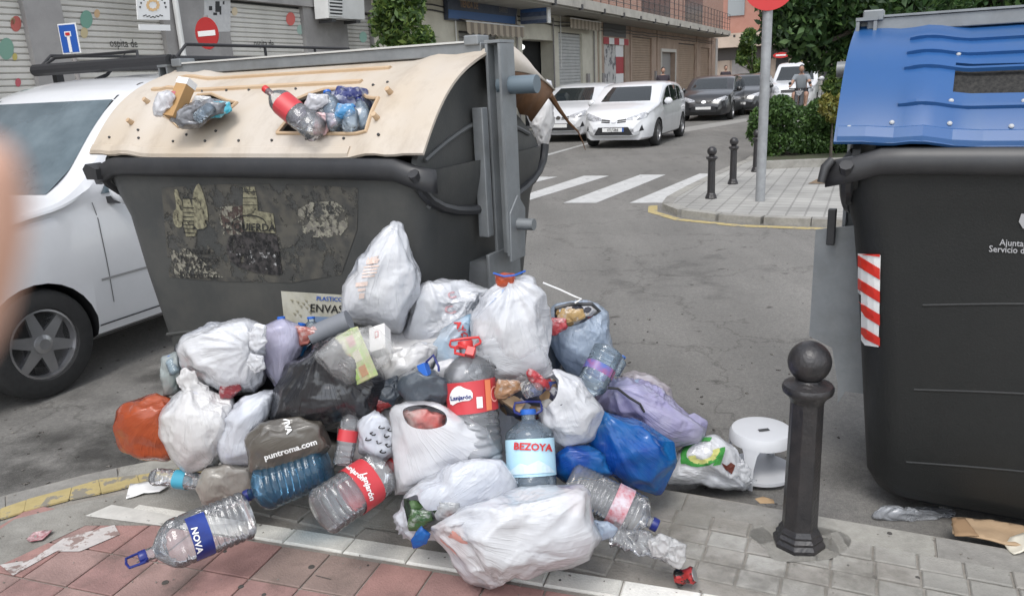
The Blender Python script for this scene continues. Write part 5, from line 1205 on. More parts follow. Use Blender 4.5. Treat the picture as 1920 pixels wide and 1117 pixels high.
def hull(t, M, ribs=()):
    lv = [(.06, .70, .36), (.09, .765, .42), (.16, .795, .455), (.45, .825, .49), (.85, .865, .53), (1.12, .90, .54), (1.22, .93, .555), (1.30, .95, .565), (1.36, .955, .57)]
    n = 15; V = []
    def ring(hx, hy, z, r=.13):
        P = []
        for cx_, cy_, a0 in ((hx-r, -(hy-r), -PI/2), (hx-r, hy-r, 0), (-(hx-r), hy-r, PI/2), (-(hx-r), -(hy-r), PI)):
            for k in range(7): a = a0+PI/2*k/6; P.append((cx_+r*math.cos(a), cy_+r*math.sin(a), z))
        return P
    for z, hx, hy in lv: V += ring(hx, hy, z)
    nr = 28; F = [(i*nr+k, i*nr+(k+1) % nr, (i+1)*nr+(k+1) % nr, (i+1)*nr+k) for i in range(len(lv)-1) for k in range(nr)]+[tuple(range(nr))[::-1]]
    # inner wall
    m0 = len(V); V += ring(.92, .535, 1.355); V += ring(.80, .46, .35); F += [((len(lv)-1)*nr+k, (len(lv)-1)*nr+(k+1) % nr, m0+(k+1) % nr, m0+k) for k in range(nr)]+[(m0+k, m0+(k+1) % nr, m0+nr+(k+1) % nr, m0+nr+k) for k in range(nr)]+[tuple(m0+nr+k for k in range(nr))]
    o = pydata('body', V, F, M, t); smooth_by_angle(o, 50); return o
def face_y(z):   # front face depth at height
    return -float(np.interp(z, [.09, .16, .45, .85, 1.12, 1.22, 1.3], [.42, .455, .49, .53, .54, .555, .565]))
def rib(t, x0, x1, z, sag, M, side=None, w=.010, pr=.012):
    """raised moulded rib, arched"""
    P = []
    for q in np.linspace(0, 1, 14):
        x = x0+(x1-x0)*q; zz = z+sag*math.sin(PI*q)
        P.append((x, face_y(zz)+.003, zz) if side is None else (side*(float(np.interp(zz, [.16, .45, .85, 1.12, 1.3], [.795, .825, .865, .90, .95]))+.002), x, zz))
    MB().tube(P, w, 8).build('rib', M, t, True)
def container(name, lab, cx, cy, M_h, M_lid, M_rib, holes):
    t = empty(name, (cx, cy, RZ), -CY, lab, 'waste container'); t['group'] = 'street waste containers'
    body = hull(t, M_h)
    MB().box((0, 0, .05), (1.2, .6, .06)).build('base_plate', M_rub, t)
    # front lip of rubber and rim
    P = [(x, -LD-.015+.05*max(0, abs(x)-.88)*4, 1.385-.05*sstep(abs(x), .80, .99)) for x in np.linspace(-.99, .99, 25)]
    V = []; F = []
    for x, y, z in P: V += [(x, y+.03, z+.03), (x, y-.004, z+.025), (x, y-.010, z-.025), (x, y-.002, z-.055), (x, y+.03, z-.06)]
    for i in range(len(P)-1): F += [(i*5+k, i*5+k+1, i*5+5+k+1, i*5+5+k) for k in range(4)]
    F += [(0, 1, 2, 3, 4), tuple((len(P)-1)*5+k for k in (4, 3, 2, 1, 0))]
    fixn(pydata('front_lip', V, F, M_rub, t, True))
    return t, body
def lid_sheet(t, name, holes, m, sgn=-1, outer=None, thick=.012, step=.045):
    outer = outer or [(-LW, 0), (LW, 0), (LW, 1), (-LW, 1)]
    v, f = tri(outer, step, holes); n = len(v)
    V = [lid_pt(x, tt, 0, sgn) for x, tt in v]+[lid_pt(x, tt, -thick, sgn) for x, tt in v]
    ed = {}
    for q in f:
        for a, b in zip(q, q[1:]+q[:1]): ed[(a, b)] = 1
    F = [tuple(q) for q in f]+[tuple(i+n for i in q[::-1]) for q in f]+[(a, a+n, b+n, b) for (a, b) in ed if (b, a) not in ed]
    o = fixn(pydata(name, V, F, m, t)); smooth_by_angle(o, 40); return o
def lid_strip(t, name, x0, x1, ta, tb, m, pr=.012, sgn=-1):
    V = []; F = []; xs = np.linspace(x0, x1, 24)
    for x in xs:
        for tt, o in ((ta, -.002), (ta+(tb-ta)*.2, pr), (tb-(tb-ta)*.2, pr), (tb, -.002)): V.append(lid_pt(x, tt, o, sgn))
    for i in range(len(xs)-1): F += [(i*4+k, i*4+k+1, i*4+5+k, i*4+4+k) for k in range(3)]
    F += [(0, 1, 2, 3), tuple(len(V)-4+k for k in (3, 2, 1, 0))]
    return fixn(pydata(name, V, F, m, t, False))
def lid_rim(t, hole, m, r=.011):
    P = smoothpoly(hole, 1) if False else hole; P = dens(P, .03); pts = [lid_pt(x, tt, .004) for x, tt in P]; pts.append(pts[0]); MB().tube(pts, r, 6, False).build('hole_rim', m, t, True)
def inv_lid(t, px, py, parts=None):
    """picture pixel -> (x, t) on the front lid of a container"""
    M = t.matrix_world.inverted(); o = M@Vector(CAMP); d = M.to_3x3()@Vector(ray(px, py)); best = None
    for tt in np.linspace(0, 1, 120):
        y, z = lid_yz(tt); s = (y-o.y)/d.y; q = o+d*s; e = abs(q.z-z)
        if best is None or e < best[0]: best = (e, q.x, tt)
    return best[1], best[2]
def rivet(t, x, tt, m, r=.008):
    p = lid_pt(x, tt, .001); MB().lathe([(r, -.002), (r, .004), (r*.5, .007)], 10, p, Matrix.Rotation(.9, 3, 'X')).build('rivet', m, t, True)
def cheek(t, s, m, rear_cut=False):
    """dark side panel under the lid end, with drooping lower edge"""
    top = [lid_yz(q, -.03) for q in np.linspace(.02, 1, 14)]
    if rear_cut: top += [(.08, 1.66), (.22, 1.58), (.36, 1.49), (.47, 1.42), (.55, 1.34)]
    else: top += [lid_yz(q, -.03, 1) for q in np.linspace(1, .02, 14)][1:]
    low = [(.52*math.cos(a)*1.1, 1.34-.20*math.sin(a)) for a in np.linspace(0.05, PI-.05, 14)]
    poly = top+low; x0 = s*.90; n = len(poly)
    o = MB().prism(poly, 0, x0-.012*s, x0+.012*s).build('side_panel', m, t)
    pts = [(s*.925, y, z) for y, z in [(-.60, 1.36)]+low[::-1]+[(.58, 1.36)]]
    MB().tube(pts, .022, 8).build('side_trim', M_rub, t, True)
    for r in (.34, .16):
        P = []
        for q in np.linspace(-.5, .42, 12): P.append((s*.916, q, 1.18+r-.35*abs(q)**1.5-.0))
        MB().tube(P, .010, 6).build('side_rib', mat('rib_lighter', (.11, .115, .115), .5) if s > 0 else m, t, True)
def ridge(t, m, light, x0=-.93, x1=.93):
    MB().box(((x0+x1)/2, 0, 1.815), (x1-x0, .07, .05)).build('ridge_bar', m, t, bevel=.004)
    MB().box(((x0+x1)/2, .0, 1.845), (x1-x0-.02, .085, .008)).build('ridge_cap', light, t)
    for x in (x0+.02, x1-.04): MB().box((x, 0, 1.85), (.07, .1, .04)).build('ridge_bracket', m, t, bevel=.005)
def post(t, s, m, xo=1.0, pv=.16, simple=False):
    x = s*xo
    b = MB(); b.box((x-.03*s, 0, 1.38), (.012, .125, .90)); b.box((x+.03*s, 0, 1.38), (.012, .125, .90)); b.box((x, 0, 1.38), (.048, .012, .90)); b.build('post', m, t)
    MB().box((x, 0, 1.838), (.075, .13, .012)).build('post_cap', m, t)
    if simple: MB().tube([(x-.02*s, .02, 1.66), (x+pv*s, .02, 1.66)], .030, 16).build('upper_pivot', m, t, True); return
    MB().box((x-.03*s, .0, .52), (.016, .30, .86)).build('lower_plate', m, t, bevel=.004)
    MB().box((x-.05*s, -.11, 1.30), (.05, .05, .55)).build('guide_rail', m, t, bevel=.004)
    MB().tube([(x-.02*s, .02, 1.66), (x+pv*s, .02, 1.66)], .038, 16).build('upper_pivot', mat('pivot_blue_grey', (.13, .17, .2), .45), t, True)
    MB().tube([(x, .02, 1.06), (x+.12*s, .02, 1.06)], .026, 14).build('lower_pivot', m, t, True)
    MB().prism([(-.06, .9), (.08, .9), (.10, 1.12), (.03, 1.19), (-.05, 1.12)], 0, x+.030*s, x+.042*s).build('pivot_plate', m, t, bevel=.004)
    MB().box((x-.10*s, -.02, .56), (.12, .24, .70)).build('side_arm', m, t)
# ---------- yellow/beige container
yc, ybody = container('plastics_container', 'large dark container with faded beige lid and torn stickers, rubbish heaped before it', -.885, 3.897, M_hull, M_beig, M_beig2, None)
bpy.context.view_layer.update()
def il(px, py): return inv_lid(yc, px, py)
h1 = [il(*p) for p in [(300, 213), (345, 215), (372, 180), (398, 178), (415, 186), (428, 190), (445, 194), (423, 213), (405, 216), (385, 232), (362, 240), (335, 238), (318, 222)]]
h2 = [il(*p) for p in [(520, 251), (540, 225), (556, 188), (578, 178), (610, 168), (655, 168), (678, 176), (690, 184), (712, 188), (700, 215), (690, 252)]]
# keep holes well-formed: clip t range
h1 = [(x, min(.93, max(.06, q))) for x, q in h1]; h2 = [(x, min(.93, max(.05, q))) for x, q in h2]
front = lid_sheet(yc, 'front_lid', [h1, h2], M_beig)
for h in (h1, h2): lid_rim(yc, h, M_beig2, .008)
lid_strip(yc, 'lid_rib', -.80, .52, .80, .845, M_beig2); lid_strip(yc, 'lid_rib', -.84, .46, .60, .645, M_beig2)
lid_strip(yc, 'lid_hem', -.96, .60, .0, .075, M_beig, .010)
for px, py in [(250, 238), (265, 250), (350, 253), (405, 246), (212, 265), (265, 265), (325, 265), (385, 265), (448, 264), (510, 263), (575, 262), (645, 261), (715, 261), (425, 170), (467, 169), (380, 172), (700, 160), (728, 157), (555, 168)]:
    x, q = il(px, py); rivet(yc, x, q, M_dk, .006)
for px, py in [(253, 237), (283, 198), (712, 229), (737, 183)]:
    x, q = il(px, py); p = lid_pt(x, q, .0); MB().lathe([(.011, -.01), (.013, .0), (.011, .03)], 10, p, Matrix.Rotation(.9, 3, 'X')).build('lid_peg', M_beig2, yc, True)
# rear lid: broken end curling up
ro = [(-LW, .0), (.55, .0), (.62, .10), (.70, .12), (.76, .26), (.82, .24), (.88, .38), (.93, .35), (LW+.02, .48), (LW+.03, .7), (LW, 1), (-LW, 1)]
lid_sheet(yc, 'rear_lid', [], M_beig, 1, ro)
def bent(name, P0, P1, m, th=.008):
    V = []; n = len(P0)
    for k in range(n): V += [P0[k], P1[k]]
    F = [(2*i, 2*i+1, 2*i+3, 2*i+2) for i in range(n-1)]
    o = pydata(name, V, F, m, yc, True); md = o.modifiers.new('s', 'SOLIDIFY'); md.thickness = th; return o
# lid end piece over the rear half, its brown underside to the camera
q_ = np.linspace(.88, .28, 12)
def rr3(x, tt, off): y, z = lid_yz(tt, off, 1); return (x, y, z)
bent('rear_lid_edge', [rr3(.97, a, .10) for a in q_], [rr3(1.03, a, .085-.15*(a-.28)/.6) for a in q_], M_beig)
bent('rear_lid_underside', [rr3(1.025, a, .083-.15*(a-.28)/.6) for a in q_], [rr3(.95, a, -.06-.10*math.sin(PI*min(1, (1-a)*1.2))+.012*math.sin(a*40)) for a in q_], M_brn)
tl = [(1.0, .60, 1.53), (1.02, .67, 1.46), (1.04, .74, 1.41), (1.05, .78, 1.35), (1.055, .80, 1.31)]
MB().tube([(.99, .52, 1.60)]+tl, [.016, .011, .007, .005, .003, .0015], 6).build('torn_fibre', M_brn, yc, True)
cheek(yc, 1, M_hull, True); cheek(yc, -1, M_hull)
ridge(yc, M_stl, mat('ridge_pale', (.55, .55, .53), .5)); post(yc, 1, M_stl); post(yc, -1, M_stl)
rib(yc, -.76, -.06, .50, .05, M_hull); rib(yc, .02, .70, .46, .03, M_hull) ; rib(yc, -.74, -.1, .25, .05, M_hull); rib(yc, .55, .82, .76, -.03, M_hull)
MB().prism([(-.98, 1.31), (-.90, 1.31), (-.90, 1.36), (-.97, 1.385), (-1.0, 1.36)], 1, -.62, -.54).build('corner_bracket', M_rub, yc)
# worn stickers and stencils on the front
bvf = world_bvh(ybody)
def grime(name):
    m, nt, b = nodes(name); N = nt.nodes; L = nt.links; tc = N.new('ShaderNodeTexCoord'); n = N.new('ShaderNodeTexNoise'); n.inputs['Scale'].default_value = 9; n.inputs['Detail'].default_value = 9; n.inputs['Roughness'].default_value = .75; L.new(tc.outputs['Object'], n.inputs[0])
    r = N.new('ShaderNodeValToRGB'); e = r.color_ramp.elements; e[0].position = .38; e[0].color = (.042, .043, .042, 1); e[1].position = .60; e[1].color = (.075, .07, .058, 1); k = e.new(.70); k.color = (.15, .14, .115, 1); k = e.new(.5); k.color = (.055, .052, .047, 1); L.new(n.outputs[0], r.inputs[0]); L.new(r.outputs[0], b.inputs[0]); b.inputs['Roughness'].default_value = .75; return m
def flaked(name, c1, c2, cover, sc=16):
    m, nt, b = nodes(name); N = nt.nodes; L = nt.links; tc = N.new('ShaderNodeTexCoord'); n = N.new('ShaderNodeTexNoise'); n.inputs['Scale'].default_value = sc; n.inputs['Detail'].default_value = 8; n.inputs['Roughness'].default_value = .7; L.new(tc.outputs['Object'], n.inputs[0])
    n2 = N.new('ShaderNodeTexNoise'); n2.inputs['Scale'].default_value = sc*2.3; n2.inputs['Detail'].default_value = 5; L.new(tc.outputs['Object'], n2.inputs[0])
    r = N.new('ShaderNodeValToRGB'); r.color_ramp.elements[0].position = .4; r.color_ramp.elements[1].position = .6; r.color_ramp.elements[0].color = (*c1, 1); r.color_ramp.elements[1].color = (*c2, 1); L.new(n2.outputs[0], r.inputs[0]); L.new(r.outputs[0], b.inputs[0]); b.inputs['Roughness'].default_value = .75
    r2 = N.new('ShaderNodeMapRange'); r2.inputs[1].default_value = cover; r2.inputs[2].default_value = cover+.05; L.new(n.outputs[0], r2.inputs[0])
    tp = N.new('ShaderNodeBsdfTransparent'); mx = N.new('ShaderNodeMixShader'); L.new(r2.outputs[0], mx.inputs[0]); L.new(b.outputs[0], mx.inputs[1]); L.new(tp.outputs[0], mx.inputs[2]); L.new(mx.outputs[0], N['Material Output'].inputs[0]); return m
M_grime = flaked('sticker_residue', (.050, .050, .047), (.085, .08, .068), .52, 7); M_flk = flaked('stencil_black', (.012, .012, .012), (.03, .03, .03), .56, 30); M_cream = flaked('faded_cream_print', (.26, .245, .165), (.14, .13, .09), .57, 22); M_blk = flaked('burnt_black', (.008, .008, .009), (.05, .045, .045), .56, 18)
px_patch('sticker_residue', [(303, 352), (420, 345), (545, 345), (672, 352), (670, 430), (640, 515), (545, 530), (430, 528), (318, 520)], bvf, M_grime, yc, .0015, 14)
def cp(poly, m, name='print_shape', off=.003, st=10, sm=0): return px_patch(name, smoothpoly(poly, sm) if sm else poly, bvf, m, yc, off, st)
# three bottles print
cp([(344, 372), (356, 372), (363, 392), (364, 440), (350, 444), (345, 420)], M_cream); cp([(362, 362), (372, 342), (378, 350), (388, 380), (392, 410), (388, 428), (366, 430), (362, 400)], M_cream, off=.0036, sm=1)
cp([(326, 356), (334, 354), (338, 372), (344, 380), (344, 424), (334, 428), (325, 415), (326, 395), (332, 392), (330, 370)], M_cream, off=.0036, sm=1); cp([(352, 430), (370, 430), (368, 442), (354, 443)], M_cream)
for y in (371, 388, 397, 405, 413, 420, 427, 435): cp([(344, y), (365, y+.5), (365, y+1.9), (344, y+1.4)], M_pk, off=.0046)
# carton / bottle and burnt poster
cp([(457, 350), (478, 350), (483, 372), (484, 395), (513, 400), (518, 437), (462, 434), (456, 400)], M_cream)
for y in (358, 370, 383): cp([(456, y), (483, y+.5), (483, y+1.8), (456, y+1.3)], M_pk, off=.0046)
cp([(436, 438), (470, 432), (520, 440), (522, 455), (528, 500), (531, 516), (500, 514), (470, 508), (438, 496), (425, 470), (428, 448)], M_blk, off=.0036, sm=1)
cp([(430, 470), (520, 465), (522, 508), (440, 495)], flaked('white_scraps', (.5, .5, .5), (.2, .2, .2), .37, 20), off=.0046); None
cp([(416, 392), (455, 385), (457, 436), (430, 440), (416, 420)], mat('scorched_brown', (.05, .03, .028), .8, (.09, .07, .06), 20), off=.0026)
px_text('stencil', 'IZQUIERDA', 470, 426, 20, 2, bvf, M_flk, yc, .0056, .02, .92)
arc = [(446+30*math.cos(a)*1.1+22, 420-18*math.sin(a)) for a in np.linspace(.1, PI-.1, 14)]; cp(arc+[(x, y+2.4) for x, y in arc[::-1]], M_pk, off=.005)
M_crm2 = flaked('sticker_scraps', (.26, .25, .20), (.16, .15, .13), .47, 26); cp([(560, 380), (650, 376), (655, 440), (590, 448), (560, 430)], M_crm2, off=.003, sm=1); cp([(320, 470), (350, 465), (420, 520), (330, 520)], M_crm2, off=.003); cp([(412, 388), (455, 384), (455, 440), (415, 440)], M_crm2, off=.0042)
for k, s_ in enumerate(['ENVASES', 'DE PLASTICO', 'Y LATAS', 'DE PLASTICO']): px_text('stencil', s_, 372+(k % 2)*3, 472+k*15, 13, 2, bvf, M_flk, yc, .004, .03, .9)
# poster low on the front
pz = px_patch('poster', [(528, 545), (660, 553), (664, 640), (538, 640)], bvf, mat('poster_paper', (.50, .48, .38), .8, (.55, .54, .48), 8, dirt=.35, dscale=9), yc, .004, 20)
px_text('poster_lettering', 'ENVASES', 624, 579, 21, 3, bvf, M_pk, yc, .0062, .01); px_text('poster_lettering', 'PLASTICOS', 622, 560, 11, 3, bvf, M_blue, yc, .0062, .02)
px_patch('poster_band', [(590, 592), (662, 595), (663, 606), (592, 603)], bvf, mat('poster_blue', (.2, .28, .42), .7), yc, .006, 20)
for k in range(12): cp([(545+(k*17) % 40, 560+(k*11) % 30), (551+(k*17) % 40, 561+(k*11) % 30), (550+(k*17) % 40, 566+(k*11) % 30)], mat('doodle', (.32, .3, .22), .8), 'poster_print', .006)
# ---------- blue container
bc, bbody = container('paper_container', 'large black container with blue lid and red and white striped reflector', 2.225, 2.665, M_hull2, M_blul, M_blul, None)
bpy.context.view_layer.update()
slot = [inv_lid(bc, *p) for p in [(1792, 121), (1990, 117), (1990, 172), (1786, 176)]]
lid_sheet(bc, 'front_lid', [slot], M_blul); lid_sheet(bc, 'rear_lid', [], M_blul, 1)
P = [inv_lid(bc, *p) for p in [(1780, 115), (2000, 110), (2000, 180), (1774, 183)]]
v, f = tri(P, .05); pydata('slot_brush', [lid_pt(x, tt, -.02) for x, tt in v], f, mat('bristles', (.01, .01, .01), .9, (.04, .038, .035), 90), bc)
for (pa, pb, q0) in (((1706, 82), (1960, 78), .016), ((1700, 108), (1960, 104), .016), ((1695, 137), (1790, 135), .016), ((1683, 205), (1960, 200), .016)):
    a, b_ = inv_lid(bc, *pa), inv_lid(bc, *pb); lid_strip(bc, 'lid_rib', a[0], b_[0]+.2, a[1]-.012, a[1]+.012, M_blul, .012)
a = inv_lid(bc, 1705, 82); b_ = inv_lid(bc, 1683, 205)
V = []; 
raise_poly = [inv_lid(bc, *p) for p in [(1728, 62), (2050, 55), (2050, 196), (1700, 205)]]
for px, py in [(1797, 105), (1783, 193), (1592, 250), (1672, 237), (1780, 237), (1896, 238), (1920, 190)]:
    x, q = inv_lid(bc, px, py); rivet(bc, x, q, mat('rivet_grey', (.42, .43, .44), .5), .0075)
lid_strip(bc, 'lid_hem', -.96, .96, .0, .09, M_blul, .010)
cheek(bc, -1, M_hull2); cheek(bc, 1, M_hull2)
ridge(bc, M_stl, M_stl); post(bc, -1, M_stl, .93, .10, True); post(bc, 1, M_stl)
for z in (.98, .66, .36): rib(bc, -.66, .66, z-.10, .05, M_hull2, None, .0065)
bvb = world_bvh(bbody)
# steel guard plate at the left end
MB().prism([(-1.05, 1.06), (-.80, 1.10), (-.80, .40), (-.90, .40), (-.925, .34), (-.93, .43), (-.96, .58), (-1.05, .62)], 1, -.20, -.19).build('guard_plate', M_stl, bc)
MB().box((-.99, -.23, 1.08), (.03, .03, .14)).build('hinge', M_rub, bc, bevel=.004)
MB().tube([(-.97, -.58, 1.375), (-.99, -.59, 1.35), (-1.0, -.60, 1.30)], [.014, .016, .013], 10).build('lid_handle', M_rub, bc, True)
# striped reflector
for k in range(6):
    y0 = 478+k*34
st = px_patch('reflector_strip', [(1610, 475), (1652, 478), (1648, 650), (1610, 645)], bvb, M_pw, bc, .003, 12)
for k in range(-1, 5):
    y = 478+k*43; poly = [(1611, y), (1611, y+21), (1651, y+46), (1651, y+25)]
    poly = [(x, min(max(yy, 476), 648)) for x, yy in poly]
    if abs(poly[0][1]-poly[2][1]) > 3: px_patch('red_stripe', poly, bvb, mat('reflector_red', (.62, .035, .02), .3), bc, .005, 12)
px_text('lettering', "Ajuntament de", 1925, 457, 17, 3, bvb, mat('grey_print', (.38, .38, .39), .6), bc, .003, .01)
px_text('lettering', "Servicio de Residuos", 1925, 470, 17, 3, bvb, MATS['grey_print'], bc, .003, .01)
px_patch('crest', [(1915, 400), (1935, 402), (1935, 428), (1918, 428), (1910, 415)], bvb, MATS['grey_print'], bc, .003, 12)

# ================================================================== RUBBISH PILE
F_w = film('white_film', (.84, .85, .88), .15, .25, .2, crease=.6)
F_w2 = film('cool_white_film', (.76, .79, .86), .18, .3, .2, tint2=(.82, .84, .88), crease=.6)
F_w3 = film('warm_white_film', (.83, .82, .81), .10, .25, .3, tint2=(.76, .75, .75), crease=.6)
F_lil = film('lilac_film', (.50, .47, .72), .10, .35, .24, tint2=(.62, .60, .78), crease=.7)
F_blu = film('blue_film', (.010, .10, .48), .14, .4, .22, tint2=(.02, .24, .62), crease=.6)
F_blk = film('black_film', (.010, .011, .015), 0, 0, .3, tint2=(.018, .019, .024), crease=1.0)
F_org = film('orange_film', (.50, .09, .025), .05, .35, .26, tint2=(.60, .14, .05), crease=.7)
F_brn = film('brown_film', (.085, .075, .062), .0, .0, .4, tint2=(.105, .095, .08), crease=.5)
F_slt = film('slate_film', (.055, .07, .09), .0, .0, .42, crease=.4)
F_clr = film('clear_film', (.75, .77, .8), .72, .2, .16, crease=.9)
F_lb = film('pale_blue_film', (.44, .53, .66), .14, .35, .25, tint2=(.52, .60, .70), crease=.6)
def patchwork(name, cols, sc=11):
    """mixed rubbish seen through or inside bags"""
    m, nt, b = nodes(name); N = nt.nodes; L = nt.links; tc = N.new('ShaderNodeTexCoord'); v = N.new('ShaderNodeTexVoronoi'); v.inputs['Scale'].default_value = sc; L.new(tc.outputs['Object'], v.inputs[0]); sp = N.new('ShaderNodeSeparateColor'); L.new(v.outputs['Color'], sp.inputs[0])
    r = N.new('ShaderNodeValToRGB'); r.color_ramp.interpolation = 'CONSTANT'; e = r.color_ramp.elements
    e[0].color = (*cols[0], 1); e[1].position = 1/len(cols); e[1].color = (*cols[1], 1)
    for i, c in enumerate(cols[2:]): k = e.new((i+2)/len(cols)); k.color = (*c, 1)
    L.new(sp.outputs[0], r.inputs[0]); L.new(r.outputs[0], b.inputs[0]); b.inputs['Roughness'].default_value = .5
    bp = N.new('ShaderNodeBump'); bp.inputs['Strength'].default_value = .6; bp.inputs['Distance'].default_value = .01; L.new(v.outputs['Distance'], bp.inputs['Height']); L.new(bp.outputs[0], b.inputs['Normal']); return m
X_mix = patchwork('mixed_rubbish', [(.05, .05, .06), (.35, .05, .04), (.5, .5, .5), (.30, .2, .1), (.05, .12, .3), (.6, .58, .55), (.1, .25, .12)])
X_pale = patchwork('pale_contents', [(.5, .52, .56), (.62, .30, .26), (.55, .56, .6), (.3, .38, .55), (.6, .6, .62), (.45, .42, .40), (.35, .45, .38), (.58, .6, .63)], 7)
BAGS = {}
def inner(o, args, seed, m=None):
    outline, dep, thick, kk = args; kk = dict(kk); kk['level'] = 4; cc = np.mean(np.array(outline), 0); ol = [tuple(cc+(np.array(p)-cc)*.955) for p in outline]
    return bag('contents', ol, dep, thick*.93, m or X_pale, seed, parent=o, **kk)
def inner_old(o, sc=.90, m=None):
    """the rubbish inside a bag, showing faintly through the film"""
    me = o.data.copy(); me.materials.clear(); me.materials.append(m or X_pale); c = bpy.data.objects.new('contents', me); COL.objects.link(c); c.parent = o
    n = len(me.vertices); a = np.zeros(n*3); me.vertices.foreach_get('co', a); a = a.reshape(-1, 3); k = a.mean(0); a = k+(a-k)*sc; me.vertices.foreach_set('co', a.ravel()); me.update(); c['kind'] = 'thing'; del c['kind']; return c
def B(key, name, lab, outline, dep, thick, m, seed, cont=True, group=None, ears=(), **k):
    k.setdefault('level', 5); ol_ = dens(smoothpoly(outline, 1), 400) if False else outline
    o = bag(name, ol_, dep, thick, m, seed, **k); tag(o, lab, 'rubbish bag', group)
    if cont and k.get('hole') is None: inner(o, (ol_, dep, thick, k), seed, cont if cont is not True else None)
    for i, (poly, dd, th) in enumerate(ears):
        e = bag('tied_handle', poly, dep+dd, th*.7, m, seed+40+i, parent=o, level=4, excess=1.35, crk=3.2, tie=[(poly[0][0], poly[0][1], 2.2)])
    BAGS[key] = o; return o
def fill(o, hole, dep, m, seed, thick=.05):
    """open bag: heap of small rubbish in its mouth"""
    return bag('contents', hole, dep, thick, m, seed, parent=o, level=4, excess=1.3)
# lower fillers first (deep in the heap)
B('f1', 'rubbish_bag', 'dim white bag squashed at the back of the heap against the container', [(600, 640), (700, 620), (860, 630), (900, 720), (860, 800), (700, 800), (620, 740)], 2.95, .16, F_w3, 201, False)
B('f2', 'rubbish_bag', 'grey white bag low in the heap behind the large red-labelled standing bottle', [(640, 740), (760, 720), (920, 740), (950, 840), (860, 900), (700, 900), (640, 840)], 2.66, .14, F_w3, 202, False)
B('f3', 'rubbish_bag', 'pale bag deep in the heap behind the light blue bottle', [(900, 700), (1040, 700), (1120, 780), (1100, 880), (980, 900), (900, 840)], 2.66, .13, F_w2, 203, False)
B('f4', 'rubbish_bag', 'dark bag buried under the black bag at the foot of the container', [(330, 650), (500, 640), (640, 640), (640, 780), (480, 840), (360, 800)], 2.92, .13, F_blk, 204, False)
B('f5', 'rubbish_bag', 'dark bag buried behind the tall centre bag', [(860, 560), (1000, 560), (1060, 640), (1060, 740), (900, 740)], 2.95, .12, F_slt, 205, False)
# numbered round the heap
B('orange', 'rubbish_bag', 'orange bag at the far left of the heap on the asphalt', [(214, 800), (222, 772), (246, 752), (290, 742), (322, 748), (335, 790), (330, 850), (312, 864), (262, 862), (228, 842)], 2.78, .12, F_org, 11, floor=RZ+.004, tie=[(318, 750, 1)])
B('swan', 'rubbish_bag', 'white bag with a loop handle standing upright beside the orange bag', [(352, 725), (395, 728), (438, 745), (450, 790), (412, 860), (400, 880), (345, 882), (322, 855), (300, 812), (304, 775), (325, 745)], 2.62, .13, F_w3, 12, tie=[(352, 700, 1.1)], level=6,
  ears=[([(345, 735), (332, 712), (345, 690), (366, 698), (372, 715), (392, 728), (385, 745), (365, 742)], -.03, .022)])
B('b3', 'rubbish_bag', 'smooth pale grey bag leaning behind the brown printed bag', [(512, 733), (512, 775), (490, 815), (475, 868), (418, 868), (404, 835), (418, 785), (450, 748)], 2.58, .12, F_w2, 13, tie=[(500, 735, 1)])
B('b4', 'rubbish_bag', 'big knotted white bag with a reddish print lying on top of the heap at left', [(334, 655), (350, 628), (398, 605), (468, 599), (492, 612), (498, 655), (500, 705), (478, 738), (432, 738), (382, 712), (345, 692)], 2.66, .14, F_w, 14, tie=[(470, 655, 1.3)], level=6,
  ears=[([(470, 655), (465, 625), (480, 607), (497, 612), (500, 640), (482, 662)], -.13, .014), ([(470, 662), (492, 668), (498, 690), (478, 700), (462, 682)], -.15, .018)])
B('b5', 'rubbish_bag', 'sheer lilac bag with a bottle inside between the knotted bag and the black bag', [(480, 642), (498, 612), (530, 600), (560, 612), (568, 650), (550, 690), (520, 728), (500, 702)], 2.66, .08, film('sheer_lilac', (.58, .56, .72), .4, .3, .2, crease=.8), 15, tie=[(520, 725, 1)])
B('b6', 'rubbish_bag', 'small clear bag with green scraps at the far left edge of the heap', [(303, 672), (330, 660), (345, 690), (335, 735), (308, 745), (300, 710)], 2.80, .06, film('sheer_grey', (.5, .55, .55), .35, .3, .2), 16, tie=[(330, 660, 1)], cont=patchwork('green_scraps', [(.04, .14, .06), (.3, .35, .33), (.03, .08, .05), (.4, .42, .4)], 20))
B('black', 'rubbish_bag', 'large glossy black bag in the left middle of the heap', [(500, 790), (515, 730), (545, 685), (585, 640), (640, 636), (700, 655), (718, 720), (705, 775), (645, 795), (560, 805)], 2.56, .16, F_blk, 17, False, tie=[(600, 640, 1.3)], level=6)
B('brown', 'carrier_bag', 'flattened brown shop bag with white lettering', [(458, 822), (490, 795), (560, 783), (604, 790), (622, 832), (612, 850), (562, 872), (500, 890), (468, 882)], 2.44, .07, F_brn, 18, False, tie=[(610, 790, .7)], crk=.6)
px_text('lettering', 'VIVA', 539, 797, 15, 75, BAGS['brown'], M_pw, BAGS['brown'], .003, .04)
px_text('lettering', 'puntroma.com', 545, 842, 15, -17, BAGS['brown'], M_pw, BAGS['brown'], .003, .03, 1.15)
B('scrib', 'rubbish_bag', 'white bag with black printed squiggles left of the upright bag', [(668, 800), (680, 780), (702, 772), (726, 780), (742, 815), (740, 850), (705, 868), (672, 848)], 2.42, .07, F_w2, 19, tie=[(705, 770, 1)])
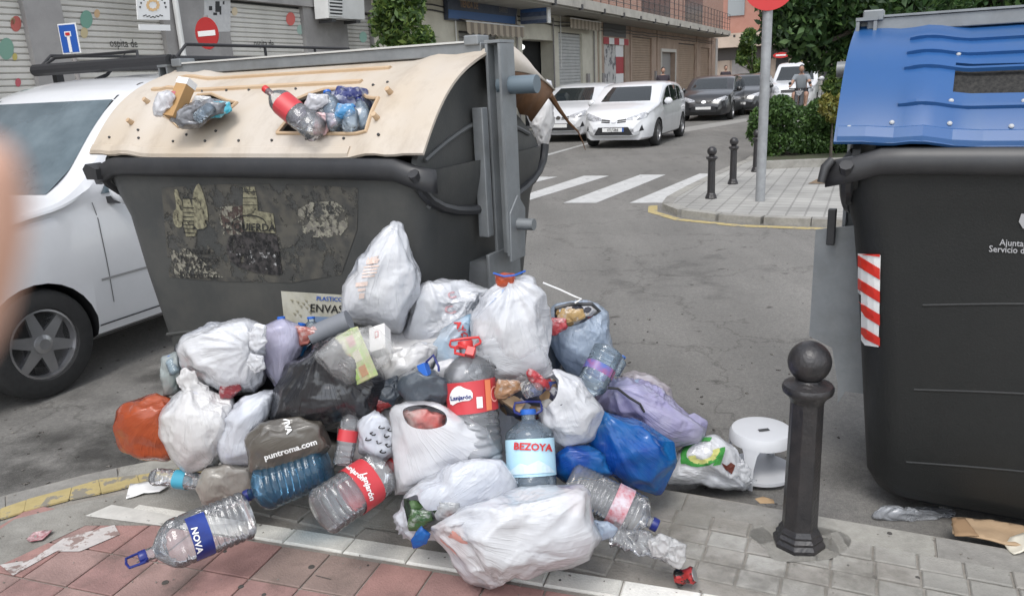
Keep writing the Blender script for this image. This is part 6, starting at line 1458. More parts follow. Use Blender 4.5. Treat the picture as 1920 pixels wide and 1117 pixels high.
for k, (x, y) in enumerate([(715, 800), (724, 816), (710, 828), (728, 834), (700, 812), (732, 805), (718, 845), (690, 822)]):
    a = [(x+6*math.cos(q)*(1+.3*math.sin(3*q+k)), y+4*math.sin(q)) for q in np.linspace(0, 2*PI, 10, endpoint=False)]
    bb_ = [(x+(px_-x)*.55, y+(py_-y)*.45) for px_, py_ in a][::-1]
    px_patch('printed_squiggle', a[:7]+bb_[-7:][::1][::-1][::-1] if False else a[:8]+bb_[2:], BAGS['scrib'], M_pk, BAGS['scrib'], .003, 3)
B('upr', 'carrier_bag', 'open upright white carrier bag with a red box inside', [(735, 765), (765, 757), (815, 757), (850, 772), (905, 805), (945, 860), (900, 880), (800, 905), (744, 925), (738, 860)], 2.40, .11, F_w, 20, tie=[(740, 760, 1)], hole=[(752, 768), (800, 760), (838, 775), (838, 800), (800, 812), (768, 802)])
fill(BAGS['upr'], [(756, 772), (800, 766), (834, 780), (832, 806), (800, 814), (770, 805)], 2.37, mat('red_box', (.50, .09, .08), .5, (.4, .3, .28), 9), 21, .03)
B('peak', 'carrier_bag', 'tall pointed white carrier bag with faint orange print crowning the heap', [(742, 417), (752, 425), (768, 458), (785, 503), (782, 548), (765, 588), (752, 622), (700, 610), (644, 596), (642, 560), (655, 520), (690, 465), (718, 432)], 2.86, .12, F_w, 22, tie=[(742, 415, 1.3)], level=6)
M_op = mat('orange_print', (.66, .50, .42), .6, (.70, .60, .56), 40)
for (x0, y0, w_, h_) in [(688, 487, 22, 9), (683, 500, 28, 3), (682, 506, 26, 3), (680, 512, 27, 3), (679, 518, 24, 3), (668, 530, 22, 8), (672, 541, 14, 5), (674, 550, 10, 10)]:
    px_patch('faded_print', [(x0, y0), (x0+w_, y0-w_*.12), (x0+w_-1, y0+h_-w_*.12), (x0-1, y0+h_)], BAGS['peak'], M_op, BAGS['peak'], .002, 6)
px_text('faded_lettering', '10%', 700, 487, 14, -10, BAGS['peak'], M_op, BAGS['peak'], .003, .03)
B('b12', 'rubbish_bag', 'wide white bag with faint pink print behind the tall pointed bag', [(755, 592), (764, 548), (798, 525), (868, 530), (915, 545), (895, 590), (862, 640), (782, 652), (752, 640)], 2.95, .14, F_w, 23, tie=[(800, 522, 1)], level=6)
for (x, y, r) in [(848, 553, 9), (845, 580, 12)]: px_patch('faded_print', [(x+r*math.cos(q), y+r*.7*math.sin(q)) for q in np.linspace(.3, 5.2, 12)]+[(x+r*.6*math.cos(q), y+r*.4*math.sin(q)) for q in np.linspace(5.2, .3, 12)], BAGS['b12'], mat('pink_print', (.58, .36, .38), .6), BAGS['b12'], .003, 4)
B('centre', 'rubbish_bag', 'tall full translucent white bag in the centre tied over an orange scrap', [(884, 592), (898, 552), (930, 532), (1000, 522), (1024, 548), (1030, 620), (1029, 682), (1002, 716), (940, 712), (900, 690), (885, 650)], 2.62, .14, F_w, 24, tie=[(955, 528, 1.4)], level=6)
B('skirt', 'rubbish_bag', 'thin clear plastic hanging below the tall centre bag', [(860, 700), (880, 655), (940, 700), (1010, 712), (1035, 690), (1040, 720), (1000, 745), (930, 748), (880, 740)], 2.52, .04, F_clr, 25, False, tie=[(880, 660, 1)])
o = B('orsc', 'plastic_scrap', 'crumpled orange wrapper knotted with blue string on top of the tall centre bag', [(927, 515), (945, 512), (965, 513), (966, 535), (945, 542), (930, 538)], 2.58, .03, film('orange_scrap', (.62, .10, .03), .1, .3, .3), 26, False, level=4)
o['category'] = 'wrapper'
MB().tube([tuple(D(925, 512, 2.56)), tuple(D(945, 518, 2.54)), tuple(D(965, 516, 2.54)), tuple(D(985, 508, 2.56))], .0035, 6).build('blue_string', M_blue); tag(bpy.context.scene.objects['blue_string'], 'short blue string over the orange wrapper', 'string')
B('paleblue', 'rubbish_bag', 'open pale blue bag full of mixed waste at the upper right of the heap', [(1034, 590), (1042, 575), (1062, 568), (1112, 570), (1136, 590), (1148, 640), (1156, 690), (1118, 715), (1062, 695), (1034, 645)], 2.82, .13, F_lb, 27, tie=[(1085, 565, .9)], level=6, hole=[(1040, 582), (1065, 570), (1108, 571), (1122, 582), (1100, 600), (1072, 612), (1045, 612)])
fill(BAGS['paleblue'], [(1042, 584), (1068, 574), (1106, 575), (1118, 584), (1098, 600), (1072, 612), (1046, 612)], 2.76, patchwork('shelf_waste', [(.35, .22, .09), (.03, .03, .04), (.5, .45, .4), (.3, .05, .05), (.12, .12, .14), (.5, .5, .52)], 26), 28, .05)
MB().tube([tuple(D(x, y, 2.74)) for x, y in [(1043, 600), (1042, 577), (1070, 570), (1110, 570), (1124, 583), (1112, 590)]], .007, 6).build('frame', M_rub, None); rr_o = bpy.context.scene.objects['frame']; tag(rr_o, 'black frame edge in the mouth of the pale blue bag', 'frame')
MB().tube([tuple(D(x, y, 2.72)) for x, y in [(1018, 530), (1050, 543), (1078, 556), (1090, 560), (1078, 568)]], .0035, 6).build('string', M_pw, None); tag(bpy.context.scene.objects['string'], 'thin white cord from the tall centre bag to the pale blue bag', 'cord')
B('vac', 'rubbish_bag', 'sheer pale bag with a sky blue label inside left of the tall centre bag', [(803, 660), (812, 640), (838, 612), (882, 590), (895, 640), (885, 690), (840, 712), (808, 700)], 2.66, .09, film('sheer_sky', (.55, .62, .70), .2, .3, .2, tint2=(.35, .60, .80)), 29, tie=[(885, 690, 1)])
px_text('print_letters', 'AYOZEB', 872, 632, 17, 62, BAGS['vac'], mat('label_red', (.55, .04, .04), .5), BAGS['vac'], .004, .03)
B('b16', 'rubbish_bag', 'crumpled grey white bag below the small white box', [(706, 705), (730, 668), (790, 640), (822, 650), (808, 690), (768, 722), (718, 735)], 2.62, .09, F_w3, 30, tie=[(810, 650, 1)], excess=1.25, crk=1.8)
B('dk16', 'rubbish_bag', 'crumpled dark grey wrapper below the grey white bag', [(700, 720), (745, 705), (760, 740), (740, 768), (700, 765)], 2.55, .06, F_slt, 31, False, excess=1.25)
B('slate', 'cloth_bag', 'soft slate blue cloth pouch with a yellow lining beside the standing bottle', [(746, 730), (752, 705), (780, 690), (812, 695), (846, 712), (855, 745), (830, 762), (770, 758)], 2.46, .08, F_slt, 32, False, crk=.3)
B('wblob', 'rubbish_bag', 'round white plastic ball of film behind the standing bottle', [(808, 705), (818, 680), (845, 672), (880, 680), (885, 710), (850, 728), (815, 722)], 2.52, .05, film('white_tub', (.70, .70, .72), .0, .1, .4, crease=.1), 33, False, level=4, crk=.1)
B('open2', 'rubbish_bag', 'open white bag spilling dark packets right of the standing bottle', [(1005, 712), (1040, 690), (1088, 712), (1128, 770), (1112, 822), (1060, 838), (1025, 810), (1008, 760)], 2.46, .12, F_w, 34, tie=[(1040, 690, 1)], level=6, hole=[(985, 700), (1030, 690), (1050, 715), (1045, 745), (1025, 765), (990, 760)])
fill(BAGS['open2'], [(935, 735), (960, 720), (1010, 712), (1040, 715), (1042, 745), (1025, 778), (985, 790), (945, 770)], 2.50, patchwork('dark_packets', [(.03, .03, .04), (.28, .03, .03), (.30, .19, .10), (.05, .05, .06), (.5, .48, .45), (.2, .13, .07), (.04, .06, .2)], 22), 35, .07)
B('lil', 'rubbish_bag', 'big lilac bag with a dark tie at the right of the heap', [(1112, 738), (1142, 715), (1188, 708), (1232, 730), (1282, 772), (1322, 802), (1312, 824), (1250, 838), (1190, 802), (1130, 775)], 2.80, .14, F_lil, 36, tie=[(1150, 725, 1.5)], level=6)
MB().tube([tuple(D(x, y, 2.64)) for x, y in [(1128, 735), (1140, 727), (1158, 728), (1180, 745), (1200, 757), (1208, 772)]], .005, 6).build('drawstring', M_dk, None); tag(bpy.context.scene.objects['drawstring'], 'dark blue drawstring trailing over the big lilac bag', 'drawstring')
B('pinkw', 'rubbish_bag', 'pinkish white bag behind the lilac bag at the right edge', [(1165, 705), (1188, 695), (1222, 705), (1255, 728), (1262, 752), (1225, 760), (1180, 740)], 2.98, .10, film('pinkish_film', (.62, .58, .62), .1, .3, .28, tint2=(.60, .52, .55)), 37, tie=[(1170, 700, 1)], floor=RZ+.004)
B('lil2', 'rubbish_bag', 'flattened lilac bag corner on the asphalt below the big lilac bag', [(1225, 800), (1300, 775), (1325, 790), (1318, 822), (1262, 840), (1235, 835)], 2.86, .06, F_lil, 38, False, floor=RZ+.004)
B('blue', 'rubbish_bag', 'bright blue translucent bag in front of the lilac bag', [(1105, 785), (1128, 773), (1200, 795), (1262, 830), (1266, 862), (1236, 926), (1160, 905), (1100, 880), (1090, 830)], 2.56, .13, F_blu, 39, cont=mat('blue_shade', (.01, .08, .3), .6, (.02, .02, .03), 5), tie=[(1128, 773, 1.1)], level=6)
B('blue2', 'rubbish_bag', 'blue bag mouth folded open beside the light blue bottle', [(1040, 850), (1060, 838), (1105, 838), (1135, 852), (1150, 890), (1110, 900), (1060, 905), (1042, 890)], 2.42, .07, F_blu, 40, cont=mat('blue_shade', (.01, .08, .3), .6), tie=[(1135, 850, 1)])
B('super', 'carrier_bag', 'tied white supermarket bag with green and yellow round logo near the stool', [(1240, 905), (1262, 858), (1298, 825), (1338, 817), (1376, 840), (1400, 880), (1408, 905), (1395, 918), (1340, 912), (1290, 908)], 2.83, .11, F_w, 41, tie=[(1395, 912, 1.4)], level=6, floor=RZ+.004,
  ears=[([(1388, 905), (1408, 912), (1414, 938), (1392, 944), (1372, 925)], -.04, .018), ([(1375, 880), (1392, 862), (1408, 880), (1405, 905), (1390, 905)], -.06, .010)])
SU = BAGS['super']; M_lg = mat('logo_green', (.06, .30, .06), .5); M_ly = mat('logo_yellow', (.62, .62, .22), .5)
def ringpoly(cx, cy, rx, ry, a0, a1, k, rot=0):
    A = [(rx*math.cos(q), ry*math.sin(q)) for q in np.linspace(a0, a1, 20)]+[(rx*k*math.cos(q), ry*k*math.sin(q)) for q in np.linspace(a1, a0, 20)]
    c, s = math.cos(rot), math.sin(rot); return [(cx+x*c-y*s, cy+x*s+y*c) for x, y in A]
px_patch('logo_ring', ringpoly(1318, 847, 42, 26, .05, 5.3, .74, -.25), SU, M_lg, SU, .003, 5); px_patch('logo_ring', ringpoly(1320, 850, 30, 18, -.2, 3.3, .55, -.25), SU, M_ly, SU, .003, 5)
px_patch('logo_leg', [(1342, 862), (1356, 852), (1350, 870), (1336, 872)], SU, M_lg, SU, .0035, 5); px_patch('logo_leg', [(1278, 858), (1290, 860), (1286, 868), (1276, 868)], SU, M_lg, SU, .0035, 5)
px_patch('dark_print', [(1352, 868), (1362, 872), (1370, 866), (1378, 872), (1372, 888), (1360, 880)], SU, mat('print_maroon', (.12, .03, .02), .5), SU, .003, 4)
px_text('logo_lettering', 'COMPRA', 1320, 838, 12, -14, SU, M_lg, SU, .003, .02) if False else None
B('fl', 'carrier_bag', 'white carrier bag lying front left with green packaging in its mouth', [(744, 965), (760, 930), (800, 900), (845, 872), (895, 857), (940, 862), (962, 900), (965, 940), (880, 985), (820, 1010), (770, 1008), (748, 990)], 2.26, .12, F_w2, 42, tie=[(760, 990, 1)], level=6, hole=[(756, 935), (778, 925), (800, 960), (850, 948), (852, 962), (800, 1000), (765, 985)])
fill(BAGS['fl'], [(757, 938), (778, 930), (800, 962), (848, 950), (850, 965), (800, 1000), (768, 985)], 2.24, patchwork('green_packaging', [(.02, .03, .02), (.06, .12, .04), (.2, .2, .19), (.03, .05, .03), (.35, .36, .36)], 24), 43, .05)
B('front', 'rubbish_bag', 'large full white bag lying nearest the camera on the white band', [(812, 990), (868, 952), (955, 930), (1045, 915), (1092, 912), (1106, 925), (1108, 955), (1128, 1008), (1100, 1050), (1000, 1070), (928, 1108), (884, 1094), (850, 1040)], 2.13, .17, F_w, 44, tie=[(812, 990, .9), (1098, 912, .7), (925, 1108, .5)], level=6)
B('bluescrap', 'plastic_scrap', 'small blue plastic scrap poking out below the front left bag', [(770, 1012), (790, 985), (808, 1000), (800, 1018), (775, 1028)], 2.10, .02, F_blu, 45, False, level=4)['category'] = 'wrapper'
B('fb', 'plastic_scrap', 'pale blue plastic corner with a dark blue spot beside the front bag', [(1112, 975), (1140, 978), (1158, 990), (1150, 1008), (1125, 1012)], 2.12, .025, F_lb, 46, False, level=4)['category'] = 'wrapper'
B('cartonbag', 'rubbish_bag', 'thin clear bag stretched over a colourful carton on the black bag', [(590, 668), (636, 628), (690, 610), (735, 640), (732, 672), (695, 702), (655, 720), (612, 694)], 2.42, .08, film('very_clear', (.8, .8, .8), 1.25, .1, .1, crease=.8), 47, False, tie=[(700, 612, 1.3)])
B('grey_flat', 'rubbish_bag', 'dusty grey brown plastic sheet lying flat on the kerb', [(365, 915), (385, 880), (430, 868), (475, 872), (480, 910), (470, 945), (420, 950), (380, 945)], 2.56, .05, film('dusty_film', (.27, .25, .22), .0, .0, .6, tint2=(.22, .20, .18)), 48, False)
B('lidbag', 'rubbish_bag', 'torn white bag bulging out of the rear of the container under the broken lid', [(982, 195), (992, 178), (1005, 172), (1020, 182), (1036, 175), (1038, 230), (1030, 262), (1018, 288), (1008, 262), (990, 220)], 4.35, .10, F_w3, 49, False, tie=[(1030, 170, 1)], floor=None)
B('lidbag2', 'rubbish_bag', 'small round white bag tucked against the broken rear lid', [(1018, 160), (1025, 148), (1034, 152), (1036, 168), (1022, 170)], 4.45, .03, F_w, 50, False, level=4, floor=None)
for i, (ol, dep) in enumerate([([(1158, 742), (1190, 728), (1212, 738), (1206, 760), (1170, 762)], 2.66)]):
    pass

# ---------- bottles
PETM = pet('clear_pet'); PETB = pet('blue_pet', (.45, .72, .90), .10, (.12, .35, .6)); PETP = pet('pale_blue_pet', (.88, .94, .98), .16, (.55, .70, .85))
C_blue = mat('cap_blue', (.02, .12, .48), .35); C_dblue = mat('cap_dark_blue', (.01, .02, .16), .35); C_red = mat('cap_red', (.55, .03, .03), .35)
L_red = mat('label_red_paper', (.55, .05, .06), .4, (.50, .04, .05), 6); L_navy = mat('label_navy', (.01, .04, .26), .35, (.01, .02, .14), 9); L_sky = mat('label_sky', (.42, .66, .80), .4, (.50, .72, .82), 5)
def prof(R, Ln, ribs, neck=.30, nr_=.30, lab=None, amp=.065, base=.05):
    """radius along the bottle, 0 at the base .. Ln at the mouth"""
    out = []; n = 110
    for i in range(n+1):
        q = i/n; z = q*Ln; body = 1-neck
        if q < base: r = R*(.80+.20*math.sin(q/base*PI/2))
        elif q < body:
            r = R; u = (q-base)/(body-base)
            inlab = lab and lab[0] < q < lab[1]
            if ribs and not inlab and u > .04 and u < .96: r = R*(1-amp*(abs(math.sin(PI*ribs*u))**.6*-1+1))
        else:
            u = (q-body)/neck; rn = R*nr_
            r = rn+(R-rn)*(math.cos(min(1, u/.72)*PI/2)**.9 if u < .72 else 0)
        out.append((r, z))
    return out
def bottle(key, name, lab_, p0, p1, d0, d1, R, m, ribs=8, label=None, cap=C_blue, neck=.26, nr_=.30, handle=None, crush=0, seed=1, text=None, floor=None):
    """p0/p1: picture pixels of base and mouth, at distances d0/d1"""
    a = Vector(D(*p0, d0)); b_ = Vector(D(*p1, d1)); ax = b_-a; Ln = ax.length; ax.normalize()
    if floor is not None:
        a.z = max(a.z, floor+R*.96)
    up = Vector((0, 0, 1)) if abs(ax.z) < .9 else Vector((0, 1, 0)); s = ax.cross(up).normalized(); u = s.cross(ax).normalized(); Rm = Matrix((s, u, ax)).transposed()
    t = empty(name, a, 0, lab_, 'bottle'); t.matrix_world = Matrix.Translation(a)@Rm.to_4x4(); bpy.context.view_layer.update()
    pr = prof(R, Ln*.955, ribs, neck, nr_, label[:2] if label else None); mb = MB()
    n = 36; V = []
    rs = np.random.RandomState(seed)
    for r, z in pr:
        for k in range(n):
            q = 2*PI*k/n; rr = r*(1+.03*math.cos(4*q)*(1 if r > R*.9 else 0)); V.append([rr*math.cos(q), rr*math.sin(q), z])
    V = np.array(V)
    if crush:
        N3 = fnoise(V/R, 1.6, seed)*crush*R; dirn = V*[1, 1, 0]; dirn /= np.linalg.norm(dirn, axis=1)[:, None]+1e-9; w_ = np.clip(np.linalg.norm(V[:, :2], axis=1)/R*1.4-.5, 0, 1)
        V = V-dirn*(np.abs(N3)*w_)[:, None]
    F = [(i*n+k, i*n+(k+1) % n, (i+1)*n+(k+1) % n, (i+1)*n+k) for i in range(len(pr)-1) for k in range(n)]+[tuple(range(n))[::-1]]
    body = pydata('body', V, F, m, t, True)
    # slight concave base detail
    if label:
        l0, l1, lm, s0, s1 = label; LV = []; k0 = 30
        for i in range(2):
            for k in range(k0+1):
                q = s0+(s1-s0)*k/k0; z = (l0+(l1-l0)*i)*Ln*.955; rr = R*1.012*(1+.03*math.cos(4*q)); LV.append((rr*math.cos(q), rr*math.sin(q), z))
        lo = pydata('label', LV, [(k, k+1, k0+2+k, k0+1+k) for k in range(k0)], lm, t, True)
        if text:
            for (s_, px_, py_, sz_, an_, mt_) in text: px_text('label_lettering', s_, px_, py_, sz_, an_, lo, mt_, t, .002, .03)
    if cap is not None:
        rn = R*nr_*1.12; c = MB(); c.lathe([(rn*.98, Ln*.94), (rn, Ln*.945), (rn, Ln), (rn*.9, Ln*1.008)], 20); c.build('cap', cap, t, True)
        for k in range(0): pass
    if handle:
        hm, hl, hw_ = handle; rn = R*nr_; z = Ln*.945
        MB().tube([(rn, 0, z), (hw_, 0, z+.01), (hw_*1.05, 0, z+hl*.5), (hw_*.95, 0, z+hl), (0, 0, z+hl*1.08), (-hw_*.95, 0, z+hl), (-hw_*1.05, 0, z+hl*.5), (-hw_, 0, z+.01), (-rn, 0, z)], .0045, 8).build('handle', hm, t, True)
    BAGS[key] = t; return t
bottle('B1', 'water_bottle', 'big clear ribbed water bottle with dark blue cap and handle lying front left', (468, 962), (262, 1046), 2.36, 2.16, .083, PETM, 11, (.42, .60, L_navy, 1.8, 3.9), C_dblue, .30, .24, (C_dblue, .055, .032), seed=2, text=[('NOVA', 369, 1012, 17, 76, M_pw)])
bottle('B2', 'water_bottle', 'translucent blue ribbed water bottle lying behind the big clear bottle', (612, 868), (460, 930), 2.42, 2.40, .078, PETB, 9, None, C_dblue, .22, .24, seed=3)
bottle('B3', 'water_bottle', 'large clear bottle with red label lying with its base to the camera', (602, 962), (742, 868), 2.20, 2.42, .082, PETM, 8, (.40, .66, L_red, -3.1, 3.1), C_red, .24, .26, (C_red, .05, .035), seed=4, text=[('Lanjarón', 690, 912, 15, 72, M_pw), ('Lanjarón', 664, 884, 13, 40, M_pw)])
bottle('B4', 'water_bottle', 'tall clear bottle with broad red label standing in the middle of the heap', (898, 858), (872, 640), 2.36, 2.48, .083, PETM, 10, (.42, .70, L_red, -3.14, 3.14), C_red, .24, .28, (C_red, .03, .05), seed=5)
lb = [c for c in BAGS['B4'].children if c.name.startswith('label')][0]
px_patch('label_cloud', smoothpoly([(843, 742), (850, 728), (862, 722), (872, 728), (886, 732), (886, 750), (862, 752), (846, 762)], 1), lb, M_pw, BAGS['B4'], .002, 5); px_text('label_lettering', 'Lanjarón', 865, 745, 11, -6, lb, C_dblue, BAGS['B4'], .004, .03)
px_patch('label_foot', [(838, 772), (870, 778), (905, 779), (940, 772), (940, 784), (905, 791), (870, 790), (838, 784)], lb, mat('label_pinkish', (.70, .60, .60), .4), BAGS['B4'], .002, 6); px_patch('bar_code', [(893, 744), (904, 743), (905, 764), (894, 765)], lb, M_pw, BAGS['B4'], .002, 5); px_patch('label_orange', [(908, 712), (918, 711), (922, 768), (912, 769)], lb, mat('label_orange', (.75, .22, .10), .4), BAGS['B4'], .0018, 5)
px_patch('label_ring', ringpoly(926, 738, 7, 15, 0, 6.2, .8), lb, mat('ring_pink', (.8, .35, .3), .4), BAGS['B4'], .0025, 4)
bottle('B5', 'water_bottle', 'light blue labelled water bottle standing upright in front of the blue bag', (999, 925), (990, 768), 2.28, 2.40, .079, PETP, 4, (.22, .68, L_sky, -3.14, 3.14), C_blue, .28, .30, (C_dblue, .04, .045), seed=6)
lb = [c for c in BAGS['B5'].children if c.name.startswith('label')][0]
px_text('label_lettering', 'BEZOYA', 999, 838, 18.5, 3, lb, mat('label_red', (.55, .04, .04), .5), BAGS['B5'], .003, .035, 1.0); px_patch('label_wave', [(955, 884), (975, 868), (990, 872), (1010, 862), (1030, 874), (1040, 885), (960, 890)], lb, mat('label_pale', (.60, .74, .82), .4), BAGS['B5'], .002, 8)
bottle('B6', 'water_bottle', 'clear finely ribbed bottle lying right of the front bag', (1065, 900), (1232, 985), 2.36, 2.26, .072, PETM, 16, (.52, .70, mat('label_redblue', (.42, .08, .10), .4, (.55, .5, .55), 34), -1.5, 2.0), C_dblue, .18, .28, seed=7)
bottle('B7', 'water_bottle', 'crushed clear ribbed bottle flat on the pavers near the tin can', (1145, 1000), (1275, 1040), 2.22, 2.14, .045, PETM, 13, None, None, .2, .3, crush=.55, seed=8)
bottle('B8', 'small_bottle', 'small clear bottle with narrow red label between the brown bag and the big bottle', (642, 872), (662, 760), 2.38, 2.46, .034, PETM, 7, (.42, .62, L_red, -3.14, 3.14), C_red, .25, .40, seed=9)
bottle('B9', 'water_bottle', 'clear ribbed bottle with blue and red band leaning on the pale blue bag', (1142, 655), (1098, 745), 2.66, 2.56, .058, PETP, 9, (.38, .55, mat('label_bluered', (.06, .14, .42), .4, (.4, .08, .12), 16), -3.1, 3.1), None, .25, .5, seed=10)
for i, (bx, by, tx, ty, lb_) in enumerate([(535, 690, 527, 594, 'small clear bottle with blue cap, leftmost of three by the black bag'), (552, 690, 566, 606, 'small blue-labelled bottle, middle of three by the black bag'), (588, 660, 583, 594, 'small clear bottle with blue cap, rightmost of three by the black bag')]):
    bottle('S%d' % i, 'small_bottle', lb_, (bx, by), (tx, ty), 2.62+.03*i, 2.66+.03*i, .030, PETP, 5, (.30, .62, mat('label_mid_blue', (.05, .25, .55), .4), -3.14, 3.14) if i == 1 else None, C_blue, .30, .42, seed=20+i)
bottle('B11', 'small_bottle', 'small clear bottle with teal label lying on the yellow kerb line', (287, 893), (400, 905), 2.66, 2.60, .036, PETM, 5, (.42, .62, mat('label_teal', (.05, .30, .42), .4), -3.14, 3.14), None, .25, .42, crush=.15, seed=11)
bottle('B12', 'drink_bottle', 'clear drink bottle with red cap and label sticking out of the right lid hole', (596, 248), (496, 166), 3.17, 3.30, .052, PETM, 3, (.42, .68, L_red, -3.14, 3.14), C_red, .32, .26, seed=12)
bottle('B13', 'small_bottle', 'pale blue small bottle standing in the right lid hole', (632, 240), (613, 172), 3.20, 3.30, .036, PETP, 5, None, C_blue, .3, .4, seed=13)
bottle('B14', 'small_bottle', 'clear small bottle lying in the right lid hole beside the white cup', (655, 240), (660, 200), 3.16, 3.24, .030, PETP, 4, None, C_blue, .3, .45, seed=14)
# rubbish stuffed in the lid holes
B('hole1', 'rubbish_bag', 'grey crumpled bag with pale film filling the left lid hole', [(318, 222), (335, 205), (365, 192), (400, 186), (430, 192), (425, 212), (395, 222), (372, 238), (340, 238)], 3.55, .08, film('grey_scrap', (.34, .35, .38), .1, .2, .25, tint2=(.12, .12, .13), tscale=14), 60, False, level=5, excess=1.3, floor=None)
B('hole1b', 'rubbish_bag', 'crumpled white wrapper at the left lip of the left lid hole', [(288, 200), (296, 175), (318, 170), (328, 182), (322, 202), (302, 218), (289, 215)], 3.52, .04, F_w, 61, False, level=4, excess=1.25, floor=None)
B('hole2', 'rubbish_bag', 'dark blue crumpled packet at the back of the right lid hole', [(560, 215), (596, 185), (640, 166), (685, 168), (695, 200), (660, 225), (600, 238)], 3.36, .08, film('navy_film', (.02, .03, .14), 0, 0, .3, tint2=(.35, .37, .42), tscale=16), 62, False, level=5, excess=1.25, floor=None)
B('hole2b', 'rubbish_bag', 'white plastic cup like film at the front of the right lid hole', [(640, 218), (655, 203), (680, 202), (690, 212), (684, 250), (660, 253), (645, 250)], 3.24, .04, F_w, 63, False, level=4, floor=None, crk=.4)
B('hole2c', 'rubbish_bag', 'torn white wrapper on the right corner of the right lid hole', [(688, 186), (705, 176), (716, 182), (708, 200), (694, 204)], 3.35, .02, F_w, 64, False, level=4, excess=1.3, floor=None)
def carton(name, lab_, p_base, p_top, d0, d1, w_, dpt, mats_, roll=0.0, cat_='carton'):
    a = Vector(D(*p_base, d0)); b_ = Vector(D(*p_top, d1)); ax = (b_-a); Ln = ax.length; ax.normalize(); vd = Vector((0, 1, 0)); s = ax.cross(vd).normalized(); u = s.cross(ax).normalized(); M3 = Matrix((s, u, ax)).transposed()@Matrix.Rotation(roll, 3, 'Z')
    t = empty(name, a, 0, lab_, cat_); t.matrix_world = Matrix.Translation(a)@M3.to_4x4(); bpy.context.view_layer.update()
    MB().box((0, 0, Ln/2), (w_, dpt, Ln)).build('box_body', mats_[0], t, bevel=.002)
    return t, Ln
M_kraft = mat('carton_brown', (.42, .25, .10), .6, (.38, .22, .09), 6)
t, Ln = carton('milk_carton', 'brown and white drink carton standing in the left lid hole', (322, 222), (352, 152), 3.50, 3.58, .062, .055, [M_kraft], .5, 'drink carton')
MB().box((0, 0, Ln*.93), (.064, .057, Ln*.16)).build('white_top', M_pw, t); MB().box((.02, -.0, Ln*.42), (.0245, .0575, Ln*.4)).build('pink_panel', mat('panel_pink', (.45, .12, .14), .5), t)
t, Ln = carton('food_carton', 'flat colourful food carton inside the thin clear bag', (678, 718), (640, 628), 2.44, 2.50, .15, .035, [mat('carton_print', (.62, .55, .35), .5, (.45, .62, .22), 26)], .55)
pq = [('print_orange', (.62, .32, .16)), ('print_lime', (.42, .62, .15)), ('print_pink', (.65, .35, .32)), ('print_cream', (.70, .66, .5))]
for k in range(9): MB().box((-.055+(k % 3)*.05, -.0185, Ln*(.18+.3*(k//3))), (.036, .002, Ln*.2)).build('printed_field', mat(pq[k % 4][0], pq[k % 4][1], .5), t)
t, Ln = carton('white_box', 'small white cardboard box with a red mark beside the clear bag', (714, 662), (712, 616), 2.58, 2.66, .062, .05, [mat('white_card', (.70, .68, .66), .6)], .2)
MB().box((.0, -.026, Ln*.62), (.014, .002, Ln*.26)).build('red_mark', mat('mark_red', (.5, .15, .14), .5), t); MB().box((.0, -.0272, Ln*.62), (.008, .002, Ln*.17)).build('mark_centre', mat('white_card', (.7, .68, .66)), t)
t, Ln = carton('grey_tube', 'grey cardboard tube lying below the poster', (585, 630), (655, 600), 2.64, 2.64, .001, .001, [M_rub])
MB().tube([(0, 0, 0), (0, 0, Ln)], .038, 20).build('tube_wall', mat('tube_grey', (.16, .17, .19), .6, (.2, .21, .23), 6), t, True); MB().lathe([(.034, -.001), (.030, -.0012), (.001, -.0014)], 20).build('tube_mouth', M_dk, t)
t, Ln = carton('wooden_packet', 'brown crumpled cardboard packet between the two labelled bottles', (952, 762), (975, 728), 2.44, 2.48, .09, .05, [mat('packet_brown', (.36, .22, .11), .6, (.45, .32, .2), 12)], .3)
t, Ln = carton('bottle_cap', 'blue bottle cap with handle poking from the slate pouch', (800, 706), (792, 682), 2.40, 2.42, .03, .03, [C_blue], .3, 'bottle cap'); MB().tube([(-.015, 0, Ln), (-.05, 0, Ln+.012), (-.055, 0, Ln-.03), (-.05, 0, Ln-.045)], .004, 6).build('handle', C_dblue, t)
t, Ln = carton('bottle_cap', 'red bottle cap with handle resting on the tall standing bottle', (880, 668), (885, 652), 2.42, 2.44, .03, .03, [C_red], .3, 'bottle cap'); MB().tube([(.015, 0, 0), (.05, 0, .0), (.055, 0, .02), (.045, 0, .03), (.01, 0, .025)], .005, 6).build('handle', C_red, t)
# many small things packed into the lid holes and between the bags
LITTER = [('S', (600, 236), (572, 200), 3.19, 3.29, .030, 'cap_blue', 'clear small bottle wedged left in the right lid hole'), ('S', (690, 240), (672, 186), 3.18, 3.30, .030, 'cap_dark_blue', 'small bottle with dark cap at the right of the right lid hole'),
 ('S', (600, 216), (640, 190), 3.24, 3.30, .026, 'cap_blue', 'small bottle lying across the back of the right lid hole'), ('S', (370, 222), (402, 196), 3.40, 3.50, .026, 'cap_blue', 'small clear bottle in the right part of the left lid hole'),
 ('S', (716, 742), (742, 712), 2.50, 2.54, .022, 'cap_red', 'tiny clear bottle beside the slate cloth pouch'), ('S', (1150, 700), (1168, 668), 2.66, 2.70, .026, 'cap_blue', 'small bottle above the lilac bag'), ('S', (985, 735), (1020, 725), 2.40, 2.44, .024, 'cap_blue', 'small bottle over the spilled dark packets'),
 ('S', (330, 700), (318, 668), 2.74, 2.78, .022, 'cap_blue', 'tiny bottle at the far left of the heap by the clear bag')]
for i, (k_, a_, b_, d0_, d1_, r_, c_, l_) in enumerate(LITTER): bottle('L%d' % i, 'small_bottle', l_, a_, b_, d0_, d1_, r_, PETP if i % 2 else PETM, 4, None, MATS[c_], .3, .42, seed=30+i)
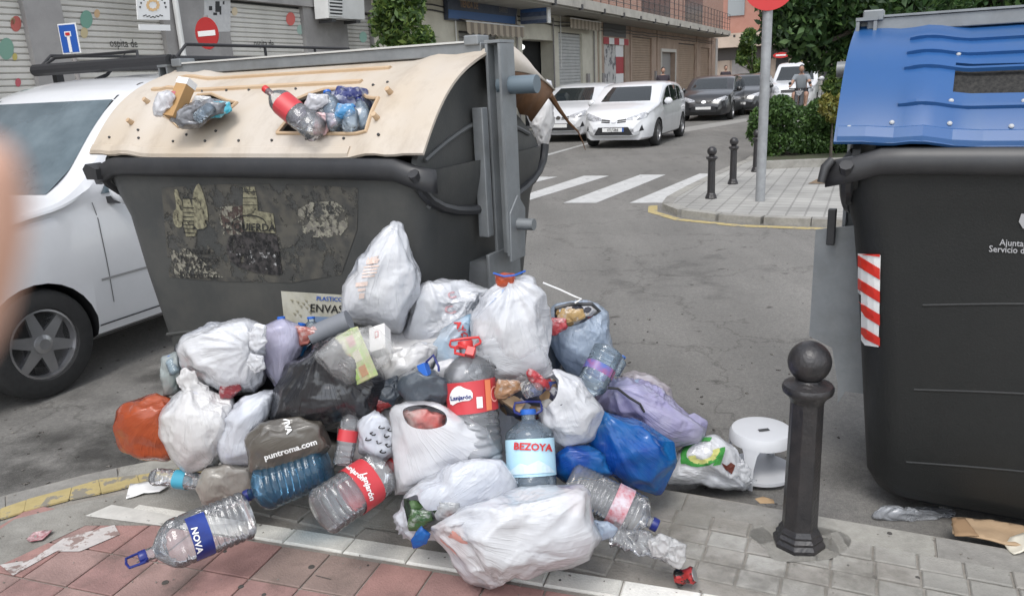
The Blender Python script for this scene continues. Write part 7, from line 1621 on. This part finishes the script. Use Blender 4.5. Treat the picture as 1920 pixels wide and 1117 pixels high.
CUPS = [((585, 200), (604, 186), 3.24, .05, .03, (.45, .45, .48), 'grey foil wrapper at the top of the right lid hole'), ((640, 182), (664, 172), 3.30, .05, .03, (.02, .03, .16), 'navy packet behind the small bottles in the right lid hole'), ((548, 222), (560, 208), 3.22, .04, .02, (.10, .08, .12), 'dark scrap at the left of the right lid hole'), ((640, 214), (652, 204), 3.20, .03, .02, (.06, .25, .5), 'bright blue cap scrap in the right lid hole'), ((560, 640), (600, 622), 2.62, .07, .012, (.35, .12, .10), 'small reddish packet by the grey cardboard tube'), ((1000, 700), (1018, 722), 2.44, .05, .03, (.42, .04, .05), 'dark red packet at the mouth of the open white bag'), ((1045, 735), (1060, 760), 2.36, .05, .03, (.03, .03, .05), 'black packet leaning in the open white bag'),
 ((700, 770), (720, 752), 2.50, .05, .02, (.35, .05, .05), 'red scrap behind the squiggle printed bag'), ((940, 740), (962, 722), 2.40, .05, .03, (.30, .16, .08), 'brown packet beside the red labelled standing bottle'), ((425, 738), (438, 722), 2.56, .05, .02, (.22, .03, .04), 'dark red wrapper under the big knotted bag'),
 ((600, 245), (618, 222), 3.22, .045, .02, (.55, .35, .36), 'pale pink wrapper in the right lid hole'), ((570, 236), (588, 222), 3.28, .05, .02, (.10, .13, .22), 'blue grey wrapper in the right lid hole'), ((405, 212), (420, 200), 3.50, .045, .02, (.05, .38, .50), 'turquoise wrapper in the left lid hole'), ((372, 200), (384, 190), 3.56, .04, .02, (.5, .5, .5), 'grey white wrapper in the left lid hole'),
 ((1035, 620), (1050, 606), 2.66, .04, .02, (.40, .05, .06), 'small red wrapper on the rim of the pale blue bag'), ((1060, 598), (1082, 588), 2.68, .05, .02, (.42, .28, .12), 'brown card piece standing in the pale blue bag'), ((778, 985), (800, 965), 2.18, .05, .02, (.05, .11, .04), 'green packet end in the front left bag'), ((830, 965), (850, 950), 2.14, .05, .03, (.32, .33, .34), 'grey tray poking from the front left bag')]
for i, (a_, b_, d_, w_, th_, c_, l_) in enumerate(CUPS):
    k_ = bag('wrapper', [(min(a_[0], b_[0])-14, a_[1]-2), (a_[0]-6, min(a_[1], b_[1])-10), (b_[0]+10, b_[1]-8), (b_[0]+14, b_[1]+8), (a_[0]+8, max(a_[1], b_[1])+8), (a_[0]-10, a_[1]+8)], d_, max(.012, th_*.6), mat('wrapper_c%d' % i, c_, .3, tuple(min(.7, q*.6+.22) for q in c_), 38, coat=.4, contrast=(.5, .58)), 90+i, level=4, excess=1.25, crk=2.2, floor=None); tag(k_, l_, 'wrapper')
# tin can, crushed
a = Vector(D(1268, 1008, 2.16)); b_ = Vector(D(1300, 1002, 2.14)); t = empty('drink_can', a, 0, 'crushed red and black drink can on the pavers', 'can'); ax = (b_-a).normalized(); s = ax.cross(Vector((0, 0, 1))).normalized(); u = s.cross(ax); t.matrix_world = Matrix.Translation((a.x, a.y, .027))@Matrix((s, u, ax)).transposed().to_4x4()
V = []; n = 28
for i, (r, z) in enumerate([(.022, 0), (.026, .004), (.029, .012), (.024, .03), (.028, .045), (.029, .055), (.025, .062), (.022, .064)]):
    for k in range(n): q = 2*PI*k/n; rr = r*(1-.16*max(0, math.sin(2*q+i))); V.append((rr*math.cos(q), rr*math.sin(q), z))
F = [(i*n+k, i*n+(k+1) % n, (i+1)*n+(k+1) % n, (i+1)*n+k) for i in range(7) for k in range(n)]+[tuple(range(n))[::-1], tuple(7*n+k for k in range(n))]
o = pydata('can_body', V, F, mat('can_print', (.35, .03, .03), .25, (.02, .02, .02), 28, metal=.4, contrast=(.48, .52)), t); smooth_by_angle(o, 40)
MB().lathe([(.0215, .0635), (.0215, .066), (.001, .0655)], 20).build('can_top', mat('tin', (.5, .5, .52), .3, metal=.9), t, True)
B('crcl', 'plastic_scrap', 'torn clear crumpled film next to the crushed can', [(1215, 1015), (1240, 1000), (1262, 1010), (1285, 1022), (1282, 1050), (1272, 1064), (1245, 1050), (1222, 1040)], 2.13, .03, film('clear_scrap', (.8, .8, .8), .5, .2, .15, crease=1), 65, False, level=5, excess=1.4, crk=2)['category'] = 'plastic film'
# ---------- plastic stool
sp = G(1437, 889, RZ); st = empty('plastic_stool', (1.07*1.0, 0, 0), 0, 'white plastic stool with a hole in its seat behind the near bollard', 'stool')
sc_ = Vector(D(1428, 800, 2.98)); st.location = (sc_.x, sc_.y, RZ); st.rotation_euler = (0, 0, .15); H_ = .222
M_st = mat('stool_plastic', (.60, .61, .63), .4, (.55, .56, .58), 4)
R0 = .130
seat = MB(); seat.lathe([(.012, H_-.004), (R0*.8, H_), (R0*.93, H_-.004), (R0, H_-.018), (R0*1.02, H_-.05), (R0*.99, H_-.052), (R0*.96, H_-.02), (.012, H_-.012)], 40); seat.build('seat', M_st, st, True)
sl = MB(); sl.box((.0, -.02, H_+.0006), (.045, .018, .002)); sl.build('seat_hole', M_dk, st)
for k in range(4):
    a = PI/4+k*PI/2; 
    for_ = MB(); P = []
    V = []; nn = 8
    for (z, r, wd) in [(H_-.03, R0*1.0, .75), (H_-.07, R0*1.02, .42), (.09, R0*1.08, .26), (.0, R0*1.12, .26)]:
        for j in range(nn+1):
            q = a-wd/2+wd*j/nn; V.append((r*math.cos(q), r*math.sin(q), z))
        for j in range(nn+1):
            q = a+wd/2-wd*j/nn; V.append(((r-.006)*math.cos(q), (r-.006)*math.sin(q), z))
    m_ = 2*(nn+1); F = [(i*m_+j, i*m_+(j+1) % m_, (i+1)*m_+(j+1) % m_, (i+1)*m_+j) for i in range(3) for j in range(m_)]; MB().add(V, F).build('leg', M_st, st, True)
MB().lathe([(R0*1.07, .022), (R0*1.095, .022), (R0*1.09, .036), (R0*1.065, .036)], 40).build('brace_ring', M_st, st, True) if True else None
# ---------- litter on the ground
def sheet(name, lab_, poly, z, m, cat_, lift=.006, seed=0, th=.0015):
    v, f = tri([tuple(G(*p, z)[:2]) for p in poly], .02); r = fnoise(np.c_[v, np.zeros(len(v))], 28, seed)
    V = [(p[0], p[1], z+.004+lift*(1+k)) for p, k in zip(v, r)]; c = np.mean(V, 0); o = pydata(name, np.array(V)-c, f, m, None, True); o.location = tuple(c); md = o.modifiers.new('s', 'SOLIDIFY'); md.thickness = th; return tag(o, lab_, cat_)
sheet('paper_sheet', 'white torn sheet of paper on the pavement left of the heap', [(237, 938), (245, 910), (275, 912), (312, 905), (316, 918), (300, 927), (270, 930)], .0, M_pw, 'paper', .008, 3)
sheet('wrapper', 'crumpled pink and white wrapper at the left edge', [(50, 1012), (62, 998), (85, 994), (100, 1000), (80, 1016), (58, 1020)], .0, mat('wrapper_pink', (.62, .5, .5), .5, (.3, .06, .08), 60), 'wrapper', .014, 4)
M_card = mat('cardboard', (.36, .25, .15), .85, (.42, .30, .19), 7, bump=.2)
sheet('cardboard', 'flattened brown cardboard under the black container at the right edge', [(1785, 975), (1812, 975), (1960, 998), (1960, 1040), (1870, 1022), (1785, 1003)], .0, M_card, 'cardboard', .012, 5, .006)
sheet('cardboard_flap', 'darker narrow cardboard flap left of the flattened cardboard', [(1783, 974), (1808, 976), (1835, 1008), (1790, 1004)], .012, mat('cardboard_dark', (.28, .18, .1), .85), 'cardboard', .006, 6, .004)
sheet('paper_plate', 'broken white paper plate piece at the right edge', [(1884, 1025), (1892, 1016), (1930, 1010), (1960, 1012), (1960, 1035), (1900, 1042)], .0, mat('plate_cream', (.66, .62, .52), .6), 'paper plate', .02, 7, .004)
B('film_r', 'plastic_film', 'crumpled clear film lying beneath the black container', [(1640, 962), (1660, 948), (1700, 952), (1770, 962), (1785, 975), (1740, 990), (1690, 988), (1650, 978)], 2.62, .04, film('clear_scrap2', (.5, .52, .55), .6, .1, .12, crease=1), 66, False, excess=1.3, floor=RZ+.003)['category'] = 'plastic film'
sheet('leaf_scrap', 'brown leaf like scrap beside the supermarket bag', [(1415, 940), (1430, 936), (1450, 940), (1452, 946), (1425, 946)], .0, mat('scrap_tan', (.40, .27, .15), .8), 'scrap', .006, 8)
M_gum = mat('gum', (.07, .065, .06), .9)
gm = MB()
for (x, y, r) in [(310, 1092, .012), (422, 1034, .007), (584, 1063, .012), (452, 1100, .010), (1640, 1082, .008), (1720, 1083, .008), (1668, 1000, .009), (495, 1115, .008), (1455, 945, .006), (690, 1060, .004), (1050, 1088, .005), (1590, 1060, .004)]:
    c = G(x, y, 0); gm.lathe([(r, .001), (r*.9, .0035), (r*.4, .004)], 12, (c[0], c[1], .0))
for (x0, y0, x1, y1) in [(592, 1078, 620, 1085)]: gm.tube([tuple(G(x0, y0, .004)), tuple(G(x1, y1, .004))], .0012, 5)
tag(gm.build('gum_spots', M_gum, pave), kind='stuff')
rsd = np.random.RandomState(5); dg_ = MB()
for k in range(260):
    x, y = rsd.uniform(-20, 1940), rsd.uniform(880, 1117); p = G(x, y, 0); r = rsd.uniform(.001, .004)
    if in_pave(p[0], p[1], .02): dg_.box((p[0], p[1], r*.5+.001), (r*rsd.uniform(1, 3), r*1.2, r), rsd.uniform(0, 3))
tag(dg_.build('pavement_grit', mat('grit', (.10, .09, .075), .9, (.35, .33, .3), 300)), kind='stuff'); SC.objects['pavement_grit']['label'] = 'fine grit and crumbs on the pavement'
dg_ = MB()
for k in range(420):
    x, y = rsd.uniform(-20, 1940), 300+620*rsd.uniform(0, 1)**.6; p = G(x, y, RZ); r = rsd.uniform(.003, .009)
    if not in_pave(p[0], p[1], -.05): dg_.box((p[0], p[1], RZ+r*.2), (r*rsd.uniform(1, 3), r*1.4, r*.6), rsd.uniform(0, 3))
tag(dg_.build('road_grit', mat('road_crumbs', (.05, .045, .04), .9, (.3, .28, .25), 40, contrast=(.5, .6))), kind='stuff'); SC.objects['road_grit']['label'] = 'loose crumbs and leaf bits scattered on the asphalt'

# ---------- the photographer's finger at the left edge, very close and out of focus
fg = empty('person', D(-30, 430, .037), 0, 'out of focus fingertip of the photographer at the left edge', 'person')
c0 = Vector(D(-22, 258, .036)); c1 = Vector(D(-20, 420, .037)); c2 = Vector(D(-58, 590, .039)); c3 = Vector(D(-170, 780, .044)); base = Vector(fg.location)
skin_body('finger', [tuple(c-base) for c in (c0, c0.lerp(c1, .5), c1, c2, c3)], [(0, 1), (1, 2), (2, 3), (3, 4)], [.0012, .0016, .00185, .0019, .0021], mat('finger_skin', (.72, .42, .31), .5), fg)
